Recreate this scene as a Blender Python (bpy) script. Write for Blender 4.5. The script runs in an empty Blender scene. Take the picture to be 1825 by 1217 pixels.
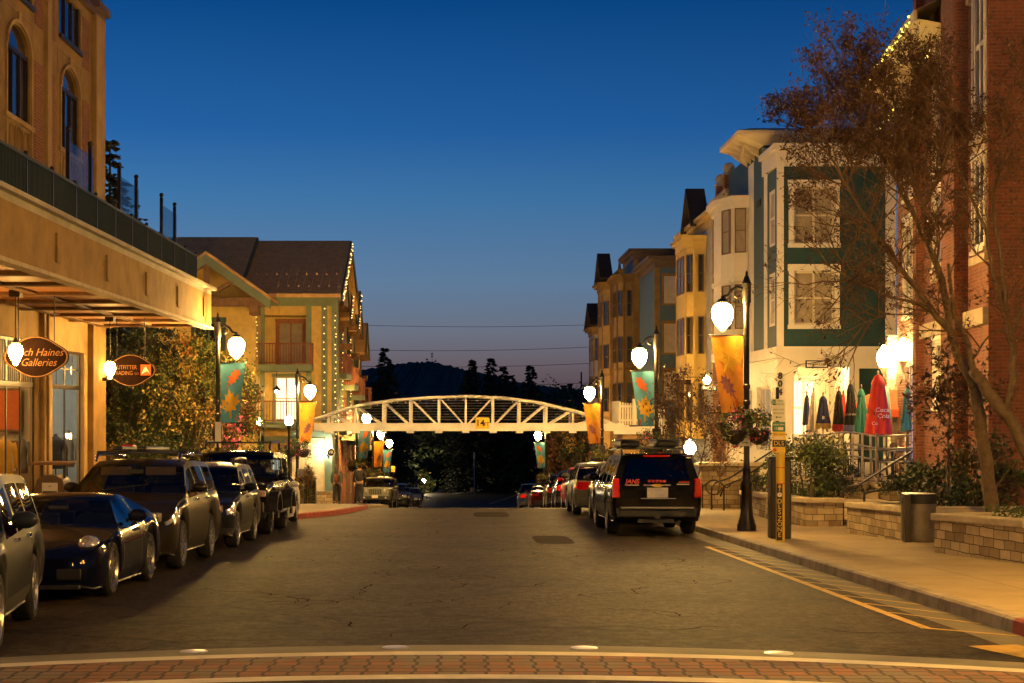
import bpy, math, random
import numpy as np
from mathutils import Vector, Matrix
random.seed(11)
rnd = random.uniform
SC = bpy.context.scene
COL = SC.collection
PI = math.pi
R = math.radians
# ---- photograph geometry: camera at the origin looking along +Y (street direction), 1 m units
F, CX, CY = 2900.0, 827.0, 734.0
def PX(x, Y): return (x - CX) * Y / F
def PZ(y, Y): return (CY - y) * Y / F
_sy = [-60, 52, 62, 135, 165, 200, 300, 600, 5000]
_sl = [-.028, -.028, -.061, -.061, -.028, -.021, -.016, .01, .01]
_gy = np.arange(-60, 700, .5)
_gz = np.concatenate([[0], np.cumsum(np.interp(_gy[:-1] + .25, _sy, _sl) * .5)])
_gz = _gz - np.interp(0, _gy, _gz) - 1.75
def G(Y): return float(np.interp(Y, _gy, _gz))
def slope(Y): return float(np.interp(Y, _sy, _sl))

# ------------------------------------------------------------------ mesh builder
class MB:
    def __init__(s):
        s.v = []; s.f = []; s.mi = []; s.m = 0; s.xf = None
    def add(s, vs, fs):
        b = len(s.v)
        if s.xf is not None: vs = [s.xf @ Vector(p) for p in vs]
        s.v.extend([tuple(p) for p in vs])
        for f in fs:
            s.f.append([b + i for i in f]); s.mi.append(s.m)
    def quad(s, a, b, c, d): s.add([a, b, c, d], [(0, 1, 2, 3)])
    def poly(s, pts): s.add(pts, [tuple(range(len(pts)))])
    def box(s, x0, x1, y0, y1, z0, z1):
        s.add([(x0,y0,z0),(x1,y0,z0),(x1,y1,z0),(x0,y1,z0),(x0,y0,z1),(x1,y0,z1),(x1,y1,z1),(x0,y1,z1)],
              [(0,3,2,1),(4,5,6,7),(0,1,5,4),(1,2,6,5),(2,3,7,6),(3,0,4,7)])
    def bar(s, p, q, w, h=None):
        p = Vector(p); q = Vector(q); h = h or w
        d = (q - p).normalized()
        up = Vector((0,0,1)) if abs(d.z) < .95 else Vector((0,1,0))
        a = d.cross(up).normalized() * (w/2); b = a.cross(d).normalized() * (h/2)
        vs = [p-a-b, p+a-b, p+a+b, p-a+b, q-a-b, q+a-b, q+a+b, q-a+b]
        s.add(vs, [(0,1,2,3),(7,6,5,4),(0,4,5,1),(1,5,6,2),(2,6,7,3),(3,7,4,0)])
    def tube(s, pts, r, n=6, cap=True):
        pts = [Vector(p) for p in pts]
        if not hasattr(r, '__len__'): r = [r] * len(pts)
        vs = []; fs = []; prev = None
        for i, p in enumerate(pts):
            d = (pts[min(i+1, len(pts)-1)] - pts[max(i-1, 0)])
            d = d.normalized() if d.length > 1e-9 else Vector((0,0,1))
            if prev is None:
                a = d.cross(Vector((0,0,1)) if abs(d.z) < .9 else Vector((1,0,0))).normalized()
            else:
                a = prev - d * prev.dot(d)
                a = a.normalized() if a.length > 1e-6 else d.orthogonal().normalized()
            prev = a; b = d.cross(a)
            for k in range(n):
                t = 2*PI*k/n
                vs.append(p + (a*math.cos(t) + b*math.sin(t)) * r[i])
        for i in range(len(pts)-1):
            for k in range(n):
                k2 = (k+1) % n
                fs.append((i*n+k, i*n+k2, (i+1)*n+k2, (i+1)*n+k))
        if cap and n > 2:
            fs.append(tuple(range(n-1, -1, -1))); fs.append(tuple((len(pts)-1)*n + k for k in range(n)))
        s.add(vs, fs)
    def lathe(s, prof, n=16, c=(0,0,0), sx=1, sy=1):
        vs = []; fs = []
        for (r, z) in prof:
            for k in range(n):
                t = 2*PI*k/n
                vs.append((c[0]+r*math.cos(t)*sx, c[1]+r*math.sin(t)*sy, c[2]+z))
        for i in range(len(prof)-1):
            for k in range(n):
                k2 = (k+1) % n
                fs.append((i*n+k, i*n+k2, (i+1)*n+k2, (i+1)*n+k))
        fs.append(tuple(range(n-1, -1, -1))); fs.append(tuple((len(prof)-1)*n+k for k in range(n)))
        s.add(vs, fs)
    def ball(s, c, rx, ry=None, rz=None, n=12, m=8):
        ry = ry or rx; rz = rz or rx
        prof = [(math.sin(PI*i/m), -math.cos(PI*i/m)) for i in range(m+1)]
        prof[0] = (.02, -1); prof[-1] = (.02, 1)
        vs = []; fs = []
        for (r, z) in prof:
            for k in range(n):
                t = 2*PI*k/n; vs.append((c[0]+r*rx*math.cos(t), c[1]+r*ry*math.sin(t), c[2]+z*rz))
        for i in range(m):
            for k in range(n):
                k2 = (k+1) % n; fs.append((i*n+k, i*n+k2, (i+1)*n+k2, (i+1)*n+k))
        fs.append(tuple(range(n-1, -1, -1))); fs.append(tuple(m*n+k for k in range(n)))
        s.add(vs, fs)
    def prism(s, pts, vec):
        n = len(pts); vec = Vector(vec); P = [Vector(p) for p in pts]
        vs = P + [p + vec for p in P]
        fs = [tuple(range(n-1, -1, -1)), tuple(range(n, 2*n))] + [(i, (i+1) % n, n+(i+1) % n, n+i) for i in range(n)]
        s.add(vs, fs)
    def build(s, name, mats, parent=None, smooth=False, bevel=0, sub=0, angle=None):
        me = bpy.data.meshes.new(name)
        off = wloc(parent)
        me.from_pydata([(p[0]-off[0], p[1]-off[1], p[2]-off[2]) for p in s.v], [], s.f)
        if not isinstance(mats, (list, tuple)): mats = [mats]
        for m in mats: me.materials.append(m)
        if len(mats) > 1: me.polygons.foreach_set('material_index', [min(i, len(mats)-1) for i in s.mi])
        if smooth: me.polygons.foreach_set('use_smooth', [True]*len(s.f))
        me.update()
        o = bpy.data.objects.new(name, me); COL.objects.link(o)
        if parent: o.parent = parent
        if angle:
            try: me.set_sharp_from_angle(angle=R(angle))
            except Exception: pass
        if bevel:
            b = o.modifiers.new('bevel', 'BEVEL'); b.width = bevel; b.segments = 2; b.limit_method = 'ANGLE'; b.angle_limit = R(40)
        if sub:
            b = o.modifiers.new('sub', 'SUBSURF'); b.levels = sub; b.render_levels = sub
        return o
def build_each(mb, name, mats, parent=None, **kw):
    """one object per separate piece of the builder"""
    par = list(range(len(mb.v)))
    def find(a):
        while par[a] != a: par[a] = par[par[a]]; a = par[a]
        return a
    for f in mb.f:
        for i in f[1:]: par[find(i)] = find(f[0])
    groups = {}
    for f, m in zip(mb.f, mb.mi): groups.setdefault(find(f[0]), []).append((f, m))
    for fl in groups.values():
        p = MB(); idx = sorted(set(i for f, _ in fl for i in f)); mp = {v: j for j, v in enumerate(idx)}
        p.v = [mb.v[i] for i in idx]; p.f = [[mp[i] for i in f] for f, _ in fl]; p.mi = [m for _, m in fl]
        p.build(name, mats, parent, **kw)
def wloc(o):
    x = Vector((0,0,0))
    while o is not None:
        x = x + Vector(o.location); o = o.parent
    return x
def tag(o, label=None, cat=None, group=None, kind=None):
    if label: o['label'] = label
    if cat: o['category'] = cat
    if group: o['group'] = group
    if kind: o['kind'] = kind
    return o
def thing(name, label, cat, loc=(0,0,0), group=None):
    o = bpy.data.objects.new(name, None); o.empty_display_size = .2
    COL.objects.link(o); o.location = loc
    return tag(o, label, cat, group)
def copy_tree(o, parent=None):
    c = o.copy(); COL.objects.link(c)
    c.parent = parent
    for ch in list(o.children): copy_tree(ch, c)
    return c
def place(o, loc, rz=0, ry=0, label=None):
    o.location = loc; o.rotation_euler = (0, ry, rz)
    if label: o['label'] = label
    return o
def rebase(o, loc):
    """give a one-mesh thing its origin at loc"""
    loc = Vector(loc); o.data.transform(Matrix.Translation(-loc)); o.location = loc
    return o

# ------------------------------------------------------------------ materials
MATS = {}
def newmat(name):
    m = bpy.data.materials.new(name); m.use_nodes = True
    nt = m.node_tree; nt.nodes.clear()
    out = nt.nodes.new('ShaderNodeOutputMaterial')
    return m, nt, out
def nd(nt, t, **kw):
    n = nt.nodes.new(t)
    for k, v in kw.items(): setattr(n, k, v)
    return n
def pset(b, **kw):
    for k, v in kw.items():
        k = {'rough':'Roughness','metal':'Metallic','spec':'Specular IOR Level','coat':'Coat Weight','trans':'Transmission Weight','coatr':'Coat Roughness','sss':'Subsurface Weight'}.get(k, k)
        if k in b.inputs: b.inputs[k].default_value = v
def mul(c, f): return (min(c[0]*f, 1), min(c[1]*f, 1), min(c[2]*f, 1), 1)
def mixrgb(nt, fac, a, b, mode='MIX'):
    n = nd(nt, 'ShaderNodeMix', data_type='RGBA', blend_type=mode)
    for sock, val in ((n.inputs[0], fac), (n.inputs[6], a), (n.inputs[7], b)):
        if hasattr(val, 'is_linked'): nt.links.new(val, sock)
        else: sock.default_value = val
    return n.outputs[2]
def math_(nt, op, a, b=None):
    n = nd(nt, 'ShaderNodeMath', operation=op)
    for i, val in enumerate((a, b)):
        if val is None: continue
        if hasattr(val, 'is_linked'): nt.links.new(val, n.inputs[i])
        else: n.inputs[i].default_value = val
    return n.outputs[0]
def ramp(nt, fac, stops):
    n = nd(nt, 'ShaderNodeValToRGB'); e = n.color_ramp.elements
    while len(e) < len(stops): e.new(.5)
    for el, (p, c) in zip(e, stops):
        el.position = p; el.color = c if hasattr(c, '__len__') else (c, c, c, 1)
    nt.links.new(fac, n.inputs[0]); return n.outputs[0]
def noise_(nt, vec, scale, detail=4, rough=.6):
    n = nd(nt, 'ShaderNodeTexNoise'); n.inputs['Scale'].default_value = scale; n.inputs['Detail'].default_value = detail; n.inputs['Roughness'].default_value = rough
    nt.links.new(vec, n.inputs['Vector']); return n.outputs[0]
def bump_(nt, b, h, strength=.3, dist=.01):
    n = nd(nt, 'ShaderNodeBump'); n.inputs['Strength'].default_value = strength; n.inputs['Distance'].default_value = dist
    nt.links.new(h, n.inputs['Height']); nt.links.new(n.outputs[0], b.inputs['Normal'])
def base_(name):
    m, nt, out = newmat(name)
    b = nd(nt, 'ShaderNodeBsdfPrincipled'); nt.links.new(b.outputs[0], out.inputs[0])
    tc = nd(nt, 'ShaderNodeTexCoord')
    return m, nt, b, tc.outputs['Object']
def Mt(name, col, rough=.6, metal=0, var=.2, scale=2.5, bump=.0, bscale=60, **kw):
    if name in MATS: return MATS[name]
    m, nt, b, co = base_(name)
    n = noise_(nt, co, scale, 5)
    c = mixrgb(nt, ramp(nt, n, [(.3, 0.), (.7, 1.)]), mul(col, 1-var), mul(col, 1+var))
    nt.links.new(c, b.inputs['Base Color'])
    pset(b, rough=rough, metal=metal, **kw)
    if bump: bump_(nt, b, noise_(nt, co, bscale, 3), bump, .01)
    MATS[name] = m; return m
def Em(name, col, strength, sample=True):
    if name in MATS: return MATS[name]
    m, nt, out = newmat(name)
    e = nd(nt, 'ShaderNodeEmission'); e.inputs[0].default_value = (*col, 1); e.inputs[1].default_value = strength
    nt.links.new(e.outputs[0], out.inputs[0])
    if not sample: m.cycles.emission_sampling = 'NONE'
    MATS[name] = m; return m
def xy_z(nt, co):
    s = nd(nt, 'ShaderNodeSeparateXYZ'); nt.links.new(co, s.inputs[0])
    u = math_(nt, 'ADD', s.outputs[0], s.outputs[1])
    return u, s.outputs[2], s
def brickmat(name, c1, c2, mortar, w=.22, h=.075, ms=.012, warp=0, rough=.85, flat=False, offset=.5, blotch=None):
    m, nt, b, co = base_(name)
    u, z, s = xy_z(nt, co)
    cb = nd(nt, 'ShaderNodeCombineXYZ')
    if flat: nt.links.new(s.outputs[0], cb.inputs[0]); nt.links.new(s.outputs[1], cb.inputs[1])
    else: nt.links.new(u, cb.inputs[0]); nt.links.new(z, cb.inputs[1])
    vec = cb.outputs[0]
    if warp:
        nz = nd(nt, 'ShaderNodeTexNoise'); nz.inputs['Scale'].default_value = 2.2; nt.links.new(co, nz.inputs['Vector'])
        va = nd(nt, 'ShaderNodeVectorMath', operation='MULTIPLY_ADD'); nt.links.new(nz.outputs[1], va.inputs[0]); va.inputs[1].default_value = (warp,)*3; nt.links.new(vec, va.inputs[2])
        vec = va.outputs[0]
    t = nd(nt, 'ShaderNodeTexBrick'); t.offset = offset; t.squash = 1.4 if warp else 1; t.squash_frequency = 3
    t.inputs['Scale'].default_value = 1; t.inputs['Brick Width'].default_value = w; t.inputs['Row Height'].default_value = h; t.inputs['Mortar Size'].default_value = ms
    t.inputs['Mortar Smooth'].default_value = .3; t.inputs['Color1'].default_value = (*c1, 1); t.inputs['Color2'].default_value = (*c2, 1); t.inputs['Mortar'].default_value = (*mortar, 1)
    nt.links.new(vec, t.inputs['Vector'])
    n = noise_(nt, co, 5, 6, .7)
    c = mixrgb(nt, 1., t.outputs[0], ramp(nt, n, [(.25, .62), (.75, 1.)]), 'MULTIPLY')
    if blotch:
        bl = math_(nt, 'MULTIPLY', ramp(nt, noise_(nt, co, 1.3, 2), [(.50, 0.), (.56, .75)]), math_(nt, 'SUBTRACT', 1., t.outputs[1])); c = mixrgb(nt, bl, c, (*blotch, 1))
    nt.links.new(c, b.inputs['Base Color']); pset(b, rough=rough)
    h_ = math_(nt, 'SUBTRACT', math_(nt, 'MULTIPLY', n, .6), t.outputs[1])
    bump_(nt, b, h_, .7, .012)
    MATS[name] = m; return m
def linemat(name, col, pitch=.15, axis='z', rough=.6, var=.18, depth=.5, gap=.1):
    """lap siding (axis z), boards and battens or seams (axis u)"""
    m, nt, b, co = base_(name)
    u, z, s = xy_z(nt, co)
    a = {'z': z, 'u': u, 'x': s.outputs[0]}[axis]
    fr = math_(nt, 'FRACT', math_(nt, 'MULTIPLY', a, 1/pitch))
    n = noise_(nt, co, 3, 5)
    c = mixrgb(nt, ramp(nt, n, [(.3, 0.), (.7, 1.)]), mul(col, 1-var), mul(col, 1+var))
    nt.links.new(c, b.inputs['Base Color']); pset(b, rough=rough)
    if axis == 'z': h_ = math_(nt, 'SUBTRACT', 1., fr)
    else: h_ = ramp(nt, fr, [(0., 1.), (gap, 1.), (gap+.03, 0.), (.97, 0.), (1., 1.)])
    bump_(nt, b, h_, depth, .02)
    MATS[name] = m; return m
# ------------------------------------------------------------------ shared materials
m_stucco = Mt('tan_stucco', (.25,.150,.045), .9, var=.3, scale=1.5, bump=.25, bscale=90)
m_stucco_lt = Mt('pale_stucco', (.34,.22,.085), .9, var=.22, scale=1.5, bump=.2, bscale=90)
m_brick = brickmat('red_brick', (.30,.085,.04), (.20,.06,.032), (.24,.15,.10), .22, .075, .010)
m_brick2 = brickmat('orange_brick', (.27,.075,.022), (.17,.05,.018), (.34,.21,.10), .22, .075, .010)
def ashlar(name, c1, c2, mortar, sc=4.3):
    m, nt, b, co = base_(name); u, z, q = xy_z(nt, co)
    nz = nd(nt, 'ShaderNodeTexNoise'); nz.inputs['Scale'].default_value = 6; nt.links.new(co, nz.inputs['Vector'])
    cb = nd(nt, 'ShaderNodeCombineXYZ'); nt.links.new(math_(nt, 'MULTIPLY', u, 1.0), cb.inputs[0]); nt.links.new(math_(nt, 'MULTIPLY', z, 1.15), cb.inputs[1])
    va = nd(nt, 'ShaderNodeVectorMath', operation='MULTIPLY_ADD'); nt.links.new(nz.outputs[1], va.inputs[0]); va.inputs[1].default_value = (.05,)*3; nt.links.new(cb.outputs[0], va.inputs[2])
    a = nd(nt, 'ShaderNodeTexVoronoi', voronoi_dimensions='2D', feature='DISTANCE_TO_EDGE'); a.inputs['Scale'].default_value = sc; a.inputs['Randomness'].default_value = .72; nt.links.new(va.outputs[0], a.inputs['Vector'])
    v = nd(nt, 'ShaderNodeTexVoronoi', voronoi_dimensions='2D'); v.inputs['Scale'].default_value = sc; v.inputs['Randomness'].default_value = .72; nt.links.new(va.outputs[0], v.inputs['Vector'])
    sp = nd(nt, 'ShaderNodeSeparateColor'); nt.links.new(v.outputs['Color'], sp.inputs[0])
    n = noise_(nt, co, 9, 6, .7)
    c = mixrgb(nt, sp.outputs[0], (*c1, 1), (*c2, 1)); c = mixrgb(nt, 1., c, ramp(nt, n, [(.2, .55), (.8, 1.)]), 'MULTIPLY')
    e = ramp(nt, a.outputs['Distance'], [(.0, 0.), (.03, .15), (.09, 1.)])
    c = mixrgb(nt, e, (*mortar, 1), c); nt.links.new(c, b.inputs['Base Color']); pset(b, rough=.9)
    bump_(nt, b, math_(nt, 'ADD', e, math_(nt, 'MULTIPLY', n, .5)), .9, .03)
    MATS[name] = m; return m
m_lime = brickmat('limestone_blocks', (.62,.48,.28), (.26,.185,.10), (.10,.07,.04), .27, .15, .009, warp=.05, rough=.9, offset=.41)
m_limecap = Mt('limestone_cap', (.42,.34,.22), .85, var=.2, scale=4, bump=.3, bscale=40)
m_dark = Mt('black_painted_metal', (.014,.013,.012), .38, .3, var=.3, scale=8, coat=.2)
m_iron = Mt('dark_bronze_metal', (.03,.024,.02), .42, .5, var=.3, scale=8)
m_steel = Mt('brushed_steel', (.42,.40,.37), .32, .9, var=.15, scale=6)
m_white = Mt('white_paint', (.62,.56,.46), .55, var=.07, scale=2, bump=.05)
m_cream = Mt('cream_paint', (.54,.46,.32), .6, var=.08, scale=2, bump=.05)
m_yellowp = Mt('ochre_paint', (.58,.40,.11), .65, var=.1, scale=2)
m_yellowside = linemat('ochre_lap_siding', (.60,.41,.10), .16, 'z', depth=.5)
m_batten = linemat('ochre_board_and_batten', (.58,.38,.09), .30, 'u', depth=.8)
m_creambat = linemat('cream_board_and_batten', (.60,.52,.34), .30, 'u', depth=.8)
m_sage = Mt('sage_green_trim', (.16,.20,.12), .6, var=.12, scale=3)
m_sagedk = Mt('dark_green_trim', (.05,.075,.05), .6, var=.12, scale=3)
m_timber = Mt('rough_brown_timber', (.19,.10,.042), .8, var=.35, scale=5, bump=.4, bscale=30)
m_redwood = Mt('red_stained_wood', (.26,.085,.035), .65, var=.25, scale=6)
m_teal = linemat('dark_teal_siding', (.006,.040,.040), .14, 'z', depth=.4)
m_teal2 = Mt('dark_green_panel', (.012,.06,.045), .6)
m_blue = linemat('slate_blue_siding', (.07,.14,.19), .14, 'z', depth=.4)
m_grayside = linemat('grey_lap_siding', (.28,.29,.33), .14, 'z', depth=.5)
m_brownpan = Mt('brown_shutter', (.15,.095,.045), .6)
m_roof = linemat('brown_standing_seam_roof', (.62,.36,.13), .42, 'x', rough=.75, depth=.9, gap=.08)
m_shingle = brickmat('dark_shingles', (.06,.045,.035), (.04,.03,.025), (.02,.016,.013), .3, .14, .006)
m_soffit = linemat('varnished_wood_soffit', (.55,.26,.09), .12, 'u', rough=.5, depth=.4)
m_pane = Mt('dark_window_pane', (.012,.014,.018), .04, 0, var=.1, spec=.9, coat=.6)
m_blind = linemat('pale_window_blind', (.27,.22,.15), .05, 'z', rough=.4, depth=.15)
m_blindlt = linemat('blind_painted_lamplit', (.52,.45,.33), .05, 'z', rough=.4, depth=.15)  # brighter copy of the window blind with street-lamp light painted into its colour
m_greenrail = Mt('dark_green_rail', (.010,.026,.018), .5, .2, var=.3, scale=8)
m_litpane = Em('lit_window', (1., .72, .36), 2.2)
m_dimpane = Em('softly_lit_window', (1., .66, .32), .35, False)
m_globe = Em('lamp_globe_light', (1., .565, .15), 540)
def globe_fall(m, zc, w_, peak, low):
    """frosted globe with its bulb in the middle: dimmer towards cap and tip"""
    nt = m.node_tree; e = [n for n in nt.nodes if n.type == 'EMISSION'][0]; tc = nd(nt, 'ShaderNodeTexCoord'); s = nd(nt, 'ShaderNodeSeparateXYZ'); nt.links.new(tc.outputs['Object'], s.inputs[0])
    q = math_(nt, 'DIVIDE', math_(nt, 'SUBTRACT', s.outputs[2], zc), w_); g = math_(nt, 'POWER', 2.718, math_(nt, 'MULTIPLY', math_(nt, 'MULTIPLY', q, q), -1.))
    nt.links.new(math_(nt, 'ADD', math_(nt, 'MULTIPLY', g, peak), low), e.inputs[1])
globe_fall(m_globe, 4.72, .14, 1750, 1.2)
m_globe2 = Em('pendant_globe_light', (1., .51, .12), 130)
m_sodium = Em('sodium_globe_light', (1., .50, .06), 2100)
m_globe3 = Em('post_globe_light', (1., .66, .22), 200)
m_fairy = Em('fairy_light', (1., .58, .18), 5, False)
m_fairyy = Em('yellow_fairy_light', (1., .78, .10), 3.5, False)
m_rubber = Mt('tyre_rubber', (.012,.011,.010), .85, var=.2, scale=10)
m_alloy = Mt('alloy_wheel', (.42,.41,.40), .28, .9, var=.1)
m_alloyd = Mt('dark_alloy_wheel', (.05,.05,.05), .35, .7, var=.1)
m_plastic = Mt('black_plastic', (.012,.012,.012), .55, var=.2)
def tintglass(name, tint, fac):
    m, nt, out = newmat(name); t = nd(nt, 'ShaderNodeBsdfTransparent'); t.inputs[0].default_value = (*tint, 1); g = nd(nt, 'ShaderNodeBsdfGlossy'); g.inputs['Roughness'].default_value = .015
    mx = nd(nt, 'ShaderNodeMixShader'); mx.inputs[0].default_value = fac
    nt.links.new(t.outputs[0], mx.inputs[1]); nt.links.new(g.outputs[0], mx.inputs[2]); nt.links.new(mx.outputs[0], out.inputs[0]); MATS[name] = m; return m
m_carglass = tintglass('tinted_car_glass', (.42,.44,.44), .10)
m_sideglass = tintglass('dark_side_glass', (.16,.17,.18), .30)
m_rearglass = tintglass('dark_rear_glass', (.07,.07,.07), .09)
m_seat = Mt('car_seat_fabric', (.05,.045,.04), .9, var=.2)
m_chrome = Mt('chrome', (.65,.63,.6), .12, 1., var=.05)
m_headl = Mt('headlight_glass', (.62,.58,.52), .12, .5, var=.5, scale=26, coat=1.)
m_taill = Mt('red_tail_light', (.42,.002,.002), .3, 0, var=.3, scale=20, spec=.1)
m_plate = Mt('number_plate', (.6,.55,.5), .5, var=.12, scale=18)
m_concrete = Mt('pale_concrete', (.34,.30,.25), .85, var=.2, scale=1.2, bump=.25, bscale=70)
m_redcurb = Mt('red_painted_curb', (.26,.03,.02), .75, var=.4, scale=5)
m_yelpaint = Mt('worn_yellow_paint', (.36,.22,.03), .7, var=.3, scale=6)
m_whpaint = Mt('worn_white_paint', (.55,.5,.44), .7, var=.25, scale=5)
m_bark = Mt('grey_brown_bark', (.10,.068,.04), .9, var=.4, scale=9, bump=.8, bscale=25)
m_bark2 = Mt('dark_bark', (.045,.032,.022), .9, var=.4, scale=9, bump=.5, bscale=25)
m_twig = Mt('brown_twig', (.10,.055,.028), .85, var=.3)
def leafmat(name, c, var=.35): return Mt(name, c, .55, var=var, scale=3)
m_leafd = leafmat('dark_green_leaf', (.022,.036,.012)); m_leafm = leafmat('mid_green_leaf', (.05,.075,.016)); m_leaft = leafmat('yellow_green_leaf', (.15,.16,.025))
m_leafo = leafmat('orange_leaf', (.24,.10,.015)); m_leafy = leafmat('golden_leaf', (.28,.19,.03)); m_leafp = leafmat('dark_purple_brown_leaf', (.055,.024,.016)); m_leafb = leafmat('brown_leaf', (.085,.04,.016))
m_needle = leafmat('dark_spruce_needle', (.011,.018,.010)); m_needle2 = leafmat('spruce_needle', (.020,.026,.012))
m_silver = leafmat('silvery_leaf', (.10,.13,.09))
m_fl_p = leafmat('magenta_petal', (.42,.05,.16)); m_fl_y = leafmat('yellow_petal', (.5,.34,.03)); m_fl_r = leafmat('red_petal', (.4,.03,.03)); m_fl_w = leafmat('white_petal', (.6,.55,.5))
m_tealcl = Mt('teal_banner_cloth', (.07,.27,.40), .8, var=.12, scale=3)
m_orcl = Mt('orange_banner_cloth', (.66,.27,.03), .8, var=.2, scale=3)
m_lf_y = Mt('golden_leaf_print', (.62,.36,.02), .8, var=.12, scale=4); m_lf_o = Mt('orange_leaf_print', (.60,.13,.02), .8, var=.12, scale=4); m_lf_p = Mt('purple_leaf_print', (.24,.09,.10), .8, var=.2, scale=4)
m_black = Mt('flat_black', (.008,.008,.008), .7); m_blacktxt = Mt('black_lettering', (.012,.011,.01), .6); m_whtxt = Mt('white_lettering', (.72,.7,.66), .6); m_goldtxt = Mt('gilt_lettering', (.22,.11,.05), .7, spec=.1)
m_redtxt = Mt('red_lettering', (.6,.05,.03), .5)
m_signy = Mt('yellow_sign_face', (.72,.47,.02), .5, var=.05); m_signg = Mt('green_sign_face', (.01,.16,.07), .5); m_signw = Mt('white_sign_face', (.66,.62,.54), .5, var=.05); m_signbr = Mt('brown_sign_board', (.014,.006,.004), .9, var=.25, scale=8, spec=.1)
m_bridge = Mt('cream_bridge_paint', (.62,.59,.54), .5, var=.1, scale=2)

# ------------------------------------------------------------------ helpers on top of MB
def wall(mb, axis, c, u0, u1, z0, z1, ops, sgn, depth=.14):
    """wall face at plane c (axis x: normal along X, u = Y; axis y: normal along Y, u = X) with recessed openings"""
    def P(u, z, d=0): return (c - sgn*d, u, z) if axis == 'x' else (u, c - sgn*d, z)
    us = sorted(set([u0, u1] + [o[0] for o in ops] + [o[1] for o in ops])); us = [u for u in us if u0 <= u <= u1]
    zs = sorted(set([z0, z1] + [o[2] for o in ops] + [o[3] for o in ops])); zs = [z for z in zs if z0 <= z <= z1]
    for a, b in zip(us, us[1:]):
        for e, f in zip(zs, zs[1:]):
            um, zm = (a+b)/2, (e+f)/2
            if any(o[0] < um < o[1] and o[2] < zm < o[3] for o in ops): continue
            mb.quad(P(a,e), P(b,e), P(b,f), P(a,f))
    for (a, b, e, f) in [o[:4] for o in ops]:
        mb.quad(P(a,e), P(b,e), P(b,e,depth), P(a,e,depth)); mb.quad(P(a,f), P(b,f), P(b,f,depth), P(a,f,depth))
        mb.quad(P(a,e), P(a,f), P(a,f,depth), P(a,e,depth)); mb.quad(P(b,e), P(b,f), P(b,f,depth), P(b,e,depth))
def ubox(mb, axis, c, u0, u1, z0, z1, d0, d1, sgn):
    """box on a wall plane from d0 to d1 in front of it (negative = behind)"""
    a, b = sorted((c + sgn*d0, c + sgn*d1))
    if axis == 'x': mb.box(a, b, u0, u1, z0, z1)
    else: mb.box(u0, u1, a, b, z0, z1)
def window(parent, axis, c, u0, u1, z0, z1, sgn, depth=.12, fm=None, pm=None, fw=.06, nx=1, nz=2, trim=0, tm=None, xf=None, sill=False):
    fm = fm or m_white; pm = pm or m_pane
    f = MB(); f.xf = xf
    d0, d1 = -depth+.002, -depth+.06
    ubox(f, axis, c, u0, u0+fw, z0, z1, d0, d1, sgn); ubox(f, axis, c, u1-fw, u1, z0, z1, d0, d1, sgn)
    ubox(f, axis, c, u0+fw, u1-fw, z0, z0+fw, d0, d1, sgn); ubox(f, axis, c, u0+fw, u1-fw, z1-fw, z1, d0, d1, sgn)
    for i in range(1, nx):
        u = u0 + (u1-u0)*i/nx; ubox(f, axis, c, u-fw/2, u+fw/2, z0+fw, z1-fw, d0, d1-.004, sgn)
    for i in range(1, nz):
        z = z0 + (z1-z0)*i/nz; ubox(f, axis, c, u0+fw, u1-fw, z-fw*.4, z+fw*.4, d0, d1-.008, sgn)
    if trim:
        f.m = 1
        t = trim
        ubox(f, axis, c, u0-t, u0, z0, z1, -.01, .05, sgn); ubox(f, axis, c, u1, u1+t, z0, z1, -.01, .05, sgn)
        ubox(f, axis, c, u0-t-.03, u1+t+.03, z1, z1+t*1.3, -.01, .07, sgn); ubox(f, axis, c, u0-t-.03, u1+t+.03, z0-t*.8, z0, -.01, .09, sgn)
    o = f.build('window', [fm, tm or fm], parent)
    p = MB(); p.xf = xf
    ubox(p, axis, c, u0+.01, u1-.01, z0+.01, z1-.01, -depth-.02, -depth+.012, sgn)
    p.build('pane', pm, o)
    return o
def leaf(mb, c, s, dr=None, asp=.5):
    a = Vector((random.gauss(0,1), random.gauss(0,1), random.gauss(0,1))).normalized() if dr is None else dr
    b = a.orthogonal().normalized(); t = rnd(0, 2*PI); b = b*math.cos(t) + a.cross(b)*math.sin(t)
    c = Vector(c); l = s*rnd(.7,1.3)
    n = a.cross(b)
    mb.add([c - a*l*.5, c + b*l*asp*.5 + n*l*.08, c + a*l*.5, c - b*l*asp*.5 + n*l*.08], [(0,1,2,3)])
def leaves(mb, c, r, n, s, mats=(0,), k=14, spread=.33, shell=.55, weights=None, asp=.5):
    c = Vector(c); cl = []
    for i in range(k):
        d = Vector((random.gauss(0,1), random.gauss(0,1), random.gauss(0,1))).normalized() * (rnd(shell**3, 1)**(1/3))
        cl.append((d, random.choices(mats, weights)[0], rnd(.6, 1.25)))
    for i in range(n):
        d, m, q = random.choice(cl)
        p = d + Vector((random.gauss(0,1), random.gauss(0,1), random.gauss(0,1))) * spread * q * .6
        mb.m = m if random.random() < .72 else random.choices(mats, weights)[0]
        leaf(mb, (c[0]+p[0]*r[0], c[1]+p[1]*r[1], c[2]+p[2]*r[2]), s, asp=asp)
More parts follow.
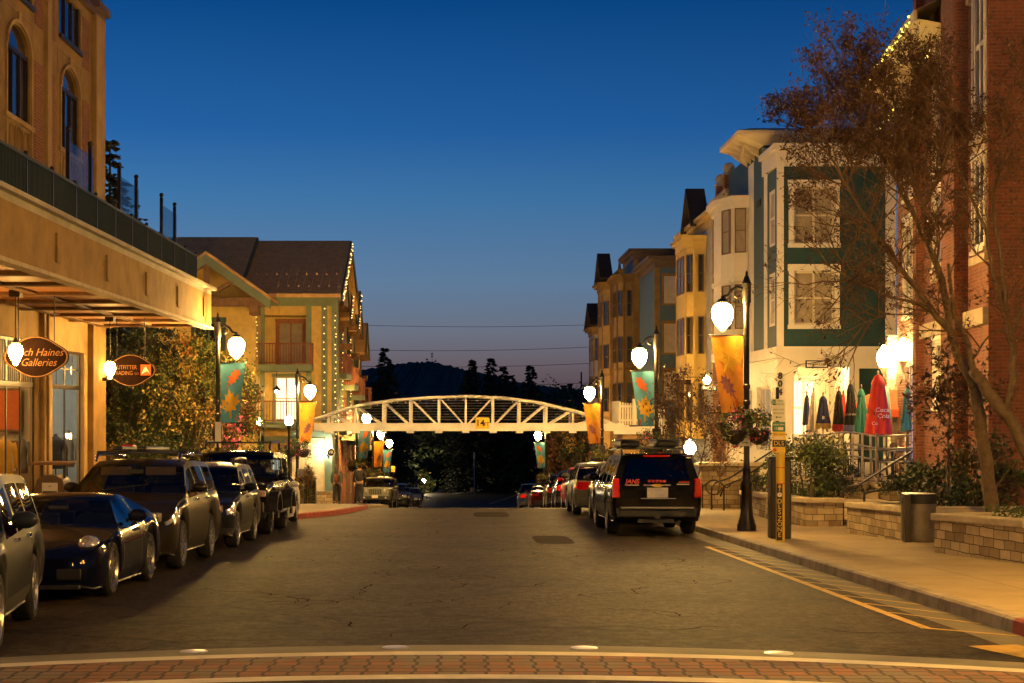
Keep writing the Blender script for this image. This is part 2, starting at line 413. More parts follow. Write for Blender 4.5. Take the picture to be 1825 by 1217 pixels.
def text(body, size, mat, parent, loc, rot, name='lettering', ext=.003, shear=0, spacing=1, align='CENTER', bold=0, sx=1):
    cu = bpy.data.curves.new(name, 'FONT'); cu.body = body; cu.size = size; cu.align_x = align; cu.align_y = 'CENTER'
    cu.extrude = ext; cu.shear = shear; cu.space_character = spacing; cu.offset = bold; cu.resolution_u = 3
    cu.materials.append(mat)
    tmp = bpy.data.objects.new(name, cu); me = bpy.data.meshes.new_from_object(tmp); bpy.data.objects.remove(tmp); bpy.data.curves.remove(cu); me.name = name
    o = bpy.data.objects.new(name, me); COL.objects.link(o)
    off = wloc(parent); o.location = Vector(loc) - off; o.rotation_euler = rot; o.scale = (sx, 1, 1)
    if parent: o.parent = parent
    return o
FACE_CAM = (PI/2, 0, 0)

# ------------------------------------------------------------------ camera, world, render
cam = bpy.data.cameras.new('camera'); camo = bpy.data.objects.new('camera', cam); COL.objects.link(camo)
camo.location = (0,0,0); camo.rotation_euler = (PI/2, 0, 0)
cam.sensor_width = 36; cam.lens = 36*F/1825; cam.shift_x = (912.5-CX)/1825; cam.shift_y = (CY-608.5)/1825
cam.clip_end = 9000; cam.clip_start = .1
SC.camera = camo
w = bpy.data.worlds.new('World'); SC.world = w; w.use_nodes = True
nt = w.node_tree; nt.nodes.clear()
out = nt.nodes.new('ShaderNodeOutputWorld'); bg = nt.nodes.new('ShaderNodeBackground'); nt.links.new(bg.outputs[0], out.inputs[0])
tc = nt.nodes.new('ShaderNodeTexCoord'); sp = nt.nodes.new('ShaderNodeSeparateXYZ'); nt.links.new(tc.outputs['Generated'], sp.inputs[0])
rp = nt.nodes.new('ShaderNodeValToRGB'); rp.color_ramp.interpolation = 'EASE'
st = [(0.0,(.080,.056,.062)), (.0166,(.100,.070,.080)), (.0286,(.124,.098,.116)), (.049,(.132,.150,.196)), (.08,(.100,.180,.295)), (.13,(.042,.152,.330)), (.17,(.015,.100,.305)), (.245,(.0025,.054,.205)), (.45,(.002,.020,.075)), (1.,(.001,.007,.026))]
e = rp.color_ramp.elements
while len(e) < len(st): e.new(.5)
for el, (p, c) in zip(e, st): el.position = p; el.color = (*c, 1)
rp.color_ramp.interpolation = 'LINEAR'
nt.links.new(sp.outputs[2], rp.inputs[0]); # the dusk glow is stronger towards the left (west) side of the street
mr = nt.nodes.new('ShaderNodeMapRange'); mr.inputs[1].default_value = -.35; mr.inputs[2].default_value = .35; mr.inputs[3].default_value = 1.14; mr.inputs[4].default_value = .84; nt.links.new(sp.outputs[0], mr.inputs[0])
nt.links.new(rp.outputs[0], bg.inputs[0]); nt.links.new(mr.outputs[0], bg.inputs[1])
SC.view_settings.view_transform = 'Standard'; SC.view_settings.look = 'None'; SC.view_settings.exposure = .15; SC.view_settings.gamma = 1
SC.render.engine = 'CYCLES'
SC.cycles.use_denoising = True
SC.cycles.use_light_tree = True
SC.cycles.max_bounces = 6; SC.cycles.diffuse_bounces = 3; SC.cycles.glossy_bounces = 3; SC.cycles.transparent_max_bounces = 8
SC.cycles.sample_clamp_indirect = 4; SC.cycles.sample_clamp_direct = 0
SC.cycles.caustics_reflective = False; SC.cycles.caustics_refractive = False

# ------------------------------------------------------------------ ground, road, sidewalks
def asphalt():
    m, nt, b, co = base_('asphalt')
    big = noise_(nt, co, .35, 5, .65); fine = noise_(nt, co, 55, 3, .7)
    # tyre-worn streaks running along the street
    mp = nd(nt, 'ShaderNodeMapping'); mp.inputs['Scale'].default_value = (1.1, .05, 1); nt.links.new(co, mp.inputs[0])
    st = noise_(nt, mp.outputs[0], 1.4, 4, .6)
    c = ramp(nt, big, [(.32, (.020,.0135,.0082,1)), (.5, (.036,.0245,.0150,1)), (.68, (.058,.040,.0245,1))])
    c = mixrgb(nt, .9, c, ramp(nt, fine, [(.3, .4), (.7, 1.15)]), 'MULTIPLY')
    mp2 = nd(nt, 'ShaderNodeMapping'); mp2.inputs['Scale'].default_value = (1., .16, 1); nt.links.new(co, mp2.inputs[0]); gr = noise_(nt, mp2.outputs[0], 26, 2, .8); c = mixrgb(nt, .85, c, ramp(nt, gr, [(.38, .50), (.62, 1.25)]), 'MULTIPLY')
    md = noise_(nt, co, 7, 8, .75); c = mixrgb(nt, .75, c, ramp(nt, md, [(.3, .45), (.7, 1.15)]), 'MULTIPLY')
    c = mixrgb(nt, .35, c, ramp(nt, st, [(.3, .6), (.7, 1.)]), 'MULTIPLY')
    # cracks
    nz = nd(nt, 'ShaderNodeTexNoise'); nz.inputs['Scale'].default_value = .9; nz.inputs['Detail'].default_value = 6; nt.links.new(co, nz.inputs['Vector'])
    va = nd(nt, 'ShaderNodeVectorMath', operation='MULTIPLY_ADD'); nt.links.new(nz.outputs[1], va.inputs[0]); va.inputs[1].default_value = (1.3,)*3; nt.links.new(co, va.inputs[2])
    vo = nd(nt, 'ShaderNodeTexVoronoi', feature='DISTANCE_TO_EDGE'); vo.inputs['Scale'].default_value = .42; nt.links.new(va.outputs[0], vo.inputs['Vector'])
    mask = ramp(nt, noise_(nt, co, .22, 2), [(.42, 0.), (.52, 1.)])
    ck = math_(nt, 'MULTIPLY', ramp(nt, vo.outputs['Distance'], [(.0, 1.), (.020, .9), (.042, 0.)]), mask)
    c = mixrgb(nt, math_(nt, 'MULTIPLY', ck, .9), c, (.006,.005,.004,1))
    nt.links.new(c, b.inputs['Base Color'])
    nt.links.new(ramp(nt, md, [(.3, .82), (.7, .60)]), b.inputs['Roughness'])
    h = math_(nt, 'SUBTRACT', math_(nt, 'ADD', math_(nt, 'MULTIPLY', fine, .5), math_(nt, 'MULTIPLY', md, .8)), ck)
    bump_(nt, b, h, .35, .012)
    pset(b, spec=.10)
    return m
m_asph = asphalt()
m_patch = Mt('asphalt_patch', (.013,.010,.008), .9, var=.3, scale=6, bump=.2, bscale=60, spec=.03)
m_soil = Mt('dark_soil', (.022,.020,.012), .95, var=.4, scale=.6, bump=.4, bscale=8)
def sidewalkmat():
    m, nt, b, co = base_('sidewalk_concrete')
    u, z, s = xy_z(nt, co)
    n = noise_(nt, co, 1.1, 6, .65); f = noise_(nt, co, 45, 3)
    c = ramp(nt, n, [(.25, (.24,.175,.095,1)), (.75, (.40,.30,.165,1))])
    c = mixrgb(nt, .35, c, ramp(nt, f, [(.3,.6),(.7,1.)]), 'MULTIPLY')
    a = math_(nt, 'FRACT', math_(nt, 'MULTIPLY', s.outputs[1], 1/1.7)); a2 = math_(nt, 'FRACT', math_(nt, 'MULTIPLY', s.outputs[0], 1/1.7))
    j = math_(nt, 'MAXIMUM', math_(nt, 'LESS_THAN', a, .012), math_(nt, 'LESS_THAN', a2, .012))
    c = mixrgb(nt, math_(nt, 'MULTIPLY', j, .6), c, (.05,.04,.03,1))
    nt.links.new(c, b.inputs['Base Color']); pset(b, rough=.82)
    bump_(nt, b, math_(nt, 'SUBTRACT', f, j), .35, .01)
    return m
m_walk = sidewalkmat()
def sheet(name, pts_l, pts_r, dz, mat, kind='structure'):
    """strip between two XY polylines lying dz above the terrain"""
    mb = MB(); n = len(pts_l)
    for i in range(n-1):
        a, b, c, d = pts_l[i], pts_r[i], pts_r[i+1], pts_l[i+1]
        mb.quad(*[(p[0], p[1], G(p[1])+dz) for p in (a, b, c, d)])
    o = mb.build(name, mat); return tag(o, kind=kind)
def frange(a, b, s):
    n = max(1, int(round((b-a)/s))); return [a + (b-a)*i/n for i in range(n+1)]
# terrain: one sheet to the horizon
mb = MB(); ys = frange(-60, 300, 3) + [320, 360, 420, 520]; xs = [-600,-200,-80,-40,-20,-10,0,10,20,40,80,200,600]
for j in range(len(ys)):
    for x in xs: mb.v.append((x, ys[j], G(ys[j]) - .06))
nx = len(xs)
for j in range(len(ys)-1):
    for i in range(nx-1): mb.f.append([j*nx+i, j*nx+i+1, (j+1)*nx+i+1, (j+1)*nx+i]); mb.mi.append(0)
tag(mb.build('ground', m_soil), kind='structure')
# road: straight, then bends to the right
def rcurb(Y): return 5.45 if Y < 52 else (5.45 + (Y-52)*.1 if Y < 60 else 6.25)
def lcurb(Y):
    return float(np.interp(Y, [44.5, 46.2, 49, 52, 55, 74, 78, 82], [-6.5, -4.7, -3.95, -3.5, -3.35, -3.4, -4.6, -6.3]))
Ys = frange(-40, 40, 4) + frange(40.5, 84, .75)[0:] + frange(86, 195, 4)
L_ = [(lcurb(y), y) for y in Ys]; R_ = [(rcurb(y), y) for y in Ys]
rc = (6.25+28, 195)
for i in range(1, 13):
    t = R(85)*i/12
    R_.append((rc[0]-28*math.cos(t), rc[1]+28*math.sin(t))); L_.append((rc[0]-40.5*math.cos(t), rc[1]+40.5*math.sin(t)))
dr = Vector((math.sin(R(85)), math.cos(R(85))))
R_.append((R_[-1][0]+dr.x*150, R_[-1][1]+dr.y*150)); L_.append((L_[-1][0]+dr.x*150, L_[-1][1]+dr.y*150))
sheet('road', L_, R_, 0, m_asph)
# sidewalks (a real step above the road) with curbs
Yw = [y for y in Ys if y <= 150]
sheet('sidewalk', [(rcurb(y)+.16, y) for y in Yw], [(40, y) for y in Yw], .15, m_walk)
sheet('sidewalk', [(-40, y) for y in Yw], [(lcurb(y)-.16, y) for y in Yw], .15, m_walk)
def curb(fn, sg, mat, y0, y1, name='curb'):
    mb = MB(); ys = [y for y in frange(y0, y1, .6)]
    for a, b in zip(ys, ys[1:]):
        xa, xb = fn(a), fn(b); za, zb = G(a), G(b)
        mb.quad((xa,a,za-.05),(xb,b,zb-.05),(xb+sg*.02,b,zb+.13),(xa+sg*.02,a,za+.13))
        mb.quad((xa+sg*.02,a,za+.13),(xb+sg*.02,b,zb+.13),(xb+sg*.05,b,zb+.154),(xa+sg*.05,a,za+.154))
        mb.quad((xa+sg*.05,a,za+.154),(xb+sg*.05,b,zb+.154),(xb+sg*.19,b,zb+.154),(xa+sg*.19,a,za+.154))
    tag(mb.build(name, mat), kind='structure')
m_curb = linemat('curb_concrete', (.24,.20,.15), 2.2, 'u', rough=.85, var=.4, depth=.8, gap=.012)
curb(rcurb, 1, m_curb, 16.2, 150); curb(rcurb, 1, m_redcurb, -30, 16.2)
curb(lcurb, -1, m_curb, -30, 44.4); curb(lcurb, -1, m_redcurb, 44.4, 57); curb(lcurb, -1, m_curb, 57, 150)
# gutter line along the right curb
sheet('gutter', [(rcurb(y)-.45, y) for y in frange(14.6, 56, 2)], [(rcurb(y), y) for y in frange(14.6, 56, 2)], .004, Mt('gutter_concrete', (.10,.085,.065), .8, var=.3, scale=2, bump=.3))
# brick crosswalk band, arched across the street
def arc(y0, x): return y0 - .058*x*x
def band(name, y0, y1, mat, dz, xa=-7, xb=5.4):
    xs = frange(xa, xb, .4); mb = MB()
    for a, b in zip(xs, xs[1:]):
        q = [(a, arc(y0,a)), (b, arc(y0,b)), (b, arc(y1,b)), (a, arc(y1,a))]
        mb.quad(*[(x, y, G(y)+dz) for x, y in q])
    return tag(mb.build(name, mat), kind='structure')
m_pave = brickmat('brick_pavers', (.27,.10,.045), (.14,.08,.05), (.03,.022,.016), .20, .21, .017, flat=True, offset=.12, blotch=(.13,.11,.09))
band('apron', 14.62, 15.15, Mt('grey_apron_concrete', (.12,.105,.085), .8, var=.25, scale=2, bump=.3), .006)
m_border = Mt('crosswalk_border_concrete', (.50,.45,.38), .8, var=.18, scale=3, bump=.2)
band('crosswalk_border', 14.36, 14.62, m_border, .010)
band('crosswalk_pavers', 13.06, 14.36, m_pave, .008)
band('crosswalk_border', 12.80, 13.06, m_border, .010)
band('crosswalk_apron', 8.0, 12.80, m_asph, .008)
for i, px in enumerate((355, 705, 1040, 1372)):
    x = PX(px, 14.9); y = arc(14.92, x); mb = MB()
    mb.lathe([(.13, 0), (.125, .006), (.10, .009), (.02, .010)], 20, (x, y, G(y)+.008))
    o = rebase(mb.build('crosswalk_light', m_steel, smooth=True), (x, y, G(y)))
    tag(o, ['round steel light stud set in the crosswalk edge in front of the sports car', 'second round steel crosswalk light stud counting from the parked cars', 'third round steel crosswalk light stud counting from the parked cars', 'round steel crosswalk light stud nearest the yellow hatched curb'][i], 'road stud', 'light studs along the crosswalk')
# dark joint just before the apron, patches, markings
for (px, py, w_, l_) in ((875, 917, 1.0, 4.5), (985, 962, .75, 3.5)):
    Y = 1.75/((py-CY)/F-.028); x = PX(px, Y)
    ang = [i*2*PI/9 for i in range(9)]
    mb = MB(); mb.poly([(x+w_*.55*math.copysign(abs(math.cos(t))**.4, math.cos(t)), Y+l_*.5*math.copysign(abs(math.sin(t))**.4, math.sin(t)), G(Y+l_*.5*math.copysign(abs(math.sin(t))**.4, math.sin(t)))+.004) for t in ang])
    tag(mb.build('road_patch', m_patch), kind='structure')
mb = MB()
def gq(mb, p, q, w):
    p = Vector(p); q = Vector(q); d = (q-p).normalized(); n_ = Vector((-d.y, d.x))*w/2
    n = max(1, int((q-p).length/1.5))
    for i in range(n):
        a = p+(q-p)*i/n; b = p+(q-p)*(i+1)/n
        mb.quad(*[(v.x, v.y, G(v.y)+.008) for v in (a-n_, a+n_, b+n_, b-n_)])
gq(mb, (4.72, 16.6), (4.74, 31.8), .11)
y = 17.6
gq(mb, (4.72, 16.62), (5.42, 15.9), .09)
while y < 31.5:
    gq(mb, (4.78, y+.75), (5.42, y-.55), .055); y += 1.12
tag(mb.build('road_marking', m_yelpaint), kind='structure')
mb = MB(); gq(mb, (4.9, 15.1), (5.3, 13.4), .5); tag(mb.build('road_marking', m_yelpaint), kind='structure')
mb = MB()
gq(mb, (-2.6, 214), (7.0, 240), .35); gq(mb, (-1.6, 208), (8.6, 236), .35)
tag(mb.build('road_marking', m_whpaint), kind='structure')
mb = MB(); gq(mb, (2.6, 168), (6.6, 204), .3); tag(mb.build('road_marking', m_yelpaint), kind='structure')
mb = MB(); gq(mb, (PX(960,57), 57.2), (PX(1060,57), 56.6), .3); tag(mb.build('road_marking', m_whpaint), kind='structure')

# cracks in the asphalt, sealed and open
random.seed(77)
mb = MB()
for i in range(95):
    Y = rnd(16, 54); x = rnd(-3.6, 4.2); d = Vector((rnd(-1, 1), rnd(-1, 1)*1.6)).normalized(); p = Vector((x, Y)); n = int(rnd(8, 26)); wd = rnd(.005, .017)
    for k in range(n):
        d = (d + Vector((rnd(-.8, .8), rnd(-.8, .8)))).normalized(); q = p + d*rnd(.08, .22)
        if not (-4.0 < q.x < 4.5 and 15.5 < q.y < 56): break
        t = Vector((-d.y, d.x))*wd*(1-.6*k/n); mb.quad(*[(v.x, v.y, G(v.y)+.004) for v in (p-t, p+t, q+t*.8, q-t*.8)]); p = q
tag(mb.build('road_cracks', Mt('crack_dark', (.010,.0075,.005), 1, spec=0)), kind='structure')
# ------------------------------------------------------------------ street lamps, banners, flower baskets
def make_lamp():
    r = thing('street_lamp', 'x', 'street lamp', (0,0,0), 'street lamps along both kerbs')
    mb = MB()
    mb.lathe([(.21,0),(.21,.12),(.185,.16),(.18,.2),(.15,.3),(.125,.5),(.115,.95),(.13,.98),(.13,1.04),(.09,1.1),(.085,1.3),(.1,1.33),(.075,1.38),(.066,1.6),(.062,4.9),(.075,4.92),(.075,4.98),(.06,5.0)], 14)
    for z in (1.9, 2.75, 3.1): mb.lathe([(.066,z),(.085,z+.02),(.085,z+.09),(.066,z+.11)], 12)
    mb.build('pole', m_dark, r, smooth=True, angle=40)
    mb = MB(); mb.lathe([(.085,4.98),(.1,5.02),(.1,5.4),(.11,5.42),(.085,5.46),(.05,5.56),(.025,5.6),(.03,5.64),(.01,5.7)], 12)
    mb.build('finial', m_dark, r, smooth=True, angle=50)
    mb = MB()
    pts = [(.09,0,5.12),(.16,0,5.10),(.22,0,5.16),(.2,0,5.26),(.12,0,5.3)]
    mb.tube([(.09,0,5.3),(.2,0,5.34),(.32,0,5.28),(.42,0,5.14),(.53,0,5.12)], [.04,.038,.035,.032,.03], 8)
    mb.tube([(.14,0,5.16),(.2,0,5.1),(.27,0,5.14),(.27,0,5.22),(.2,0,5.24)], .022, 7)
    mb.tube([(.53,0,5.14),(.53,0,5.0)], .035, 8)
    mb.build('arm', m_dark, r, smooth=True)
    mb = MB(); mb.lathe([(.05,5.09),(.10,5.06),(.13,5.02),(.12,4.99)], 14, (.53,0,0)); mb.build('lamp_cap', m_dark, r, smooth=True)
    mb = MB(); mb.lathe([(.1,4.99),(.19,4.93),(.23,4.8),(.22,4.67),(.165,4.53),(.10,4.45),(.06,4.39),(.02,4.35)], 14, (.53,0,0)); mb.build('globe', m_globe, r, smooth=True)
    for z in (4.28, 2.58): mb = MB(); mb.tube([(.05,0,z),(.80,0,z),(.81,0,z),(.83,0,z),(.84,0,z)], [.014,.014,.024,.024,.006], 6); mb.build('banner_rod', m_dark, r, smooth=True)
    mb = MB(); mb.box(-.13,.13,-.1,.1,2.12,2.5); mb.tube([(-.14,0,2.2),(-.22,0,2.3),(-.2,0,2.55),(-.1,0,2.62)], .018, 6); mb.build('bracket', m_dark, r, bevel=.015)
    return r
LAMPS = [  # x, y, right side?, label
 (6.2, 35.7, 1, 'tall black curled-arm street lamp behind the parking post, orange banner on it'),
 (PX(1170,50.5), 50.5, 1, 'tall black street lamp with teal banner beyond the black tour SUV'),
 (PX(1073,69), 69, 1, 'black street lamp with plain orange banner at the right end of the bridge'),
 (PX(973,108), 108, 1, 'small distant street lamp seen under the bridge beside the right-hand parked cars'),
 (PX(388,46), 46, 0, 'black street lamp with teal banner in front of the leafy bushes'),
 (PX(530,68), 68, 0, 'black street lamp with orange banner before the yellow lodge corner'),
 (PX(636,88), 88, 0, 'black street lamp post beside the jeep, its globe under the bridge deck'),
 (PX(664,106), 106, 0, 'street lamp with orange banner seen under the left end of the bridge'),
 (PX(681,120), 120, 0, 'farthest left street lamp, teal banner, seen under the bridge'),
 (6.3, 15.0, 1, 'street lamp at the near right kerb beside the crosswalk'),
 (-7.6, 3.0, 0, 'street lamp on the near left corner beside the camera'),
 (6.3, -6, 1, 'street lamp on the near right corner behind the camera'),
]
lamp0 = make_lamp()
lamp_objs = []
for i, (x, y, rt, lab) in enumerate(LAMPS):
    o = lamp0 if i == 0 else copy_tree(lamp0)
    place(o, (x, y, G(y)+.15), PI if rt else 0, 0, lab); lamp_objs.append(o)
def maple(c, s, rot, flip=1):
    pr = [(0,.62),(.12,.36),(.26,.44),(.24,.22),(.52,.30),(.44,.12),(.58,.02),(.30,-.12),(.34,-.26),(.06,-.2),(.04,-.5),(-.04,-.5),(-.06,-.2),(-.34,-.26),(-.30,-.12),(-.58,.02),(-.44,.12),(-.52,.30),(-.24,.22),(-.26,.44),(-.12,.36)]
    ca, sa = math.cos(rot), math.sin(rot)
    return [(c[0] + s*(x*ca - y*sa)*flip, c[1] + s*(x*sa + y*ca)) for x, y in pr]
def oak(c, s, rot):
    pr = [(0,.6),(.1,.42),(.24,.46),(.16,.26),(.3,.2),(.16,.06),(.28,-.06),(.12,-.16),(.16,-.34),(.03,-.3),(.02,-.6),(-.02,-.6),(-.03,-.3),(-.18,-.36),(-.12,-.16),(-.3,-.08),(-.16,.06),(-.3,.2),(-.16,.26),(-.24,.46),(-.1,.42)]
    ca, sa = math.cos(rot), math.sin(rot)
    return [(c[0] + s*(x*ca - y*sa), c[1] + s*(x*sa + y*ca)) for x, y in pr]
def make_banner(kind):
    """cloth hung from the rod; local x runs from the pole to the street side"""
    mb = MB(); nz, nx_ = 14, 8; top, bot = 4.27, 2.58
    def S(u, v, off=0):   # u 0..1 pole to outer edge, v 0..1 top to bottom
        wdt = .70 - .22*v
        x = .08 + u*wdt
        return (x, .06*math.sin(6*u + 3*v)*(.25+v) + off, top - v*(top-bot) - .03*(1-u)*0)
    for off in (-.006, .006):
        b = len(mb.v)
        for j in range(nz+1):
            for i in range(nx_+1): mb.v.append(S(i/nx_, j/nz, off))
        for j in range(nz):
            for i in range(nx_):
                a = b + j*(nx_+1)+i; mb.f.append([a, a+1, a+nx_+2, a+nx_+1]); mb.mi.append(0)
    def patch(pts, m):
        """print cut into small faces that follow the folds of the cloth"""
        mb.m = m
        for off in (-.011, .011):
            c = (sum(p[0] for p in pts)/len(pts), sum(p[1] for p in pts)/len(pts))
            for a, b in zip(pts, pts[1:]+pts[:1]):
                q = [c, ((c[0]+a[0])/2, (c[1]+a[1])/2), ((c[0]+b[0])/2, (c[1]+b[1])/2)]
                mb.poly([S(min(max(p[0], .02), .98), min(max(p[1], .01), .99), off) for p in q])
                mb.poly([S(min(max(p[0], .02), .98), min(max(p[1], .01), .99), off) for p in (q[1], a, b, q[2])])
    def sc(pts): return [(x, 1-y) for x, y in pts]
    def sq(pts, cx, cy, kx, ky): return sc([((x-cx)*kx+cx, (y-cy)*ky+cy) for x, y in pts])
    if kind == 'teal':
        patch(sq(oak((.55,.74), .52, -.6), .55, .74, 1.5, .62), 2); patch(sq(maple((.5,.30), .66, .2), .5, .30, 1.3, .70), 1)
        patch([((x-.85)*1.2+.85, y) for x, y in sc(oak((.85,.06), .16, .3))], 2)
    else:
        patch(sq(maple((.5,.72), .74, .5), .5, .72, 1.25, .70), 1); patch(sq(oak((.55,.33), .5, -.7), .55, .33, 1.5, .7), 3)
        patch(sc(maple((.3,.06), .3, 2.2)), 2)
    mats = [m_tealcl, m_lf_y, m_lf_o, m_lf_p] if kind == 'teal' else [m_orcl, m_lf_y, m_lf_o, m_lf_p]
    o = mb.build('banner', mats, smooth=True); return tag(o, 'x', 'banner', 'autumn leaf banners on the lamps')
bt, bo = make_banner('teal'), make_banner('orange')
BN = [(0,'o','orange autumn leaf banner hanging above the parking post and flower basket'),(1,'t','teal autumn leaf banner hanging beyond the black tour SUV'),(2,'o','orange leaf banner at the right end of the bridge'),(3,'t','small far teal banner beside the distant right-hand parked cars'),
      (4,'t','teal autumn leaf banner over the leafy bushes on the left'),(5,'o','orange leaf banner in front of the yellow lodge corner'),(6,'t','teal leaf banner on the post beside the jeep'),(7,'o','orange banner under the left end of the bridge between two teal ones'),(8,'t','farthest teal banner on the left pavement beyond the jeep')]
used = set()
for i, k, lab in BN:
    b = bt if k == 't' else bo
    if k in used: b = b.copy(); COL.objects.link(b)
    used.add(k)
    x, y, rt, _ = LAMPS[i]; place(b, (x, y, G(y)+.15), PI if rt else 0, 0, lab)
def make_basket(seed, pal, fl):
    random.seed(seed)
    mb = MB(); 
    for s in (-1, 1): leaves(mb, (s*.19,0,.04), (.40,.38,.40), 760, .085, (0,1,2), 16, weights=pal)
    o = mb.build('flower_basket', [m_leafd, m_leafm, m_leaft])
    tag(o, 'x', 'flower basket', 'flower baskets on the lamp posts')
    f = MB()
    for s in (-1, 1): leaves(f, (s*.28,0,.02), (.38,.38,.38), 110, .06, (0,1,2,3), 9, weights=fl, shell=.85, asp=.9)
    f.build('blossoms', [m_fl_p, m_fl_r, m_fl_y, m_fl_w], o)
    p = MB(); p.lathe([(.05,-.34),(.2,-.26),(.26,-.1),(.25,-.02)], 12, (-.26,0,0)); p.lathe([(.05,-.34),(.2,-.26),(.26,-.1),(.25,-.02)], 12, (.26,0,0)); p.tube([(-.26,0,-.05),(.26,0,-.05)], .012, 6)
    p.build('pot', m_plastic, o)
    return o
BK = [(0, 'round flower basket with magenta blossoms on the lamp behind the parking post', 2.22), (5, 'red and green flower basket on the lamp before the yellow lodge', 2.3), (2, 'yellow flowering basket on the lamp at the right bridge end', 2.0),
      (3, 'tiny far flower basket beside the distant right-hand parked cars', 1.9), (6, 'bright yellow-green flower basket above the two walking people', 2.2), (7, 'flower basket above the jeep roof, green with orange blossoms', 2.1), (8, 'farthest left flower basket, under the last teal banner', 2.1), (1, 'pink flower basket behind the roof pods of the black tour SUV', 1.95)]
b1 = make_basket(3, [.5,.4,.1], [.5,.25,.1,.15]); b2 = make_basket(5, [.15,.35,.5], [.1,.3,.5,.1]); ub = set()
for i, lab, z in BK:
    src = b1 if i in (0, 5, 1) else b2
    o = src if src.name not in ub else copy_tree(src); ub.add(src.name)
    x, y, rt, _ = LAMPS[i]; place(o, (x, y, G(y)+.15+z), rnd(0, .3), 0, lab)
    o.rotation_euler.z = rnd(-.4,.4)

# ------------------------------------------------------------------ near left building with arcade canopy
XW = -10.5
lb = thing('brick_shop_building', 'tan stucco and brick building with arched upper windows and a deep canopy', 'building', (XW-4, 32, G(32)))
Zg = G(38)-.2; ZC = 2.45
# upper facade
wins = []   # arched windows
for yc in (23.35, 28.35, 33.35, 38.35, 43.35): wins.append((yc-1.0, yc+1.0, 6.9, 9.1))
tops = [(yc-1.15, yc+1.2, 9.8, 11.0) for yc in (23.35, 28.35, 33.35, 38.35, 43.35)]
mb = MB(); wall(mb, 'x', XW, 16, 47, 2.5, 11.2, wins + tops, 1, .13)
mb.m = 0
for (a, b, z0, z1) in wins:      # spandrels that turn each opening into an arch
    zc = z1 - .62; yc = (a+b)/2; n = 10
    for s in (-1, 1):
        arcp = [(yc + s*math.cos(t)*(b-a)/2, zc + math.sin(t)*.62) for t in [PI/2*i/n for i in range(n+1)]]
        for p, q in zip(arcp, arcp[1:]):
            mb.quad((XW-.002, p[0], p[1]), (XW-.002, q[0], q[1]), (XW-.002, q[0], z1+.001), (XW-.002, p[0], z1+.001))
            mb.quad((XW-.002, p[0], p[1]), (XW-.002, q[0], q[1]), (XW-.125, q[0], q[1]), (XW-.125, p[0], p[1]))
# far end, roof and back of the block
mb.quad((XW,47,Zg),(XW-9,47,Zg),(XW-9,47,11.2),(XW,47,11.2)); mb.quad((XW,16,2.5),(XW-9,16,2.5),(XW-9,16,11.2),(XW,16,11.2))
mb.quad((XW,16,11.2),(XW,47,11.2),(XW-9,47,11.2),(XW-9,16,11.2))
mb.build('wall', m_stucco, lb)
for i, yc in enumerate((23.35, 28.35, 33.35, 38.35, 43.35)):
    for (a, b) in ((-2.35,-1.6),(1.45,2.2)):
        m2 = MB(); ubox(m2, 'x', XW, yc+a, yc+b, 4.2, 8.6, -.01, .012, 1); ubox(m2, 'x', XW, yc+a, yc+b, 9.5, 10.9, -.01, .012, 1); m2.build('brick_panel', m_brick2, lb)
    m2 = MB()
    for u in (-1.12, 1.03): ubox(m2, 'x', XW, yc+u, yc+u+.09, 4.2, 8.5, -.01, .05, 1)
    ubox(m2, 'x', XW, yc-1.25, yc+1.25, 6.78, 6.9, -.01, .07, 1)
    n = 12; arcp = [(yc + math.cos(t)*1.06, 8.48 + math.sin(t)*.7) for t in [PI*i/n for i in range(n+1)]]
    for p, q in zip(arcp, arcp[1:]): m2.bar((XW+.02,p[0],p[1]), (XW+.02,q[0],q[1]), .09, .09)
    for u in (-1.3, 1.22): ubox(m2, 'x', XW, yc+u, yc+u+.03, 8.0, 9.4, -.01, .012, 1)
    ubox(m2, 'x', XW, yc-1.3, yc+1.25, 9.4, 9.43, -.01, .012, 1)
    ubox(m2, 'x', XW, yc-.1, yc+.1, 9.2, 9.42, -.01, .05, 1)
    m2.build('window_surround', m_stucco_lt, lb, bevel=.01)
    m2 = MB(); 
    for u in (-.6, 0, .6):   # ornamental rings in the panel below the window
        rr = [(XW+.012, yc+u+.22*math.cos(t), 6.32+.38*math.sin(t)) for t in [2*PI*k/16 for k in range(17)]]
        m2.tube(rr, .022, 5, False)
        m2.bar((XW+.01,yc+u+.3,5.95),(XW+.01,yc+u+.3,6.7),.03,.03)
    m2.build('panel_ornament', m_stucco, lb)
    # window frame and glass
    f = MB(); 
    for u in (-1, -.36, .30, .93): ubox(f, 'x', XW, yc+u, yc+u+.07, 6.9, 8.5, -.12, -.05, 1)
    ubox(f, 'x', XW, yc-1, yc+1, 8.46, 8.56, -.12, -.045, 1); ubox(f, 'x', XW, yc-1, yc+1, 6.9, 6.97, -.12, -.045, 1)
    o = f.build('arched_window', m_iron, lb)
    p = MB(); ubox(p, 'x', XW, yc-1, yc+1, 6.9, 9.1, -.14, -.10, 1); p.build('pane', m_pane, o)
    f = MB(); 
    for u in (-1.15, -.35, .42, 1.13): ubox(f, 'x', XW, yc+u, yc+u+.07, 9.8, 11, -.12, -.05, 1)
    ubox(f, 'x', XW, yc-1.2, yc+1.25, 9.72, 9.82, -.12, .08, 1); o = f.build('window', m_iron, lb)
    p = MB(); ubox(p, 'x', XW, yc-1.15, yc+1.2, 9.8, 11, -.14, -.10, 1); p.build('pane', m_pane, o)
m2 = MB()
for yc in (20.9, 25.9, 30.9, 35.9, 40.9): ubox(m2, 'x', XW, yc-.2, yc+.2, 2.6, 11.25, -.01, .1, 1)
ubox(m2, 'x', XW, 45.9, 47.02, 2.6, 11.25, -.01, .14, 1)
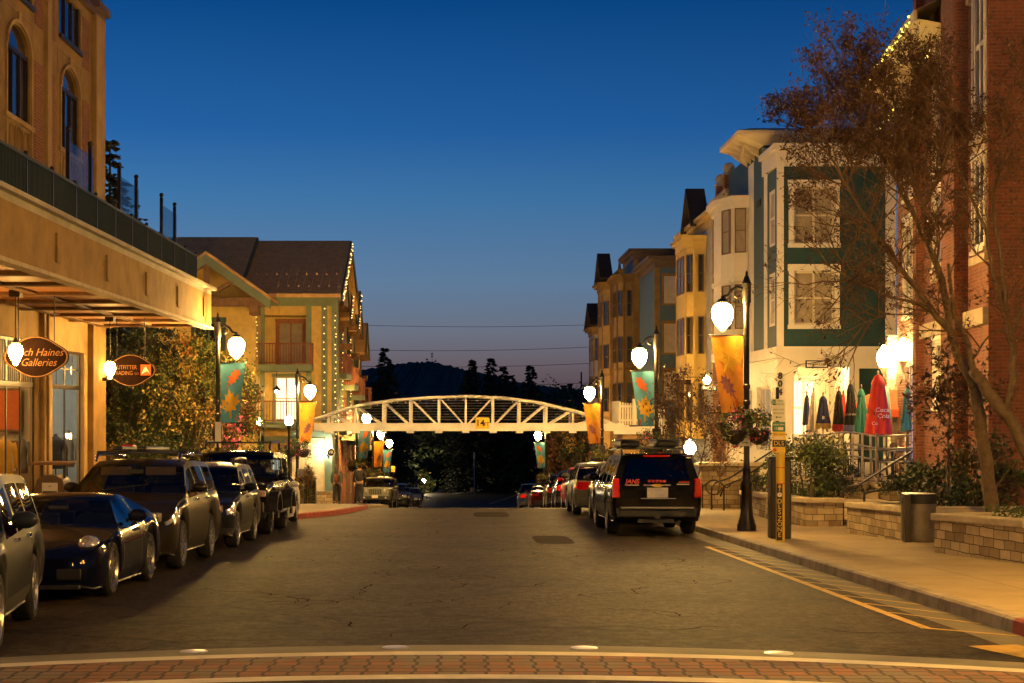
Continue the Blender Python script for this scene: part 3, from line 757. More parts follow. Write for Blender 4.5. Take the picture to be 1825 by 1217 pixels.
build_each(m2, 'pilaster', m_stucco_lt, lb, bevel=.015)
m2 = MB(); ubox(m2, 'x', XW, 15.9, 47.1, 11.22, 11.4, -.5, .12, 1); ubox(m2, 'x', XW, 45.8, 47.2, 11.4, 11.62, -.5, .25, 1); m2.build('parapet_coping', Mt('brown_coping', (.12,.07,.04), .6), lb)
# canopy: slab, fascia, wood soffit with beams
mb = MB(); mb.box(XW, -7.3, 16, 47, 3.38, 3.5); mb.box(XW, -7.16, 15.9, 47.14, 3.5, 3.58); mb.build('canopy_slab', m_concrete, lb)
mb = MB(); mb.box(-7.42, -7.3, 16, 47, ZC, 3.38); mb.box(XW, -7.42, 46.88, 47, ZC, 3.38)
y = 45.6
while y > 16: mb.box(-7.3, -7.26, y-.14, y+.14, ZC+.22, 3.2); y -= 4.1
mb.build('fascia', m_stucco, lb)
mb = MB(); mb.box(-7.5, -7.24, 16, 47.06, ZC-.07, ZC); mb.build('fascia_edge', m_limecap, lb)
mb = MB(); mb.box(XW, -7.42, 16, 46.88, ZC+.02, ZC+.06); mb.build('soffit', m_soffit, lb)
y = 45.8
while y > 16:
    m2 = MB(); m2.box(XW, -7.5, y-.16, y+.16, ZC-.05, ZC+.02); m2.build('beam', m_timber, lb); y -= 2.45
mb = MB(); mb.box(-8.95, -8.75, 16, 46.9, ZC-.03, ZC+.018); mb.box(-10.3, -10.1, 16, 46.9, ZC-.03, ZC+.018); mb.build('beam', m_timber, lb)
# railing on the canopy edge
m2 = MB(); XR = -7.73
m2.bar((XR,16,4.5),(XR,46.9,4.5),.07,.05); m2.bar((XR,16,3.68),(XR,46.9,3.68),.04,.04)
y = 16.05
while y < 46.9: m2.box(XR-.016, XR+.016, y-.009, y+.009, 3.68, 4.48); y += .085
o = m2.build('railing', m_greenrail, lb)
for k in range(17):
    yy = 46.9 - k*1.82
    p = MB(); p.box(XR-.03,XR+.03,yy-.03,yy+.03,3.5,4.52); p.ball((XR,yy,4.57),.045,n=8,m=6); p.build('post', m_dark, o)
# ground floor: shop front with two display windows
shop = [(36.5, 40.1, -2.15, 1.75), (41.5, 44.95, -2.15, 1.62), (29.5, 33.2, -2.15, 1.75), (24, 27.6, -2.0, 1.75)]
mb = MB(); wall(mb, 'x', XW, 16, 46.99, Zg, ZC+.3, shop, 1, .2); mb.build('shopfront_wall', m_stucco_lt, lb)
m2 = MB()
for yy in (40.55, 35.3, 28.6): ubox(m2, 'x', XW, yy-.28, yy+.28, Zg, ZC, -.01, .12, 1); ubox(m2, 'x', XW, yy-.06, yy+.06, Zg, ZC, .12, .17, 1)
ubox(m2, 'x', XW, 45.4, 46.985, Zg, ZC, -.01, .16, 1); build_each(m2, 'pier', m_stucco, lb)
def glassmat():
    m, nt, out = newmat('shop_glass'); t = nd(nt, 'ShaderNodeBsdfTransparent'); g = nd(nt, 'ShaderNodeBsdfGlossy'); g.inputs['Roughness'].default_value = .02
    mx = nd(nt, 'ShaderNodeMixShader'); mx.inputs[0].default_value = .07; nt.links.new(t.outputs[0], mx.inputs[1]); nt.links.new(g.outputs[0], mx.inputs[2]); nt.links.new(mx.outputs[0], out.inputs[0])
    MATS['shop_glass'] = m; return m
m_glass = glassmat()
def screenglass():
    m, nt, out = newmat('screen_glass'); t = nd(nt, 'ShaderNodeBsdfTransparent'); t.inputs[0].default_value = (.72,.74,.76,1); g = nd(nt, 'ShaderNodeBsdfGlossy'); g.inputs['Roughness'].default_value = .15; g.inputs[0].default_value = (.7,.75,.8,1)
    mx = nd(nt, 'ShaderNodeMixShader'); mx.inputs[0].default_value = .18
    nt.links.new(t.outputs[0], mx.inputs[1]); nt.links.new(g.outputs[0], mx.inputs[2]); nt.links.new(mx.outputs[0], out.inputs[0]); return m
m_screen = screenglass()
m_wallin = Mt('shop_interior_paint', (.5,.42,.28), .8, var=.12); m_wallin2 = Mt('cool_shop_interior_paint', (.42,.45,.44), .8, var=.12); m_floorin = Mt('shop_wood_floor', (.2,.11,.05), .5)
m_ceill = Em('shop_ceiling_lamp', (1., .66, .28), 150); m_ceilw = Em('cool_shop_ceiling_lamp', (.95, .92, .72), 150)
for i, (a, b, z0, z1) in enumerate(shop):
    ztr = .66
    f = MB()
    nn = 3 if i == 0 else 2
    for k in range(nn+1):
        u = a + (b-a)*k/nn; ubox(f, 'x', XW, u-.05, u+.05, z0, z1, -.13, -.10, 1)
    ubox(f, 'x', XW, a, b, ztr-.06, ztr+.06, -.14, -.09, 1); ubox(f, 'x', XW, a, b, z0, z0+.1, -.14, -.09, 1); ubox(f, 'x', XW, a, b, z1-.08, z1, -.14, -.09, 1)
    if i in (0, 2):
        u = a
        while u < b: ubox(f, 'x', XW, u, u+.035, ztr, z1, -.125, -.108, 1); u += .16
    else:
        ubox(f, 'x', XW, a, b, 1.12, 1.16, -.125, -.108, 1)
        for k in range(1, 4): u = a+(b-a)*k/4; ubox(f, 'x', XW, u-.015, u+.015, ztr, z1, -.125, -.108, 1)
    o = f.build('display_window', m_iron, lb, bevel=.006)
    p = MB(); ubox(p, 'x', XW, a, b, z0, z1, -.15, -.142, 1); p.build('pane', m_glass, o)
    for k in range(2):
        m2 = MB(); yy = a + (b-a)*(.3+.4*k); m2.lathe([(.02,.16),(.12,.1),(.15,0),(.02,-.02)], 12, (XW-1.2-.9*k, yy, z1+.05)); m2.build('ceiling_lamp', m_ceilw if i == 1 else m_ceill, lb)
for (a, b, mm) in ((23.5, 41.15, m_wallin), (41.3, 46.7, m_wallin2)):
    m2 = MB(); x0 = XW-3.2; x1 = XW-.21; z0, z1 = -2.15, 1.78
    m2.quad((x0,a,z0-.3),(x0,b,z0-.3),(x0,b,z1+.3),(x0,a,z1+.3))
    for yy in (a, b): m2.quad((x0,yy,z0-.3),(x1,yy,z0-.3),(x1,yy,z1+.3),(x0,yy,z1+.3))
    m2.quad((x0,a,z1+.3),(x1,a,z1+.3),(x1,b,z1+.3),(x0,b,z1+.3))
    m2.m = 1; m2.quad((x0,a,z0-.02),(x1,a,z0-.02),(x1,b,z0-.02),(x0,b,z0-.02))
    m2.build('shop_interior', [mm, m_floorin], lb)
def coat(lab, x, y, z, mat, hood=False, h=.85):
    r = thing('clothes_dummy', lab, 'display dummy', (x, y, z))
    m2 = MB(); m2.lathe([(.16,0),(.16,.02),(.02,.03),(.018,.72),(.1,.74)], 12, (x,y,z)); m2.build('stand', m_dark, r)
    m2 = MB(); m2.lathe([(.2,.62),(.205,.8),(.18,1.0),(.2,1.2),(.21,1.36),(.13,1.46),(.06,1.5),(.05,1.56)], 14, (x,y,z), 1, .68)
    for s in (-1, 1): m2.tube([(x+s*.19,y,z+1.40),(x+s*.27,y,z+1.15),(x+s*.27,y+.0,z+.8)], [.075,.065,.05], 8)
    if hood: m2.ball((x,y+.05,z+1.54), .12, .12, .13)
    m2.build('jacket', mat, r, smooth=True); return r
m_coatd = Mt('black_coat_cloth', (.015,.016,.02), .9, var=.2, bump=.2); m_coatg = Mt('grey_hoodie_cloth', (.16,.16,.14), .95, var=.2, bump=.2); m_coaty = Mt('mustard_cloth', (.55,.30,.03), .9, var=.2)
coat('black long coat on a dummy inside the far display window', -10.98, 43.75, -2.15, m_coatd)
coat('grey hooded jacket on a dummy inside the far display window', -11.05, 45.3, -2.15, m_coatg, True)
coat('mustard yellow jacket on a dummy inside the near display window', -10.98, 38.9, -2.15, m_coaty)
coat('dark grey coat on a dummy behind the near display window', -11.05, 40.45, -2.15, m_coatg)
for i, (x, y, z, wd, h, m, lab) in enumerate(((-11.15,39.6,-1.1,.6,.8,m_whpaint,'pale canvas standing in the near display window'),(-11.55,41.0,.05,.8,1.1,m_lf_o,'red and orange painting hanging in the near display window'),(-11.3,38.2,-1.3,.5,.6,m_limecap,'small beige picture standing in the near display window'))):
    m2 = MB(); m2.box(x-wd/2,x+wd/2,y,y+.05,z-h/2,z+h/2); m2.m = 1; m2.box(x-wd/2+.06,x+wd/2-.06,y-.006,y,z-h/2+.06,z+h/2-.06)
    tag(rebase(m2.build('framed_picture', [m_timber, m]), (x,y,z-h/2)), lab, 'picture')
m2 = MB(); m2.box(-12.2,-11.3,44.1,44.8,-2.15,-1.45); m2.box(-12.25,-11.25,44.05,44.85,-1.45,-1.4)
tag(rebase(m2.build('display_table', m_timber), (-11.7,44.4,-2.15)), 'brown display table inside the far display window', 'table')
m2 = MB(); m2.box(-11.9,-11.2,36.9,39.7,-2.17,-1.65); tag(rebase(m2.build('display_plinth', m_timber), (-11.5,38.3,-2.17)), 'low wooden plinth inside the near display window', 'plinth')
# glass wind screens on the canopy terrace
for i, y in enumerate((33.7, 38.7, 44.1)):
    r = thing('glass_screen', ['glass wind screen in front of the arched upper window','glass wind screen beside the dark spruce on the terrace','glass wind screen nearest the lodge roof'][i], 'wind screen', (-8.2, y, 3.58), 'glass screens on the canopy terrace')
    for yy in (y, y+2.0):
        m2 = MB(); m2.box(-8.24,-8.16,yy-.04,yy+.04,3.58,5.82); m2.ball((-8.2,yy,5.88),.06,n=8,m=6); m2.build('post', m_dark, r)
    m2 = MB(); m2.box(-8.206,-8.194,y+.04,y+2.3,4.1,5.62); m2.build('pane', m_screen, r)
# hanging pendants and oval shop signs
def pendant(x, y, z, lab):
    r = thing('pendant_lamp', lab, 'pendant lamp', (x, y, z), 'pendant lamps under the canopy')
    m2 = MB(); m2.box(x-.11,x+.11,y-.11,y+.11,ZC-.12,ZC+.02); m2.tube([(x,y,ZC-.1),(x,y,z+.25)], .012, 6); m2.lathe([(.02,.3),(.05,.24),(.06,.18)], 12, (x,y,z)); m2.build('mount', m_iron, r)
    m2 = MB(); m2.lathe([(.05,.19),(.13,.12),(.15,.0),(.11,-.12),(.06,-.18),(.05,-.24),(.02,-.26)], 14, (x,y,z)); m2.build('globe', m_globe2, r, smooth=True)
    m2 = MB()
    for k in range(6):
        t = k*PI/3; m2.tube([(x+.13*math.cos(t),y+.13*math.sin(t),z+.15),(x+.165*math.cos(t),y+.165*math.sin(t),z),(x+.06*math.cos(t),y+.06*math.sin(t),z-.22)], .007, 4)
    m2.build('cage', m_iron, r)
PND = [(PX(28,33), 33, PZ(628,33), 'glowing caged pendant lamp before the gallery sign'), (PX(196,42), 42, PZ(657,42), 'glowing caged pendant lamp before the outfitter sign'), (PX(196,42)-.05, 24.4, 1.15, 'near pendant lamp under the canopy'), (-9.1, 16.5, 1.15, 'nearest pendant lamp under the canopy')]
for a in PND: pendant(*a)
def ovalsign(px, py, Y, wpx, hpx, lab, lines, logo=False):
    x, z = PX(px, Y), PZ(py, Y); a, b = wpx*Y/F/2, hpx*Y/F/2
    r = thing('hanging_sign', lab, 'shop sign', (x, Y, z), 'oval signs hanging under the canopy')
    n = 40
    def out_(k): return [(x + a*k*math.cos(t)*(1 - .10*abs(math.sin(2*t))**3), z + b*k*math.sin(t)*(1 + .06*math.cos(4*t))) for t in [2*PI*i/n for i in range(n)]]
    m2 = MB(); m2.prism([(u, Y-.03, v) for u, v in out_(1)], (0,.06,0)); m2.m = 1
    o1, o2 = out_(.98), out_(.93)
    for i in range(n):
        j = (i+1) % n; m2.quad((o1[i][0],Y-.036,o1[i][1]),(o1[j][0],Y-.036,o1[j][1]),(o2[j][0],Y-.036,o2[j][1]),(o2[i][0],Y-.036,o2[i][1]))
    m2.build('board', [m_signbr, m_timber], r)
    for (t, s, dx, dz, sh, m, sx) in lines: text(t, s, m, r, (x+dx, Y-.045, z+dz), FACE_CAM, shear=sh, sx=sx)
    if logo:
        m2 = MB(); m2.box(x+.27,x+.54,Y-.045,Y-.035,z-.13,z+.15); m2.m = 1
        m2.poly([(x+.29,Y-.05,z-.1),(x+.36,Y-.05,z+.06),(x+.41,Y-.05,z+.1),(x+.52,Y-.05,z-.1),(x+.44,Y-.05,z-.02)]); m2.build('emblem', [m_lf_o, m_whtxt], r)
    for s in (-.55, .55):
        m2 = MB(); m2.tube([(x+a*s,Y,z+b*.8),(x+a*s,Y,ZC+.25)], .012, 6); m2.build('hanger', m_iron, r)
ovalsign(65, 636, 33.6, 116, 70, 'brown oval sign with gilt italic gallery lettering under the canopy', [('Rich Haines', .22, .06, .09, .35, m_goldtxt, .95), ('Galleries', .22, .05, -.12, .35, m_goldtxt, .95)])
ovalsign(233, 660, 42.8, 90, 54, 'brown oval outfitter sign with small orange mountain emblem under the canopy', [('OUTFITTER', .15, -.14, .075, 0, m_goldtxt, .8), ('TRADING', .15, -.2, -.075, 0, m_goldtxt, .8), ('CO', .08, .16, -.09, 0, m_goldtxt, .9)], True)
r = thing('wall_lamp', 'small glowing wall lamp on the far corner of the shop building', 'wall lamp', (-10.2, 46.6, PZ(660,46.6)))
m2 = MB(); z = PZ(660,46.6); m2.box(-10.4,-10.22,46.5,46.7,z-.3,z-.2); m2.tube([(-10.3,46.6,z-.25),(-10.15,46.6,z-.28),(-10.12,46.6,z-.14)], .02, 6); m2.build('bracket', m_iron, r)
m2 = MB(); m2.lathe([(.05,-.14),(.11,-.04),(.11,.06),(.05,.14)], 12, (-10.12,46.6,z)); m2.build('globe', m_globe2, r, smooth=True)
# recycling bin in front of the shop
x, y = PX(95,31.7), 31.7; z = G(y)+.15
r = thing('recycling_bin', 'brown arched recycling bin with roof and paper notice before the display windows', 'bin', (x,y,z))
m2 = MB(); prof = [(x-.30,y-.3,z),(x+.30,y-.3,z),(x+.30,y-.3,z+1.0),(x+.25,y-.3,z+1.18),(x+.12,y-.3,z+1.26),(x-.12,y-.3,z+1.26),(x-.25,y-.3,z+1.18),(x-.30,y-.3,z+1.0)]
m2.prism(prof, (0,.6,0)); m2.build('body', Mt('brown_bin_metal', (.10,.06,.03), .45, .3), r, bevel=.02)
m2 = MB(); m2.box(x-.36,x+.36,y-.34,y+.34,z+1.46,z+1.52); m2.build('lid', m_timber, r, bevel=.02)
for s in (-1,1): m2 = MB(); m2.bar((x+s*.22,y,z+1.2),(x+s*.22,y,z+1.46),.05); m2.build('support', m_iron, r)
m2 = MB(); m2.box(x-.14,x+.16,y-.312,y-.302,z+.55,z+1.12); m2.m = 1; m2.box(x-.13,x+.15,y-.316,y-.31,z+.82,z+.96); o = m2.build('notice', [m_signw, m_blacktxt], r)
text('PCMAIN', .06, m_signg, r, (x+.01,y-.318,z+.68), FACE_CAM); text('UP', .05, m_signg, r, (x+.01,y-.318,z+1.05), FACE_CAM)
# ------------------------------------------------------------------ lodge on the left behind the bushes
def string_light(lab, pts, n, mat, grp, r_=.027, parent_loc=None):
    P = [Vector(p) for p in pts]; seg = [(b-a).length for a, b in zip(P, P[1:])]; tot = sum(seg)
    m2 = MB(); m2.tube(P, .008, 4); o = rebase(m2.build('string_light', m_black), P[0]); tag(o, lab, 'string lights', grp)
    first = None
    for i in range(n):
        d = tot*(i+.5)/n
        for (a, b), s in zip(zip(P, P[1:]), seg):
            if d <= s: p = a + (b-a)*d/s; break
            d -= s
        p = p + Vector((rnd(-.03,.03), rnd(-.04,.01), rnd(-.09,.09)))
        if first is None:
            m2 = MB(); m2.ball((0,0,0), r_, n=6, m=4); first = m2.build('bulb', mat, None, smooth=True); b_ = first
        else: b_ = first.copy(); COL.objects.link(b_)
        b_.parent = o; b_.location = p - P[0]
    return o
lg = thing('lodge_building', 'ochre three storey lodge with brown standing seam roof, timber gable and balconies', 'building', (-10, 80, G(80)))
zg = G(82)-.6
# gabled wing
mb = MB(); wall(mb, 'y', 78, -16, -10.0, zg, 5.5, [(-12.9,-11.6,1.2,4.3)], -1, .15)
mb.quad((-10.0,78,zg),(-10.0,84,zg),(-10.0,84,5.6),(-10.0,78,5.6)); mb.poly([(-15.5,78.3,5.5),(-9.9,78.3,5.5),(-12.2,78.3,7.4)]); mb.quad((-16,78,zg),(-16,92,zg),(-16,92,5.6),(-16,78,5.6))
mb.build('wall', m_yellowside, lg)
window(lg, 'y', 78, -12.9, -11.6, 1.2, 4.3, -1, .15, m_sagedk, m_pane, .08, 2, 3, .18, m_sagedk)
mb = MB()
for s in (-1, 1):   # wing roof slabs
    a = (-12.2, 76.9, 7.62); b = (-12.2+s*3.1, 76.9, 5.42)
    mb.prism([a, b, (b[0], b[1], b[2]-.16), (a[0], a[1], a[2]-.16)], (0, 9, 0))
mb.build('wing_roof', m_roof, lg)
mb = MB()
for s in (-1, 1):
    a = (-12.2, 76.86, 7.46); b = (-12.2+s*3.05, 76.86, 5.28); mb.prism([a, b, (b[0], b[1], b[2]-.42), (a[0], a[1], a[2]-.46)], (0, .1, 0))
mb.build('bargeboard', m_sage, lg)
mb = MB(); mb.box(-15.0,-9.35,77.0,77.3,5.0,5.42)
mb.bar((-12.2,77.1,5.3),(-12.2,77.1,7.1),.26,.26)
for s in (-1, 1):
    mb.bar((-12.2,77.12,5.5),(-12.2+s*1.35,77.12,6.25),.2,.2); mb.bar((-12.2+s*.1,77.14,7.0),(-12.2+s*2.6,77.14,5.25),.22,.22)
mb.box(-10.15,-9.75,76.9,78,4.6,5.05)
mb.build('truss', m_timber, lg, bevel=.01)
# main body
o1 = (-10.0, -7.75, -.5, 1.95); o2 = (-10.0, -7.75, 2.3, 4.75)
mb = MB(); wall(mb, 'y', 80, -10.0, -6.3, zg, 5.7, [o1, o2, (-9.5,-9.05,-4.6,-2.0)], -1, 1.4)
mb.build('wall', m_batten, lg)
mb = MB(); mb.quad((-6.3,80,-1.2),(-6.3,82,-1.2),(-6.3,82,5.7),(-6.3,80,5.7)); mb.quad((-6.3,82,-1.2),(-7,82,-1.2),(-7,82,5.7),(-6.3,82,5.7)); mb.quad((-7,82,-1.2),(-7,104,-1.2),(-7,104,5.7),(-7,82,5.7)); mb.quad((-7,104,zg-3),(-16,104,zg-3),(-16,104,5.7),(-7,104,5.7))
mb.build('street_wall', m_yellowside, lg)
mb = MB(); mb.quad((-6.3,80,zg-3),(-6.3,82,zg-3),(-6.3,82,-1.2),(-6.3,80,-1.2)); mb.quad((-6.9,82,zg-3),(-6.9,104,zg-3),(-6.9,104,-1.2),(-6.9,82,-1.2)); mb.build('ground_storey_wall', m_lime, lg)
# recess backs
mb = MB()
for o in (o1, o2): mb.quad((o[0],81.4,o[2]),(o[1],81.4,o[2]),(o[1],81.4,o[3]),(o[0],81.4,o[3]))
mb.build('recess_wall', m_yellowside, lg)
window(lg, 'y', 81.398, -9.45, -8.3, -.42, 1.75, -1, -.03, m_cream, m_litpane, .07, 2, 2, .12, m_sage)
window(lg, 'y', 81.398, -9.3, -8.0, 2.32, 4.5, -1, -.03, m_redwood, m_blind, .08, 2, 2, .12, m_redwood)
mb = MB(); mb.box(-9.5,-9.05,81.0,81.1,-4.6,-2.0); mb.build('doorway_light', Em('doorway_light', (.9,.95,.75), 3.5), lg)
def railing(parent, pts, z0, z1, mat, step=.13, bw=.03):
    m2 = MB()
    for p, q in zip(pts, pts[1:]):
        m2.bar((p[0],p[1],z1),(q[0],q[1],z1),.1,.06); m2.bar((p[0],p[1],z0+.08),(q[0],q[1],z0+.08),.05,.05)
        L = math.hypot(q[0]-p[0], q[1]-p[1]); n = max(1, int(L/step))
        for i in range(n+1):
            x = p[0]+(q[0]-p[0])*i/n; y = p[1]+(q[1]-p[1])*i/n; m2.box(x-bw/2,x+bw/2,y-bw/2,y+bw/2,z0+.08,z1)
    for p in pts: m2.box(p[0]-.05,p[0]+.05,p[1]-.05,p[1]+.05,z0,z1+.06)
    return m2.build('railing', mat, parent)
for (z0, m) in ((2.3, m_redwood), (-.5, m_redwood)):
    b = MB(); b.box(-10.15,-7.4,78.9,80.0,z0-.3,z0); ob = b.build('balcony', m_sage, lg)
    railing(ob, [(-10.1,80),(-10.1,79),(-7.45,79),(-7.45,80)], z0, z0+1.02, m)
mb = MB(); m2 = mb
for (a, b) in ((-10.1,-9.8),(-7.75,-7.5),(-7.0,-6.72),(-6.5,-6.2)): mb.box(a,b,79.9,80.02,zg,5.6)
mb.box(-10.0,-6.2,79.88,80.0,5.2,5.75); mb.box(-6.34,-6.2,80.02,80.5,zg,5.7); mb.box(-10.1,-7.5,79.9,80.03,1.95,2.3-.3); mb.box(-10.1,-6.2,79.9,80.0,-1.55,-1.2)
mb.build('trim', m_sage, lg)
mb = MB(); mb.box(-7.5,-6.2,79.6,80.4,zg,-2.2); mb.box(-9.0,-8.3,79.7,80.3,zg,-1.6); build_each(mb, 'stone_pier', m_lime, lg)
# main roof
def gable_roof(parent, x0, x1, y0, yr, y1, ze, zr, mat, th=.18, name='roof'):
    m2 = MB()
    m2.prism([(x0,y0,ze),(x0,yr,zr),(x0,yr,zr-th),(x0,y0,ze-th)], (x1-x0,0,0)); m2.prism([(x0,y1,ze),(x0,yr,zr),(x0,yr,zr-th),(x0,y1,ze-th)], (x1-x0,0,0))
    o = m2.build(name, mat, parent)
    b = MB()
    for (ya, za, yb, zb) in ((y0,ze-.02,yr,zr-.02),(y1,ze-.02,yr,zr-.02)): b.prism([(x1+.001,ya,za),(x1+.001,yb,zb),(x1+.001,yb,zb-.34),(x1+.001,ya,za-.34)], (.08,0,0))
    b.build('bargeboard', m_sagedk, o)
    return o
gable_roof(lg, -10.9, -6.0, 79.1, 86, 93, 5.75, 9.05, m_roof)
gable_roof(lg, -22, -10.9, 78.6, 85.6, 93, 5.95, 9.2, m_roof)
mb = MB(); mb.poly([(-6.3,80,5.65),(-6.3,92,5.65),(-6.3,86,8.8)]); mb.build('gable_wall', m_yellowside, lg)
mb = MB()
for k in range(9): mb.box(-10.4+k*.5,-10.34+k*.5,81.4,81.46,6.83,6.95); mb.box(-10.15+k*.5,-10.1+k*.5,79.9,79.96,6.1,6.22)
mb.build('snow_guards', m_roof, lg)
# street side gabled bays stepping down the hill
for i, (ya, yb, xo, zr, ze) in enumerate(((84.2, 88.4, -6.82, 8.0, 5.9), (90, 94.4, -6.8, 7.5, 5.2), (96, 100, -6.78, 7.3, 4.9), (100.8, 103.6, -6.6, 5.6, 3.7))):
    ym = (ya+yb)/2
    b = MB(); b.box(-7.2, xo, ya, yb, -1.0, ze-.1); b.poly([(xo,ya,ze-.1),(xo,yb,ze-.1),(xo,ym,zr-.3)]); ob = b.build('street_bay', m_yellowside, lg)
    t = MB()
    for yy in (ya, yb): t.box(xo-.1,xo+.07,yy-.1,yy+.14,-1.0,ze)
    t.box(-7.2,xo+.06,ya-.06,ya-.005,-1.0,ze-.1)
    t.build('trim', m_sagedk, ob)
    gable_roof(ob, -9, xo+.5, ya-.6, ym, yb+.6, ze, zr, m_roof, name='bay_roof')
    t = MB()
    for (yy, zz) in ((ya, ze-.3), (ya, ze-1.6), (yb, ze-.3)): t.bar((xo-.2,yy,zz),(xo+.62,yy,zz),.3,.34)
    t.bar((xo+.4,ym,ze),(xo+.4,ym,zr-.2),.2); build_each(t, 'beam_end', m_timber, ob)
    for z0 in (2.0-.5*i, -.9-.4*i):
        bb = MB(); bb.box(xo,xo+.75,ya+.1,yb-.6,z0-.28,z0); b2 = bb.build('street_balcony', m_sage, lg)
        railing(b2, [(xo,ya+.14),(xo+.7,ya+.14),(xo+.7,yb-.64),(xo,yb-.64)], z0, z0+.98, m_redwood)
        window(lg, 'x', xo, ya+1.2, yb-1.6, z0+.05, z0+2.1, 1, .0, m_redwood, m_dimpane, .09, 2, 2)
for yy in (81,): window(lg, 'x', -6.3, yy-.5, yy+.5, 2.7, 4.5, 1, .0, m_redwood, m_pane, .08, 1, 2, .12, m_sagedk)
for yy in (81,): window(lg, 'x', -6.3, yy-.5, yy+.5, -.2, 1.7, 1, .0, m_redwood, m_pane, .08, 1, 2, .12, m_sagedk)
for yy in (83.5, 86, 89.5, 93, 97, 101): window(lg, 'x', -6.9, yy-.8, yy+.8, -4.6-.05*(yy-80), -1.9, 1, .0, m_redwood, m_dimpane, .1, 2, 2, .15, m_redwood)
sl = 'fairy light strings on the lodge'
string_light('vertical fairy light string beside the gabled wing of the lodge', [(PX(458,77.8),77.8,5.4),(PX(458,77.8),77.8,2.5)], 12, m_fairy, sl)
string_light('fairy light string down the narrow green post left of the lodge corner', [(PX(578,79.8),79.8,5.2),(PX(578,79.8),79.8,-1.0)], 16, m_fairy, sl)
string_light('fairy light string down the corner post of the lodge', [(PX(598,79.8),79.8,4.9),(PX(598,79.8),79.8,-1.5)], 22, m_fairy, sl)
string_light('fairy lights along the front roof rake of the lodge', [(-5.85,86,8.9),(-5.85,79.2,5.5)], 34, m_fairy, sl)
for i, (ya, yb, xo, zr, ze) in enumerate(((84.2, 88.4, -6.82, 8.0, 5.9), (90, 94.4, -6.8, 7.5, 5.2), (96, 100, -6.78, 7.3, 4.9))):
    o3 = ['first', 'second', 'third'][i]; x = xo+.63
    string_light('fairy lights along the rake of the %s street gable behind the lodge corner' % o3, [(x,(ya+yb)/2,zr-.15),(x,ya-.6,ze-.15)], 14, m_fairy, sl)
    string_light('fairy light string down the %s street bay behind the lodge corner' % o3, [(xo+.1,ya-.12,ze-.5),(xo+.1,ya-.12,-1.0)], 22, m_fairy, sl)
r = thing('ceiling_pendant', 'dark bell lamp hanging over the lower lodge balcony', 'lamp', (PX(493,79.6), 79.6, .0))
x = PX(493,79.6); m2 = MB(); m2.tube([(x,79.6,2.0),(x,79.6,1.3)], .015, 6); m2.lathe([(.03,1.3),(.09,1.22),(.22,1.08),(.2,1.06)], 12, (x,79.6,0)); m2.build('shade', m_iron, r)
m2 = MB(); m2.ball((x,79.6,1.0), .075, n=8, m=6); m2.build('bulb', Em('balcony_bulb', (1,.62,.26), 500), r)

# ------------------------------------------------------------------ footbridge
YB = 76.0
fb = thing('footbridge', 'cream steel arched truss footbridge over the street with a yellow height sign', 'bridge', (0, YB+1.1, G(YB)))
arch = [(560,748),(600,733),(640,722),(700,713),(770,708),(830,706),(900,709),(960,717),(1020,731),(1070,746),(1108,762)]
def archz(px): return PZ(float(np.interp(px, [a[0] for a in arch], [a[1] for a in arch])), YB)
zb, zt = PZ(768, YB), PZ(751, YB)
xa, xb = PX(560, YB), PX(1112, YB)
vert = [585, 634, 683, 731, 782, 830, 879, 926, 974, 1021, 1067]
for k, yy in enumerate((YB, YB+2.3)):
    m2 = MB(); m2.tube([(PX(p, YB), yy, archz(p)) for p in range(560, 1109, 12)], .07, 8); m2.build('top_chord', m_bridge, fb, smooth=True)
    m2 = MB(); m2.box(xa, xb, yy-.06, yy+.06, zb, zb+.36); m2.build('bottom_beam', m_bridge, fb)
    for p in vert:
        m2 = MB(); m2.bar((PX(p,YB),yy,zb),(PX(p,YB),yy,archz(p)),.11,.11); m2.build('upright', m_bridge, fb)
    m2 = MB()
    for p, q in zip(vert, vert[1:]):
        if q <= 830: m2.bar((PX(p,YB),yy+.0,archz(p)),(PX(q,YB),yy,zb+.2),.07,.07)
        else: m2.bar((PX(q,YB),yy,archz(q)),(PX(p,YB),yy,zb+.2),.07,.07)
    m2.build('diagonals', m_bridge, fb)
    m2 = MB()
    for j in range(9):
        z = zt+.08+j*.13
        lo = [p for p in range(560, 1110, 2) if archz(p) > z+.05]
        if lo: m2.tube([(PX(lo[0],YB),yy+.12,z),(PX(lo[-1],YB),yy+.12,z)], .012, 4)
    m2.build('guard_cables', m_steel, fb)
m2 = MB(); m2.box(xa, xb, YB+.07, YB+2.22, zb+.1, zb+.22); m2.build('deck', m_timber, fb)
for p in vert:
    m2 = MB(); m2.box(PX(p,YB)-.17,PX(p,YB)+.17,YB-.12,YB+.3,zb-.1,zb-.005); m2.build('bearing_light', m_bridge, fb)
for k, yy in enumerate((YB-.05,)):
    pass
x, z = PX(860,YB), PZ(754,YB)
m2 = MB(); m2.box(x-.33,x+.33,YB-.14,YB-.11,z-.26,z+.26); sg = m2.build('height_sign', m_signy, fb)
text('14', .42, m_blacktxt, sg, (x-.11,YB-.147,z-.01), FACE_CAM, bold=.008); text('FT', .24, m_blacktxt, sg, (x+.19,YB-.147,z-.06), FACE_CAM, bold=.004)
string_light('faint fairy lights strung under the arch of the footbridge', [(PX(p,YB),YB-.1,archz(p)-.12) for p in range(580, 1100, 20)], 40, Em('dim_fairy_light', (1,.6,.25), 1.2, False), 'fairy lights on the bridge', .022)
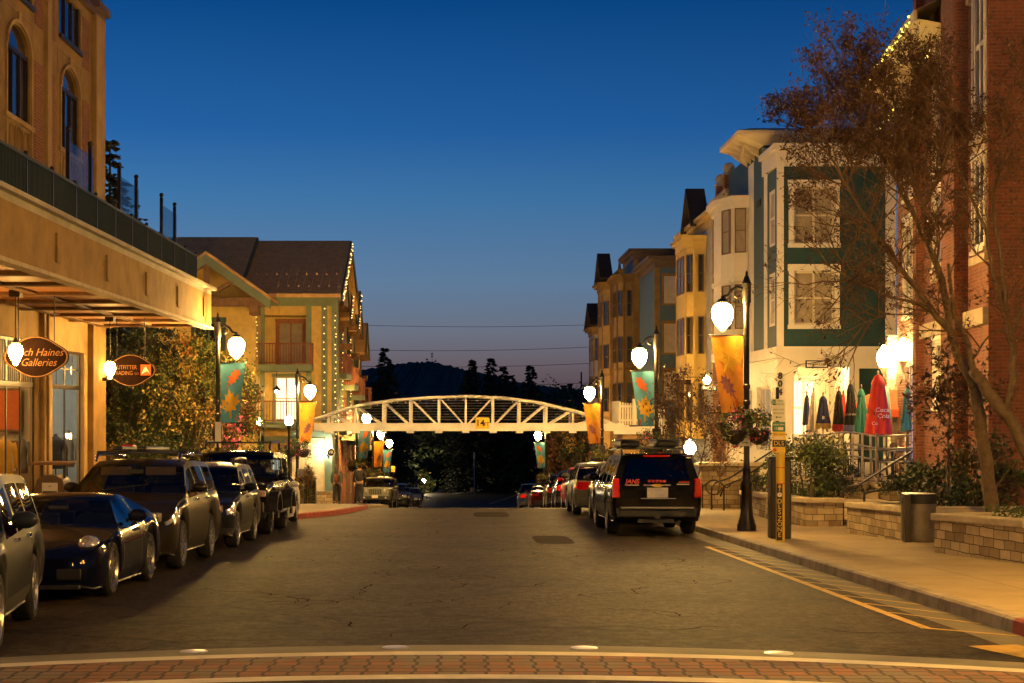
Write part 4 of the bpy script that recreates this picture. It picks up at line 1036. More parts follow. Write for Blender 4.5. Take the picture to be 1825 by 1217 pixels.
# left abutment: cream board tower with teal corner
ab = thing('bridge_tower', 'cream board clad bridge tower with teal corner board lit by a wall lamp', 'bridge tower', (-7.1, 78, G(78)))
m2 = MB(); m2.box(-8.2,-6.55,77.6,79.2,G(78)-.5,-1.25); m2.build('wall', m_creambat, ab)
m2 = MB(); m2.box(-6.62,-6.28,77.5,79.2,G(78)-.5,-1.2); m2.box(-8.2,-6.3,77.5,79.2,-1.2,zb-.005); m2.build('corner_board', Mt('pale_teal_trim', (.14,.24,.22), .6), ab)
m2 = MB(); m2.box(-7.8,-6.2,76.7,77.4,G(78)-.4,G(78)+.75); m2.box(-7.9,-6.15,76.65,77.5,G(78)+.75,G(78)+.85); m2.build('stone_plinth', m_lime, ab)
def walllamp(lab, x, y, z, rad, mat, arm=(0,.25,0), grp=None, shade=False):
    r = thing('wall_lamp', lab, 'wall lamp', (x, y, z), grp)
    m2 = MB(); m2.tube([(x+arm[0],y+arm[1],z-.15+arm[2]),(x+arm[0]*.5,y+arm[1]*.5,z-.32),(x,y,z-.2)], .02, 6); m2.box(x+arm[0]-.05,x+arm[0]+.05,y+arm[1]-.02,y+arm[1]+.05,z-.3+arm[2],z+arm[2]); m2.lathe([(.04,-.26),(.09,-.2),(.1,-.16)], 10, (x,y,z)); m2.build('bracket', m_iron, r)
    m2 = MB(); m2.lathe([(.4*rad,-.9*rad),(.9*rad,-.3*rad),(rad,.2*rad),(.6*rad,.9*rad),(.1*rad,1.3*rad)], 12, (x,y,z)); m2.build('globe', mat, r, smooth=True)
walllamp('bright wall lamp on the cream bridge tower beside the round sign', PX(585,77.2), 77.2, PZ(803,77.2), .14, Em('tower_lamp_light', (1.,.74,.38), 330))
r = thing('round_sign', 'small round dark projecting sign with pale rim beside the bright wall lamp', 'shop sign', (PX(590,77), 77, PZ(806,77)))
x, z = PX(590,76.9), PZ(806,76.9); m2 = MB(); m2.prism([(x+.2*math.cos(t), 76.88, z+.2*math.sin(t)) for t in [2*PI*i/24 for i in range(24)]], (0,.06,0)); m2.m = 1
for i in range(24):
    t, u = 2*PI*i/24, 2*PI*(i+1)/24; m2.quad(*[(x+q*math.cos(v),76.872,z+q*math.sin(v)) for q, v in ((.2,t),(.2,u),(.165,u),(.165,t))])
m2.build('disc', [m_black, m_whtxt], r); text('VR', .19, m_whtxt, r, (x,76.865,z), FACE_CAM, bold=.006)
m2 = MB(); m2.bar((x-.45,76.91,z),(x-.2,76.91,z),.03); m2.build('bracket', m_iron, r)
m2 = MB(); m2.box(PX(532,77.3),PX(556,77.3),77.25,77.3,PZ(807,77.3),PZ(793,77.3)); tag(rebase(m2.build('plain_sign', m_signw), (PX(544,77.3),77.3,PZ(807,77.3))), 'small pale plate on the cream bridge tower left of the wall lamp', 'sign')
# right landing with pale picket fence
rl = thing('bridge_landing', 'stucco landing with pale picket guard at the right end of the footbridge', 'bridge landing', (8.4, 78, G(78)))
m2 = MB(); m2.box(7.45,9.6,76.2,80,G(78)-.4,zb+.3); m2.build('wall', m_stucco_lt, rl)
m2 = MB()
for i in range(18): x = 7.3+i*.12; m2.box(x-.035,x+.035,76.0,76.06,zb+.3,zb+1.35-.012*i)
for i in range(24): m2.box(7.25,7.3,76.1+i*.16,76.2+i*.16,zb+.3,zb+1.4)
m2.box(7.2,9.5,76.06,76.1,zb+.45,zb+.55); m2.box(7.2,9.5,76.06,76.1,zb+1.1,zb+1.2); m2.box(7.85,8.05,75.9,76.0,zb+.2,zb+1.5); m2.build('picket_guard', m_white, rl)
m2 = MB(); m2.box(7.0,9.5,75.9,76.18,zb-.15,zb+.28); m2.build('beam', m_bridge, rl)
m2 = MB()
for i in range(10): m2.box(6.7+.0*i,7.3,75.0-.0,75.3,G(75),G(75)+.01)
# ------------------------------------------------------------------ right side houses
X0 = 10.8
th = thing('teal_corner_house', 'dark teal clapboard corner house with white trim, bay and wide bracketed eaves', 'building', (13, 59, G(58)))
zf = -1.75
ztop = 9.0
gw = [(11.35,12.74,5.8,7.75),(11.35,12.74,3.0,4.85)]
mb = MB(); wall(mb, 'y', 56, X0, 14.8, 2.1, ztop, gw, -1, .12)
sw = [(56.5,57.55,5.8,7.75),(56.5,57.55,3.0,4.85)]
wall(mb, 'x', X0, 56, 66.5, 2.1, ztop, sw, -1, .12)
mb.quad((14.8,56,zf),(14.8,66.5,zf),(14.8,66.5,ztop),(14.8,56,ztop)); mb.quad((X0,66.5,zf),(14.8,66.5,zf),(14.8,66.5,ztop),(X0,66.5,ztop)); mb.quad((X0,56,ztop),(14.8,56,ztop),(14.8,66.5,ztop),(X0,66.5,ztop))
mb.build('wall', m_teal, th)
for g in gw: window(th, 'y', 56, *g, -1, .12, m_cream, m_blind, .07, 2, 2, .18, m_white)
for g in sw: window(th, 'x', X0, *g, -1, .06, m_white, m_blind, .10, 1, 2)
mb = MB()
mb.box(X0-.02,X0+.2,55.96,56.12,2.1,8.6); mb.box(14.5,14.85,55.94,56,2.1,8.6); mb.box(X0-.02,X0-.002,57.9,58.5,2.1,8.6); mb.box(X0-.02,X0-.002,60.6,61.7,2.1,9.3)
mb.box(X0-.08,14.85,55.9,55.998,8.45,9.0); mb.box(X0-.2,14.95,55.75,56.1,9.0,9.22); mb.box(X0-.08,X0-.002,56.0,58.6,8.45,8.995); mb.box(X0-.197,X0,56.102,58.6,9.0,9.2)
mb.box(X0-.1,14.85,55.88,55.998,1.85,2.25); mb.box(X0-.097,X0-.002,56.0,66.5,1.86,2.24)
mb.build('trim', m_white, th)
m2 = MB()
for k in range(4): m2.box(X0-.04,X0-.002,59.2,59.9,7.55+k*.05,7.58+k*.05)
m2.box(X0-.03,X0-.002,59.15,59.95,7.5,7.75)
m2.build('vent', m_black, th)
# upper tower with wide flared eaves
mb = MB(); mb.box(X0+.001,14.5,58.7,66.4,9.002,9.7); mb.build('tower_wall', m_teal, th)
e0, e1 = (9.83, 15.6, 58.4, 62.6), (X0, 14.5, 58.7, 62.0)
def ring(b, z): return [(b[0],b[2],z),(b[1],b[2],z),(b[1],b[3],z),(b[0],b[3],z)]
mb = MB(); a_, b_ = ring(e0, 9.98), ring(e1, 9.62)
for i in range(4): j = (i+1) % 4; mb.quad(a_[i], a_[j], b_[j], b_[i])
c_, d_ = ring(e0, 10.12), ring((10.6,14.2,59.9,62), 10.45)
for i in range(4): j = (i+1) % 4; mb.quad(a_[i], a_[j], c_[j], c_[i]); mb.quad(c_[i], c_[j], d_[j], d_[i])
mb.poly(d_)
for i in range(4): y = 59.5+i*.8; mb.prism([(9.92,y,9.94),(X0-.02,y,9.58),(X0-.02,y,9.3),(10.5,y,9.5)], (0,.09,0))
for i in range(5): x = 10.2+i*1.1; mb.prism([(x,59.08,9.94),(x,60.28,9.58),(x,60.28,9.3),(x,60,9.5)], (.09,0,0))
mb.box(X0-.03,14.55,58.6,58.69,8.98,9.5)
mb.build('tower_roof', m_cream, th)
# white bay with sash windows
bp = [(X0,61.75),(10.28,61.95),(9.95,63.0),(9.95,64.8),(10.3,66.0),(X0,66.3)]
mb = MB()
def bayprism(m2, pts, z0, z1): m2.prism([(x,y,z0) for x, y in pts], (0,0,z1-z0))
bayprism(mb, bp, 2.05, 7.8)
mb.build('bay', m_white, th)
def grow(pts, k, cx=X0): return [(cx-(cx-x)*(1+k) if x < cx else x, y + (-.25 if y < 63 else .25) * (k > 0)) for x, y in pts]
mb = MB()
for z0, z1, k in ((7.75,7.92,.10),(7.92,8.02,.2),(8.02,8.2,.32),(4.95,5.1,.06),(2.0,2.3,.08)): bayprism(mb, grow(bp, k), z0, z1)
build_each(mb, 'bay_cornice', m_white, th)
def facewin(parent, p, q, z0, z1, f0, f1, fm, pm, nz=2, trim=.0, tm=None, nx=1):
    """window on a vertical face running from p to q (seen from outside, left to right)"""
    p = Vector((*p, 0)); q = Vector((*q, 0)); d = (q-p); L = d.length; d.normalize(); n = Vector((d.y, -d.x, 0))
    M = Matrix(((d.x, -n.x, 0, p.x), (d.y, -n.y, 0, p.y), (0,0,1,0), (0,0,0,1)))
    return window(parent, 'y', 0, L*f0, L*f1, z0, z1, -1, -.035, fm, pm, .05, nx, nz, trim, tm, xf=M)
for z0 in (6.05, 3.15):
    facewin(th, bp[1], bp[0], z0, z0+1.7, .08, .86, m_brownpan, m_blind)
    facewin(th, bp[2], bp[1], z0, z0+1.7, .2, .8, m_brownpan, m_blind)
# ground storey: white panelled porch, lit inside
mb = MB(); gops = [(11.35,13.25,zf+.02,1.55),(13.6,14.5,zf+.02,1.5)]
wall(mb, 'y', 56, X0, 15.6, zf-1.6, 1.85, gops, -1, .35); wall(mb, 'x', X0, 56, 66.5, zf-1.9, 1.85, [(57.3,60.0,-1.4,.9),(61,64.5,-1.4,.9)], -1, .2)
mb.build('porch_wall', m_white, th)
mb = MB(); mb.box(X0-.06,X0+.5,55.9,55.998,zf,1.5); mb.box(X0-.08,X0+.54,55.86,55.99,1.3,1.6); mb.box(X0-.1,X0+.56,55.86,55.99,zf,zf+.3); mb.build('pilaster', m_white, th)
mb = MB(); mb.box(13.6,14.5,56.3,56.35,zf,1.5); mb.build('dark_door', m_teal2, th)
window(th, 'x', X0, 57.3, 60.0, -1.4, .9, -1, .2, m_cream, m_dimpane, .08, 3, 2); window(th, 'x', X0, 61, 64.5, -1.4, .9, -1, .2, m_cream, m_dimpane, .08, 3, 2)
mb = MB(); mb.quad((X0+.2,60.2,zf),(13.5,60.2,zf),(13.5,60.2,1.8),(X0+.2,60.2,1.8)); mb.quad((13.5,56.36,zf),(13.5,60.2,zf),(13.5,60.2,1.8),(13.5,56.36,1.8)); mb.quad((X0+.25,56.36,zf),(X0+.25,60.2,zf),(X0+.25,60.2,1.8),(X0+.25,56.36,1.8)); mb.quad((X0+.2,56.36,1.8),(13.5,56.36,1.8),(13.5,60.2,1.8),(X0+.2,60.2,1.8)); mb.build('porch_interior', m_cream, th)
window(th, 'y', 60.19, 12.1, 13.0, -.9, 1.2, -1, .0, m_white, m_litpane, .08, 2, 2, .1, m_white); window(th, 'y', 60.19, 11.2, 11.9, zf+.05, 1.0, -1, .0, m_white, m_dimpane, .12, 1, 2, .1, m_white)
m2 = MB(); m2.lathe([(.14,0),(.17,-.06),(.1,-.16),(.02,-.18)], 12, (12.4,57.6,1.78)); m2.build('porch_lamp', Em('porch_lamp_light', (1.,.66,.28), 900), th)
m2 = MB(); x0_, x1_ = PX(1436,55.8), PX(1476,55.8); m2.box(x0_,x1_,55.8,55.86,PZ(656,55.8),PZ(642,55.8)); m2.m = 1; m2.box(x0_+.04,x1_-.04,55.792,55.8,PZ(656,55.8)+.04,PZ(642,55.8)-.04)
r = rebase(m2.build('restaurant_sign', [m_blacktxt, m_signw]), ((x0_+x1_)/2,55.83,PZ(656,55.8))); tag(r, 'small black framed pale sign above the lit porch opening', 'sign')
text('WASATCH', .13, m_blacktxt, r, ((x0_+x1_)/2,55.785,PZ(649,55.8)), FACE_CAM)
for i, (ch, py) in enumerate((('8',670),('0',684),('4',699))):
    x, z = PX(1391,55.8), PZ(py,55.85); o = text(ch, .30, m_blacktxt, None, (x,55.86,z), FACE_CAM, 'house_number', .02, bold=.012)
    tag(o, ['black numeral eight, topmost of the house number on the white pilaster','black numeral zero, middle of the house number on the white pilaster','black numeral four, lowest of the house number on the white pilaster'][i], 'house number', 'house number on the white pilaster')

def row_house(name, lab, Y0, Y1, xf, zt, wm, tm, bays, wins, zbase=None, gables=(), xb=16, corn=.35, cornm=None):
    r = thing(name, lab, 'building', ((xf+xb)/2, (Y0+Y1)/2, G(Y0))); zb0 = G(Y1)-.5 if zbase is None else zbase
    m2 = MB(); m2.box(xf, xb, Y0, Y1, zb0, zt); m2.build('wall', wm, r)
    m2 = MB()
    for k, (a, b, d) in enumerate(((zt-.45,zt-.12,.06),(zt-.12,zt+.05,corn*.6),(zt+.05,zt+.22,corn))): m2.box(xf-d, xb+.1, Y0-d, Y1, a, b)
    m2.build('cornice', cornm or tm, r)
    m2 = MB()
    for (a, b) in ((Y0-.04, Y0+.3), (Y1-.3, Y1-.01)): m2.box(xf-.05, xf+.25, a, b, zb0, zt-.45)
    build_each(m2, 'corner_board', tm, r)
    for (u0, u1, z0, z1, pm) in wins: window(r, 'y', Y0, u0, u1, z0, z1, -1, -.03, m_cream, pm, .07, 1, 2, .14, tm)
    for (ya, yb, pr, z0, z1, bm, cw, pm, lev) in bays:
        pts = [(xf+.02,ya),(xf-pr*.62,ya),(xf-pr,ya+pr*.6),(xf-pr,yb-pr*.6),(xf-pr*.62,yb),(xf+.02,yb)]
        b = MB(); bayprism(b, pts, z0, z1); ob = b.build('bay', bm, r)
        c = MB()
        for (a_, b_, k) in ((z1-.3,z1,.10),(z1,z1+.14,.25),(z1+.14,z1+.24,.36)): bayprism(c, [(xf-(xf-x)*(1+k) if x < xf else x, y-(.22 if y < (ya+yb)/2 else -.22)*k*3) for x, y in pts], a_, b_)
        for z in lev[1:]: bayprism(c, [(xf-(xf-x)*1.05 if x < xf else x, y-(.05 if y < (ya+yb)/2 else -.05)) for x, y in pts], z-.5, z-.32)
        for (x, y) in pts[1:5]: c.box(x-.06,x+.06,y-.06,y+.06,z0,z1)
        build_each(c, 'bay_trim', tm, ob)
        for z in lev:
            facewin(r, pts[1], pts[0], z, z+1.7, .25, .75, cw, pm); facewin(r, pts[2], pts[1], z, z+1.7, .2, .8, cw, pm); facewin(r, pts[3], pts[2], z, z+1.7, .15, .85, cw, pm, nx=2)
    for (ya, yb, xo, z0, z1) in gables:
        m3 = MB(); ym = (ya+yb)/2; m3.poly([(xf-.02,ya+.2,z0),(xf-.02,yb-.2,z0),(xf-.02,ym,z1-.2)]); og = m3.build('gable', tm, r)
        m3 = MB()
        for yy in (ya, yb): m3.prism([(xf-xo,yy,z0),(xf-xo,ym,z1),(xf-xo,ym,z1-.16),(xf-xo,yy,z0-.16)], (.9,0,0))
        m3.build('gable_roof', m_shingle, og)
    return r
# brick house with ball finials
rb = row_house('narrow_brick_house', 'narrow red brick house with stone ball finials on its parapet', 66.52, 70.9, X0, 8.9, m_brick2, m_limecap, [], [], corn=.15)
for i, (px, py, Y) in enumerate(((1299,300,66.9),(1285,320,70.3))):
    x, z = PX(px, Y), PZ(py, Y); m2 = MB(); m2.box(x-.22,x+.22,Y-.22,Y+.22,8.9,z-.3); m2.build('pedestal', m_brick2, rb)
    m2 = MB(); m2.box(x-.26,x+.26,Y-.26,Y+.26,z-.3,z-.22); m2.ball((x,Y,z), .24, n=16, m=10); m2.build('ball_finial', m_limecap, rb, smooth=True, angle=40)
for z in (5.9, 3.0):
    window(rb, 'x', X0, 67.6, 69.8, z, z+1.9, -1, -.03, m_cream, m_pane, .07, 2, 2, .16, m_limecap)
row_house('ochre_bay_house', 'ochre house with tall bay, brown panels and steep dark gable', 71, 82, X0+.1, 8.6, m_grayside, m_yellowp,
          [(73.2,77.2,.85,-1.2,7.7,m_yellowp,m_brownpan,m_pane,(5.4,2.6,-.4))], [], gables=((74.8,78.2,.5,8.7,10.5),), cornm=m_yellowp)
row_house('ochre_bay_house', 'second, lower ochre bay house just behind the first', 82.2, 95.6, 13.3, 7.6, m_yellowp, m_stucco_lt, [], [], corn=.3)
row_house('slate_blue_house', 'slate blue clapboard house with tan window trim and brown cornice', 96, 105, 11.3, 8.95, m_blue, m_stucco, [],
          [(11.8,12.6,6.4,8.0,m_blindlt),(11.8,12.6,3.5,5.2,m_blindlt),(11.8,12.6,.7,2.4,m_blindlt)], corn=.5, cornm=Mt('brown_cornice', (.14,.09,.04), .6))
row_house('brown_trim_house', 'narrow dark house with tan bay between the blue house and the far gables', 105, 112, 11.0, 10.3, m_blue, m_stucco,
          [(105.5,109.5,1.0,-2.5,8.7,m_stucco_lt,m_brownpan,m_pane,(6.2,3.2,.2))], [], corn=.4, cornm=Mt('brown_cornice', (.14,.09,.04), .6))
row_house('tan_gable_house', 'tall tan house with dark gable and shuttered bay, third from the far end', 112, 122, 11.0, 9.6, m_stucco_lt, m_stucco,
          [(113,118,1.3,-3,8.8,m_stucco_lt,m_brownpan,m_pane,(6.0,3.0,0.0))], [], gables=((112.4,117.6,1.6,9.3,11.2),), corn=.4)
row_house('far_end_house', 'last tan row house with small dark gable at the far end', 122, 138, 11.3, 7.0, m_stucco_lt, m_stucco,
          [(123,129,1.4,-4,6.2,m_grayside,m_brownpan,m_pane,(3.9,1.0,-1.9))], [], gables=((122.5,129,1.8,6.6,8.4),), corn=.3)
# hanging signs
def bracket_sign(name, lab, body, px, py, Y, w_, h_, bm, tm, sz):
    x, z = PX(px, Y), PZ(py, Y); m2 = MB(); m2.box(x-w_/2,x+w_/2,Y-.03,Y+.03,z-h_/2,z+h_/2)
    r = rebase(m2.build(name, bm), (x, Y, z)); tag(r, lab, 'shop sign')
    text(body, sz, tm, r, (x, Y-.04, z), FACE_CAM)
    m3 = MB(); m3.bar((x-w_/2,Y,z+h_/2+.12),(X0,Y,z+h_/2+.12),.03); m3.bar((x-w_*.3,Y,z+h_/2),(x-w_*.3,Y,z+h_/2+.12),.015); m3.bar((x+w_*.3,Y,z+h_/2),(x+w_*.3,Y,z+h_/2+.12),.015); m3.build('bracket', m_iron, r)
bracket_sign('hanging_sign', 'dark brown hanging sign with pale lettering in front of the blue house', 'BUONA VITA', 1218, 681, 71, .66, .2, m_signbr, m_goldtxt, .115)
bracket_sign('hanging_sign', 'dark hanging sign with white letters below the small bright lamp on the bay house', 'TROVE', 1264, 692, 66, .62, .2, m_black, m_whtxt, .17)
walllamp('small bright lamp above the white lettered hanging sign', PX(1260,65.8), 65.8, PZ(678,65.8), .15, m_globe3, (.5,0,.15))

# ------------------------------------------------------------------ brick building at the right edge
A_ = Vector((10.7,33.2,0)); B_ = Vector((12.0,46.0,0)); d_ = (B_-A_).normalized(); n_ = Vector((d_.y,-d_.x,0))
MX = Matrix(((d_.x,n_.x,0,A_.x),(d_.y,n_.y,0,A_.y),(0,0,1,0),(0,0,0,1)))
bb = thing('red_brick_building', 'tall red brick building with pilasters and tall pale windows at the right edge', 'building', (14,38,G(38)))
zg = G(40)-.4
bw = [(.25,1.35,3.4,5.3),(.25,1.35,5.75,9.6),(4.2,5.9,3.4,5.3),(4.2,5.9,5.75,8.9),(4.3,5.8,.1,1.7)]
mb = MB(); mb.xf = MX; wall(mb, 'y', 0, 0, 7.7, zg, 12.5, bw, -1, .06); mb.xf = None
mb.quad(A_+Vector((0,0,zg)), (22,33.2,zg), (22,33.2,12.5), A_+Vector((0,0,12.5)))
mb.xf = MX; mb.quad((7.7,0,7),(7.7,4,7),(7.7,4,12.5),(7.7,0,12.5)); mb.quad((0,0,12.5),(7.7,0,12.5),(7.7,8,12.5),(0,8,12.5))
mb.build('wall', m_brick, bb)
mb = MB(); mb.xf = MX; bw2 = [(8.2,9.2,2.6,5.2),(8.2,9.2,5.8,8.0),(10.3,11.6,2.6,5.2),(10.3,11.6,5.8,8.0),(9,10.6,-1.6,1.2)]
wall(mb, 'y', .25, 7.7, 12.9, zg, 8.9, bw2, -1, .06); mb.quad((12.9,.25,zg),(12.9,6,zg),(12.9,6,8.9),(12.9,.25,8.9)); mb.build('wing_wall', m_brick2, bb)
for g in bw: window(bb, 'y', 0, *g, -1, .05, m_white, m_pane, .12, 2, 2, .10, m_white, xf=MX)
for g in bw2: window(bb, 'y', .25, *g, -1, .05, m_white, Em('added_violet_glow', (.42,.36,1.), 1.3) if g[3] < 2 else m_pane, .12, 2, 2, .1, m_white, xf=MX)  # low pane's violet glow is added to throw light across the patio
mb = MB(); mb.xf = MX
for (a, b) in ((2.0,3.5),): ubox(mb, 'y', 0, a, b, zg, 12.5, -.01, .3, -1)
ubox(mb, 'y', 0, 7.3, 7.72, zg, 12.5, -.01, .2, -1)
build_each(mb, 'pilaster', m_brick, bb)
mb = MB(); mb.xf = MX
for (a, b) in ((.05,1.6),(4.0,6.1)):
    ubox(mb, 'y', 0, a, b, 3.1, 3.27, -.01, .08, -1); ubox(mb, 'y', 0, a+.1, b-.1, 5.32, 5.73, -.02, .03, -1)
    ubox(mb, 'y', 0, a-.1, a+.18, 8.7, 9.7, -.01, .12, -1); ubox(mb, 'y', 0, b-.18, b+.1, 8.7, 9.7, -.01, .12, -1)
ubox(mb, 'y', 0, 3.51, 7.29, 1.8, 2.15, -.01, .12, -1); ubox(mb, 'y', 0, 0, 1.99, 1.8, 2.15, -.01, .12, -1)
ubox(mb, 'y', 0, 6.6, 6.8, 8.95, 9.2, -.01, .04, -1)
build_each(mb, 'stone_trim', m_limecap, bb, bevel=.015)
# eaves with yellow lights
mb = MB(); mb.xf = MX
mb.add([(4.2,-.7,9.05),(13.2,-.7,9.05),(13.2,.3,8.85),(4.2,.3,8.85)], [(0,1,2,3)]); mb.box(4.2,13.2,-.78,-.7,9.0,9.25); mb.add([(4.2,-.78,9.25),(13.2,-.78,9.25),(13.2,2,10.4),(4.2,2,10.4)], [(0,1,2,3)])
for k in range(5): mb.prism([(7.9+k*1.25,-.65,9.0),(7.9+k*1.25,.2,8.82),(7.9+k*1.25,.2,8.1),(7.9+k*1.25,-.1,8.5)], (.12,0,0))
mb.build('eaves', m_cream, bb)
def mx(u, v, z): return MX @ Vector((u, v, z))
yl = 'yellow lights on the brick building'
string_light('upper yellow fairy lights along the eaves edge of the brick building', [mx(4.4,-.82,9.08), mx(13.1,-.82,9.08)], 40, m_fairyy, yl, .03)
string_light('short row of yellow fairy lights under the eaves of the brick building', [mx(5.0,-.25,8.5), mx(7.2,-.25,8.5)], 12, m_fairyy, yl, .03)
string_light('lower yellow fairy lights behind the bare tree crown', [mx(9.6,-.35,7.9), mx(12.8,-.35,7.9)], 10, m_fairyy, yl, .03)
# ------------------------------------------------------------------ patio, planters, street furniture on the right
mb = MB(); pts = [(9.4,43.5),(12.1,43.0),(14.8,43.2),(14.8,57.5),(9.6,57.5),(9.2,50)]
mb.prism([(x,y,-3.8) for x, y in pts], (0,0,2.05)); tag(mb.build('patio_floor', m_limecap), kind='structure')
mb = MB(); mb.prism([(9.3,43.3,-3.6),(12.0,42.8,-3.6),(12.0,43.0,-3.6),(9.4,43.5,-3.6)], (0,0,1.8)); mb.box(10.6,11.9,41.6,42.75,-3.2,-1.95); mb.box(10.5,12.0,41.5,42.78,-1.95,-1.82)
o = rebase(mb.build('patio_wall', m_lime), (10.6,43,-3)); tag(o, 'limestone retaining wall and block below the patio railing', 'wall')
for k in range(5):
    mb = MB(); y = 38.4+k*.95; mb.box(8.9,10.5,y,43.2,G(38)-.3,G(38)+.12+.17*k+.15)
    tag(mb.build('patio_step_slab', m_limecap), kind='structure')
def planter(lab, pts, h, capw=.38):
    """limestone planter along an open polyline of XY points; interior is to the right of the line"""
    c = pts[0]; r = thing('stone_planter', lab, 'planter', (c[0], c[1], G(c[1])+.15), 'limestone planters along the pavement')
    w_ = MB(); k = MB(); s = MB()
    for p, q in zip(pts, pts[1:]):
        p, q = Vector(p), Vector(q); d = (q-p).normalized(); n = Vector((d.y,-d.x)) * -1
        for (m2, t0, t1, za, zb) in ((w_, 0, .32, -.4, h-.12), (k, -.05, capw, h-.12, h)):
            e = d*(.05 if m2 is k else -.001)
            a, b, c2, d2 = p-e+n*t0, q+e+n*t0, q+e+n*t1, p-e+n*t1
            zz = [G(v.y)+.15 for v in (a,b,c2,d2)]
            m2.add([(v.x,v.y,z+za) for v, z in zip((a,b,c2,d2), zz)] + [(v.x,v.y,z+zb) for v, z in zip((a,b,c2,d2), zz)], [(0,3,2,1),(4,5,6,7),(0,1,5,4),(1,2,6,5),(2,3,7,6),(3,0,4,7)])
    w_.build('wall', m_lime, r); k.build('cap', m_limecap, r, bevel=.02)
    xs = [p[0] for p in pts]; ys = [p[1] for p in pts]
    s.poly([(p[0], p[1], G(p[1])+.15+h-.2) for p in pts]); s.build('soil', m_soil, r)
planter('nearest limestone planter with thick cap, right of the steel litter bin', [(15,24.45),(8.42,24.45),(7.92,27.4),(9.4,28.3),(15,28.5)][::-1], .66)
planter('limestone planter behind the steel litter bin', [(11,30.9),(8.42,30.9),(8.1,34.4),(8.9,34.8),(11,34.9)][::-1], .66)
planter('limestone planter between the parking post and the steps handrail', [(8.8,37.8),(7.95,37.8),(7.86,39.4),(7.9,42.6),(8.8,42.9)][::-1], .66)
planter('limestone planter behind the street lamp base', [(9.0,43.2),(8.0,43.2),(8.05,47.3),(9.2,47.6)][::-1], .64)
mb = MB(); mb.box(7.5,9.6,51.5,51.9,G(52)-.3,-1.72); o = rebase(mb.build('stone_wall', m_lime), (8.5,51.7,G(52))); tag(o, 'square cut limestone wall between the black tour SUV and the stairs', 'wall')
c_ = MB(); c_.box(7.42,9.7,51.42,51.98,-1.72,-1.6); c_.build('cap', m_limecap, o, bevel=.02)
def rail(name, lab, rails, posts, r_=.025, mat=None):
    a = rails[0][0]; r = thing(name, lab, 'railing', a)
    for pts in rails:
        m2 = MB(); m2.tube(pts, r_, 8); m2.build('rail', mat or m_steel, r, smooth=True)
    for (x, y, z0, z1) in posts:
        m2 = MB(); m2.box(x-.025,x+.025,y-.025,y+.025,z0,z1); m2.build('post', mat or m_steel, r)
    return r
# patio guard rail: wavy bars then straight ones
def wav(py0, amp): 
    out = []
    for i in range(25):
        t = i/24; px = 1425+t*137; Y = 45.5-3.0*t; out.append((PX(px,Y), Y, PZ(py0 + amp*math.sin(t*7.2) - 4*math.sin(PI*t), Y)))
    return out
def strt(py, py2): return [(PX(1562,42.5),42.5,PZ(py,42.5)),(PX(1612,42.4),42.4,PZ(py2,42.4)),(PX(1660,42.3),42.3,PZ(py2,42.3))]
wp = []
for px in (1412,1432,1450,1468,1485,1500,1520,1537,1552):
    t = (px-1425)/137; Y = 45.5-3.0*t; wp.append((PX(px,Y), Y, -1.75, PZ(774,Y)))
rail('patio_railing', 'wavy steel patio railing in front of the folded parasols', [wav(776,2.2), wav(797,2.2), wav(818,2.2)], wp)
rail('patio_railing', 'straight steel patio railing on the step side before the brick wall', [strt(776,776), strt(799,799), strt(823,823)], [(PX(p,42.4),42.4,-1.85,PZ(772,42.4)) for p in (1562,1615,1660)])
def handrail(lab, p): 
    rail('handrail', lab, [[(PX(a,Y),Y,PZ(b,Y)) for a, b, Y in p]], [(PX(a,Y),Y,max(G(Y)+.1,PZ(b,Y)-1.0),PZ(b,Y)) for a, b, Y in (p[1], p[-2])], .028, m_iron)
handrail('left steel handrail rising up the patio steps', [(1502,905,38.2),(1502,878,38.2),(1510,868,38.4),(1530,864,38.8),(1655,786,42),(1672,784,42.2)])
handrail('right steel handrail rising up the patio steps', [(1540,888,38.2),(1540,880,38.3),(1552,876,38.5),(1580,872,38.9),(1695,789,42),(1712,785,42.2)])
handrail('long steel handrail on the stairs behind the street lamp', [(1268,890,50),(1268,868,50),(1275,860,50.2),(1300,852,50.5),(1390,795,53),(1420,780,53.5)])
handrail('second steel handrail on the stairs behind the street lamp', [(1284,885,49.2),(1290,866,49.2),(1300,862,49.4),(1318,855,49.6),(1395,806,52),(1425,792,52.4)])
# scroll railing on the limestone wall
m2 = MB(); Y = 51.3; m2.tube([(PX(1250+i*2,Y),Y,PZ(870-14*abs(math.sin(i*.14)),Y)) for i in range(36)], .025, 6); m2.tube([(PX(1272+14*math.cos(t),Y),Y,PZ(868+13*math.sin(t),Y)) for t in [i*.35 for i in range(17)]], .02, 6); 
for px in (1252, 1320): m2.bar((PX(px,Y),Y,G(Y)+.1),(PX(px,Y),Y,PZ(862,Y)),.04)
o = rebase(m2.build('scroll_rail', m_iron), (PX(1280,Y),Y,G(Y)+.15)); tag(o, 'curved dark scroll rail before the square cut limestone wall', 'railing')
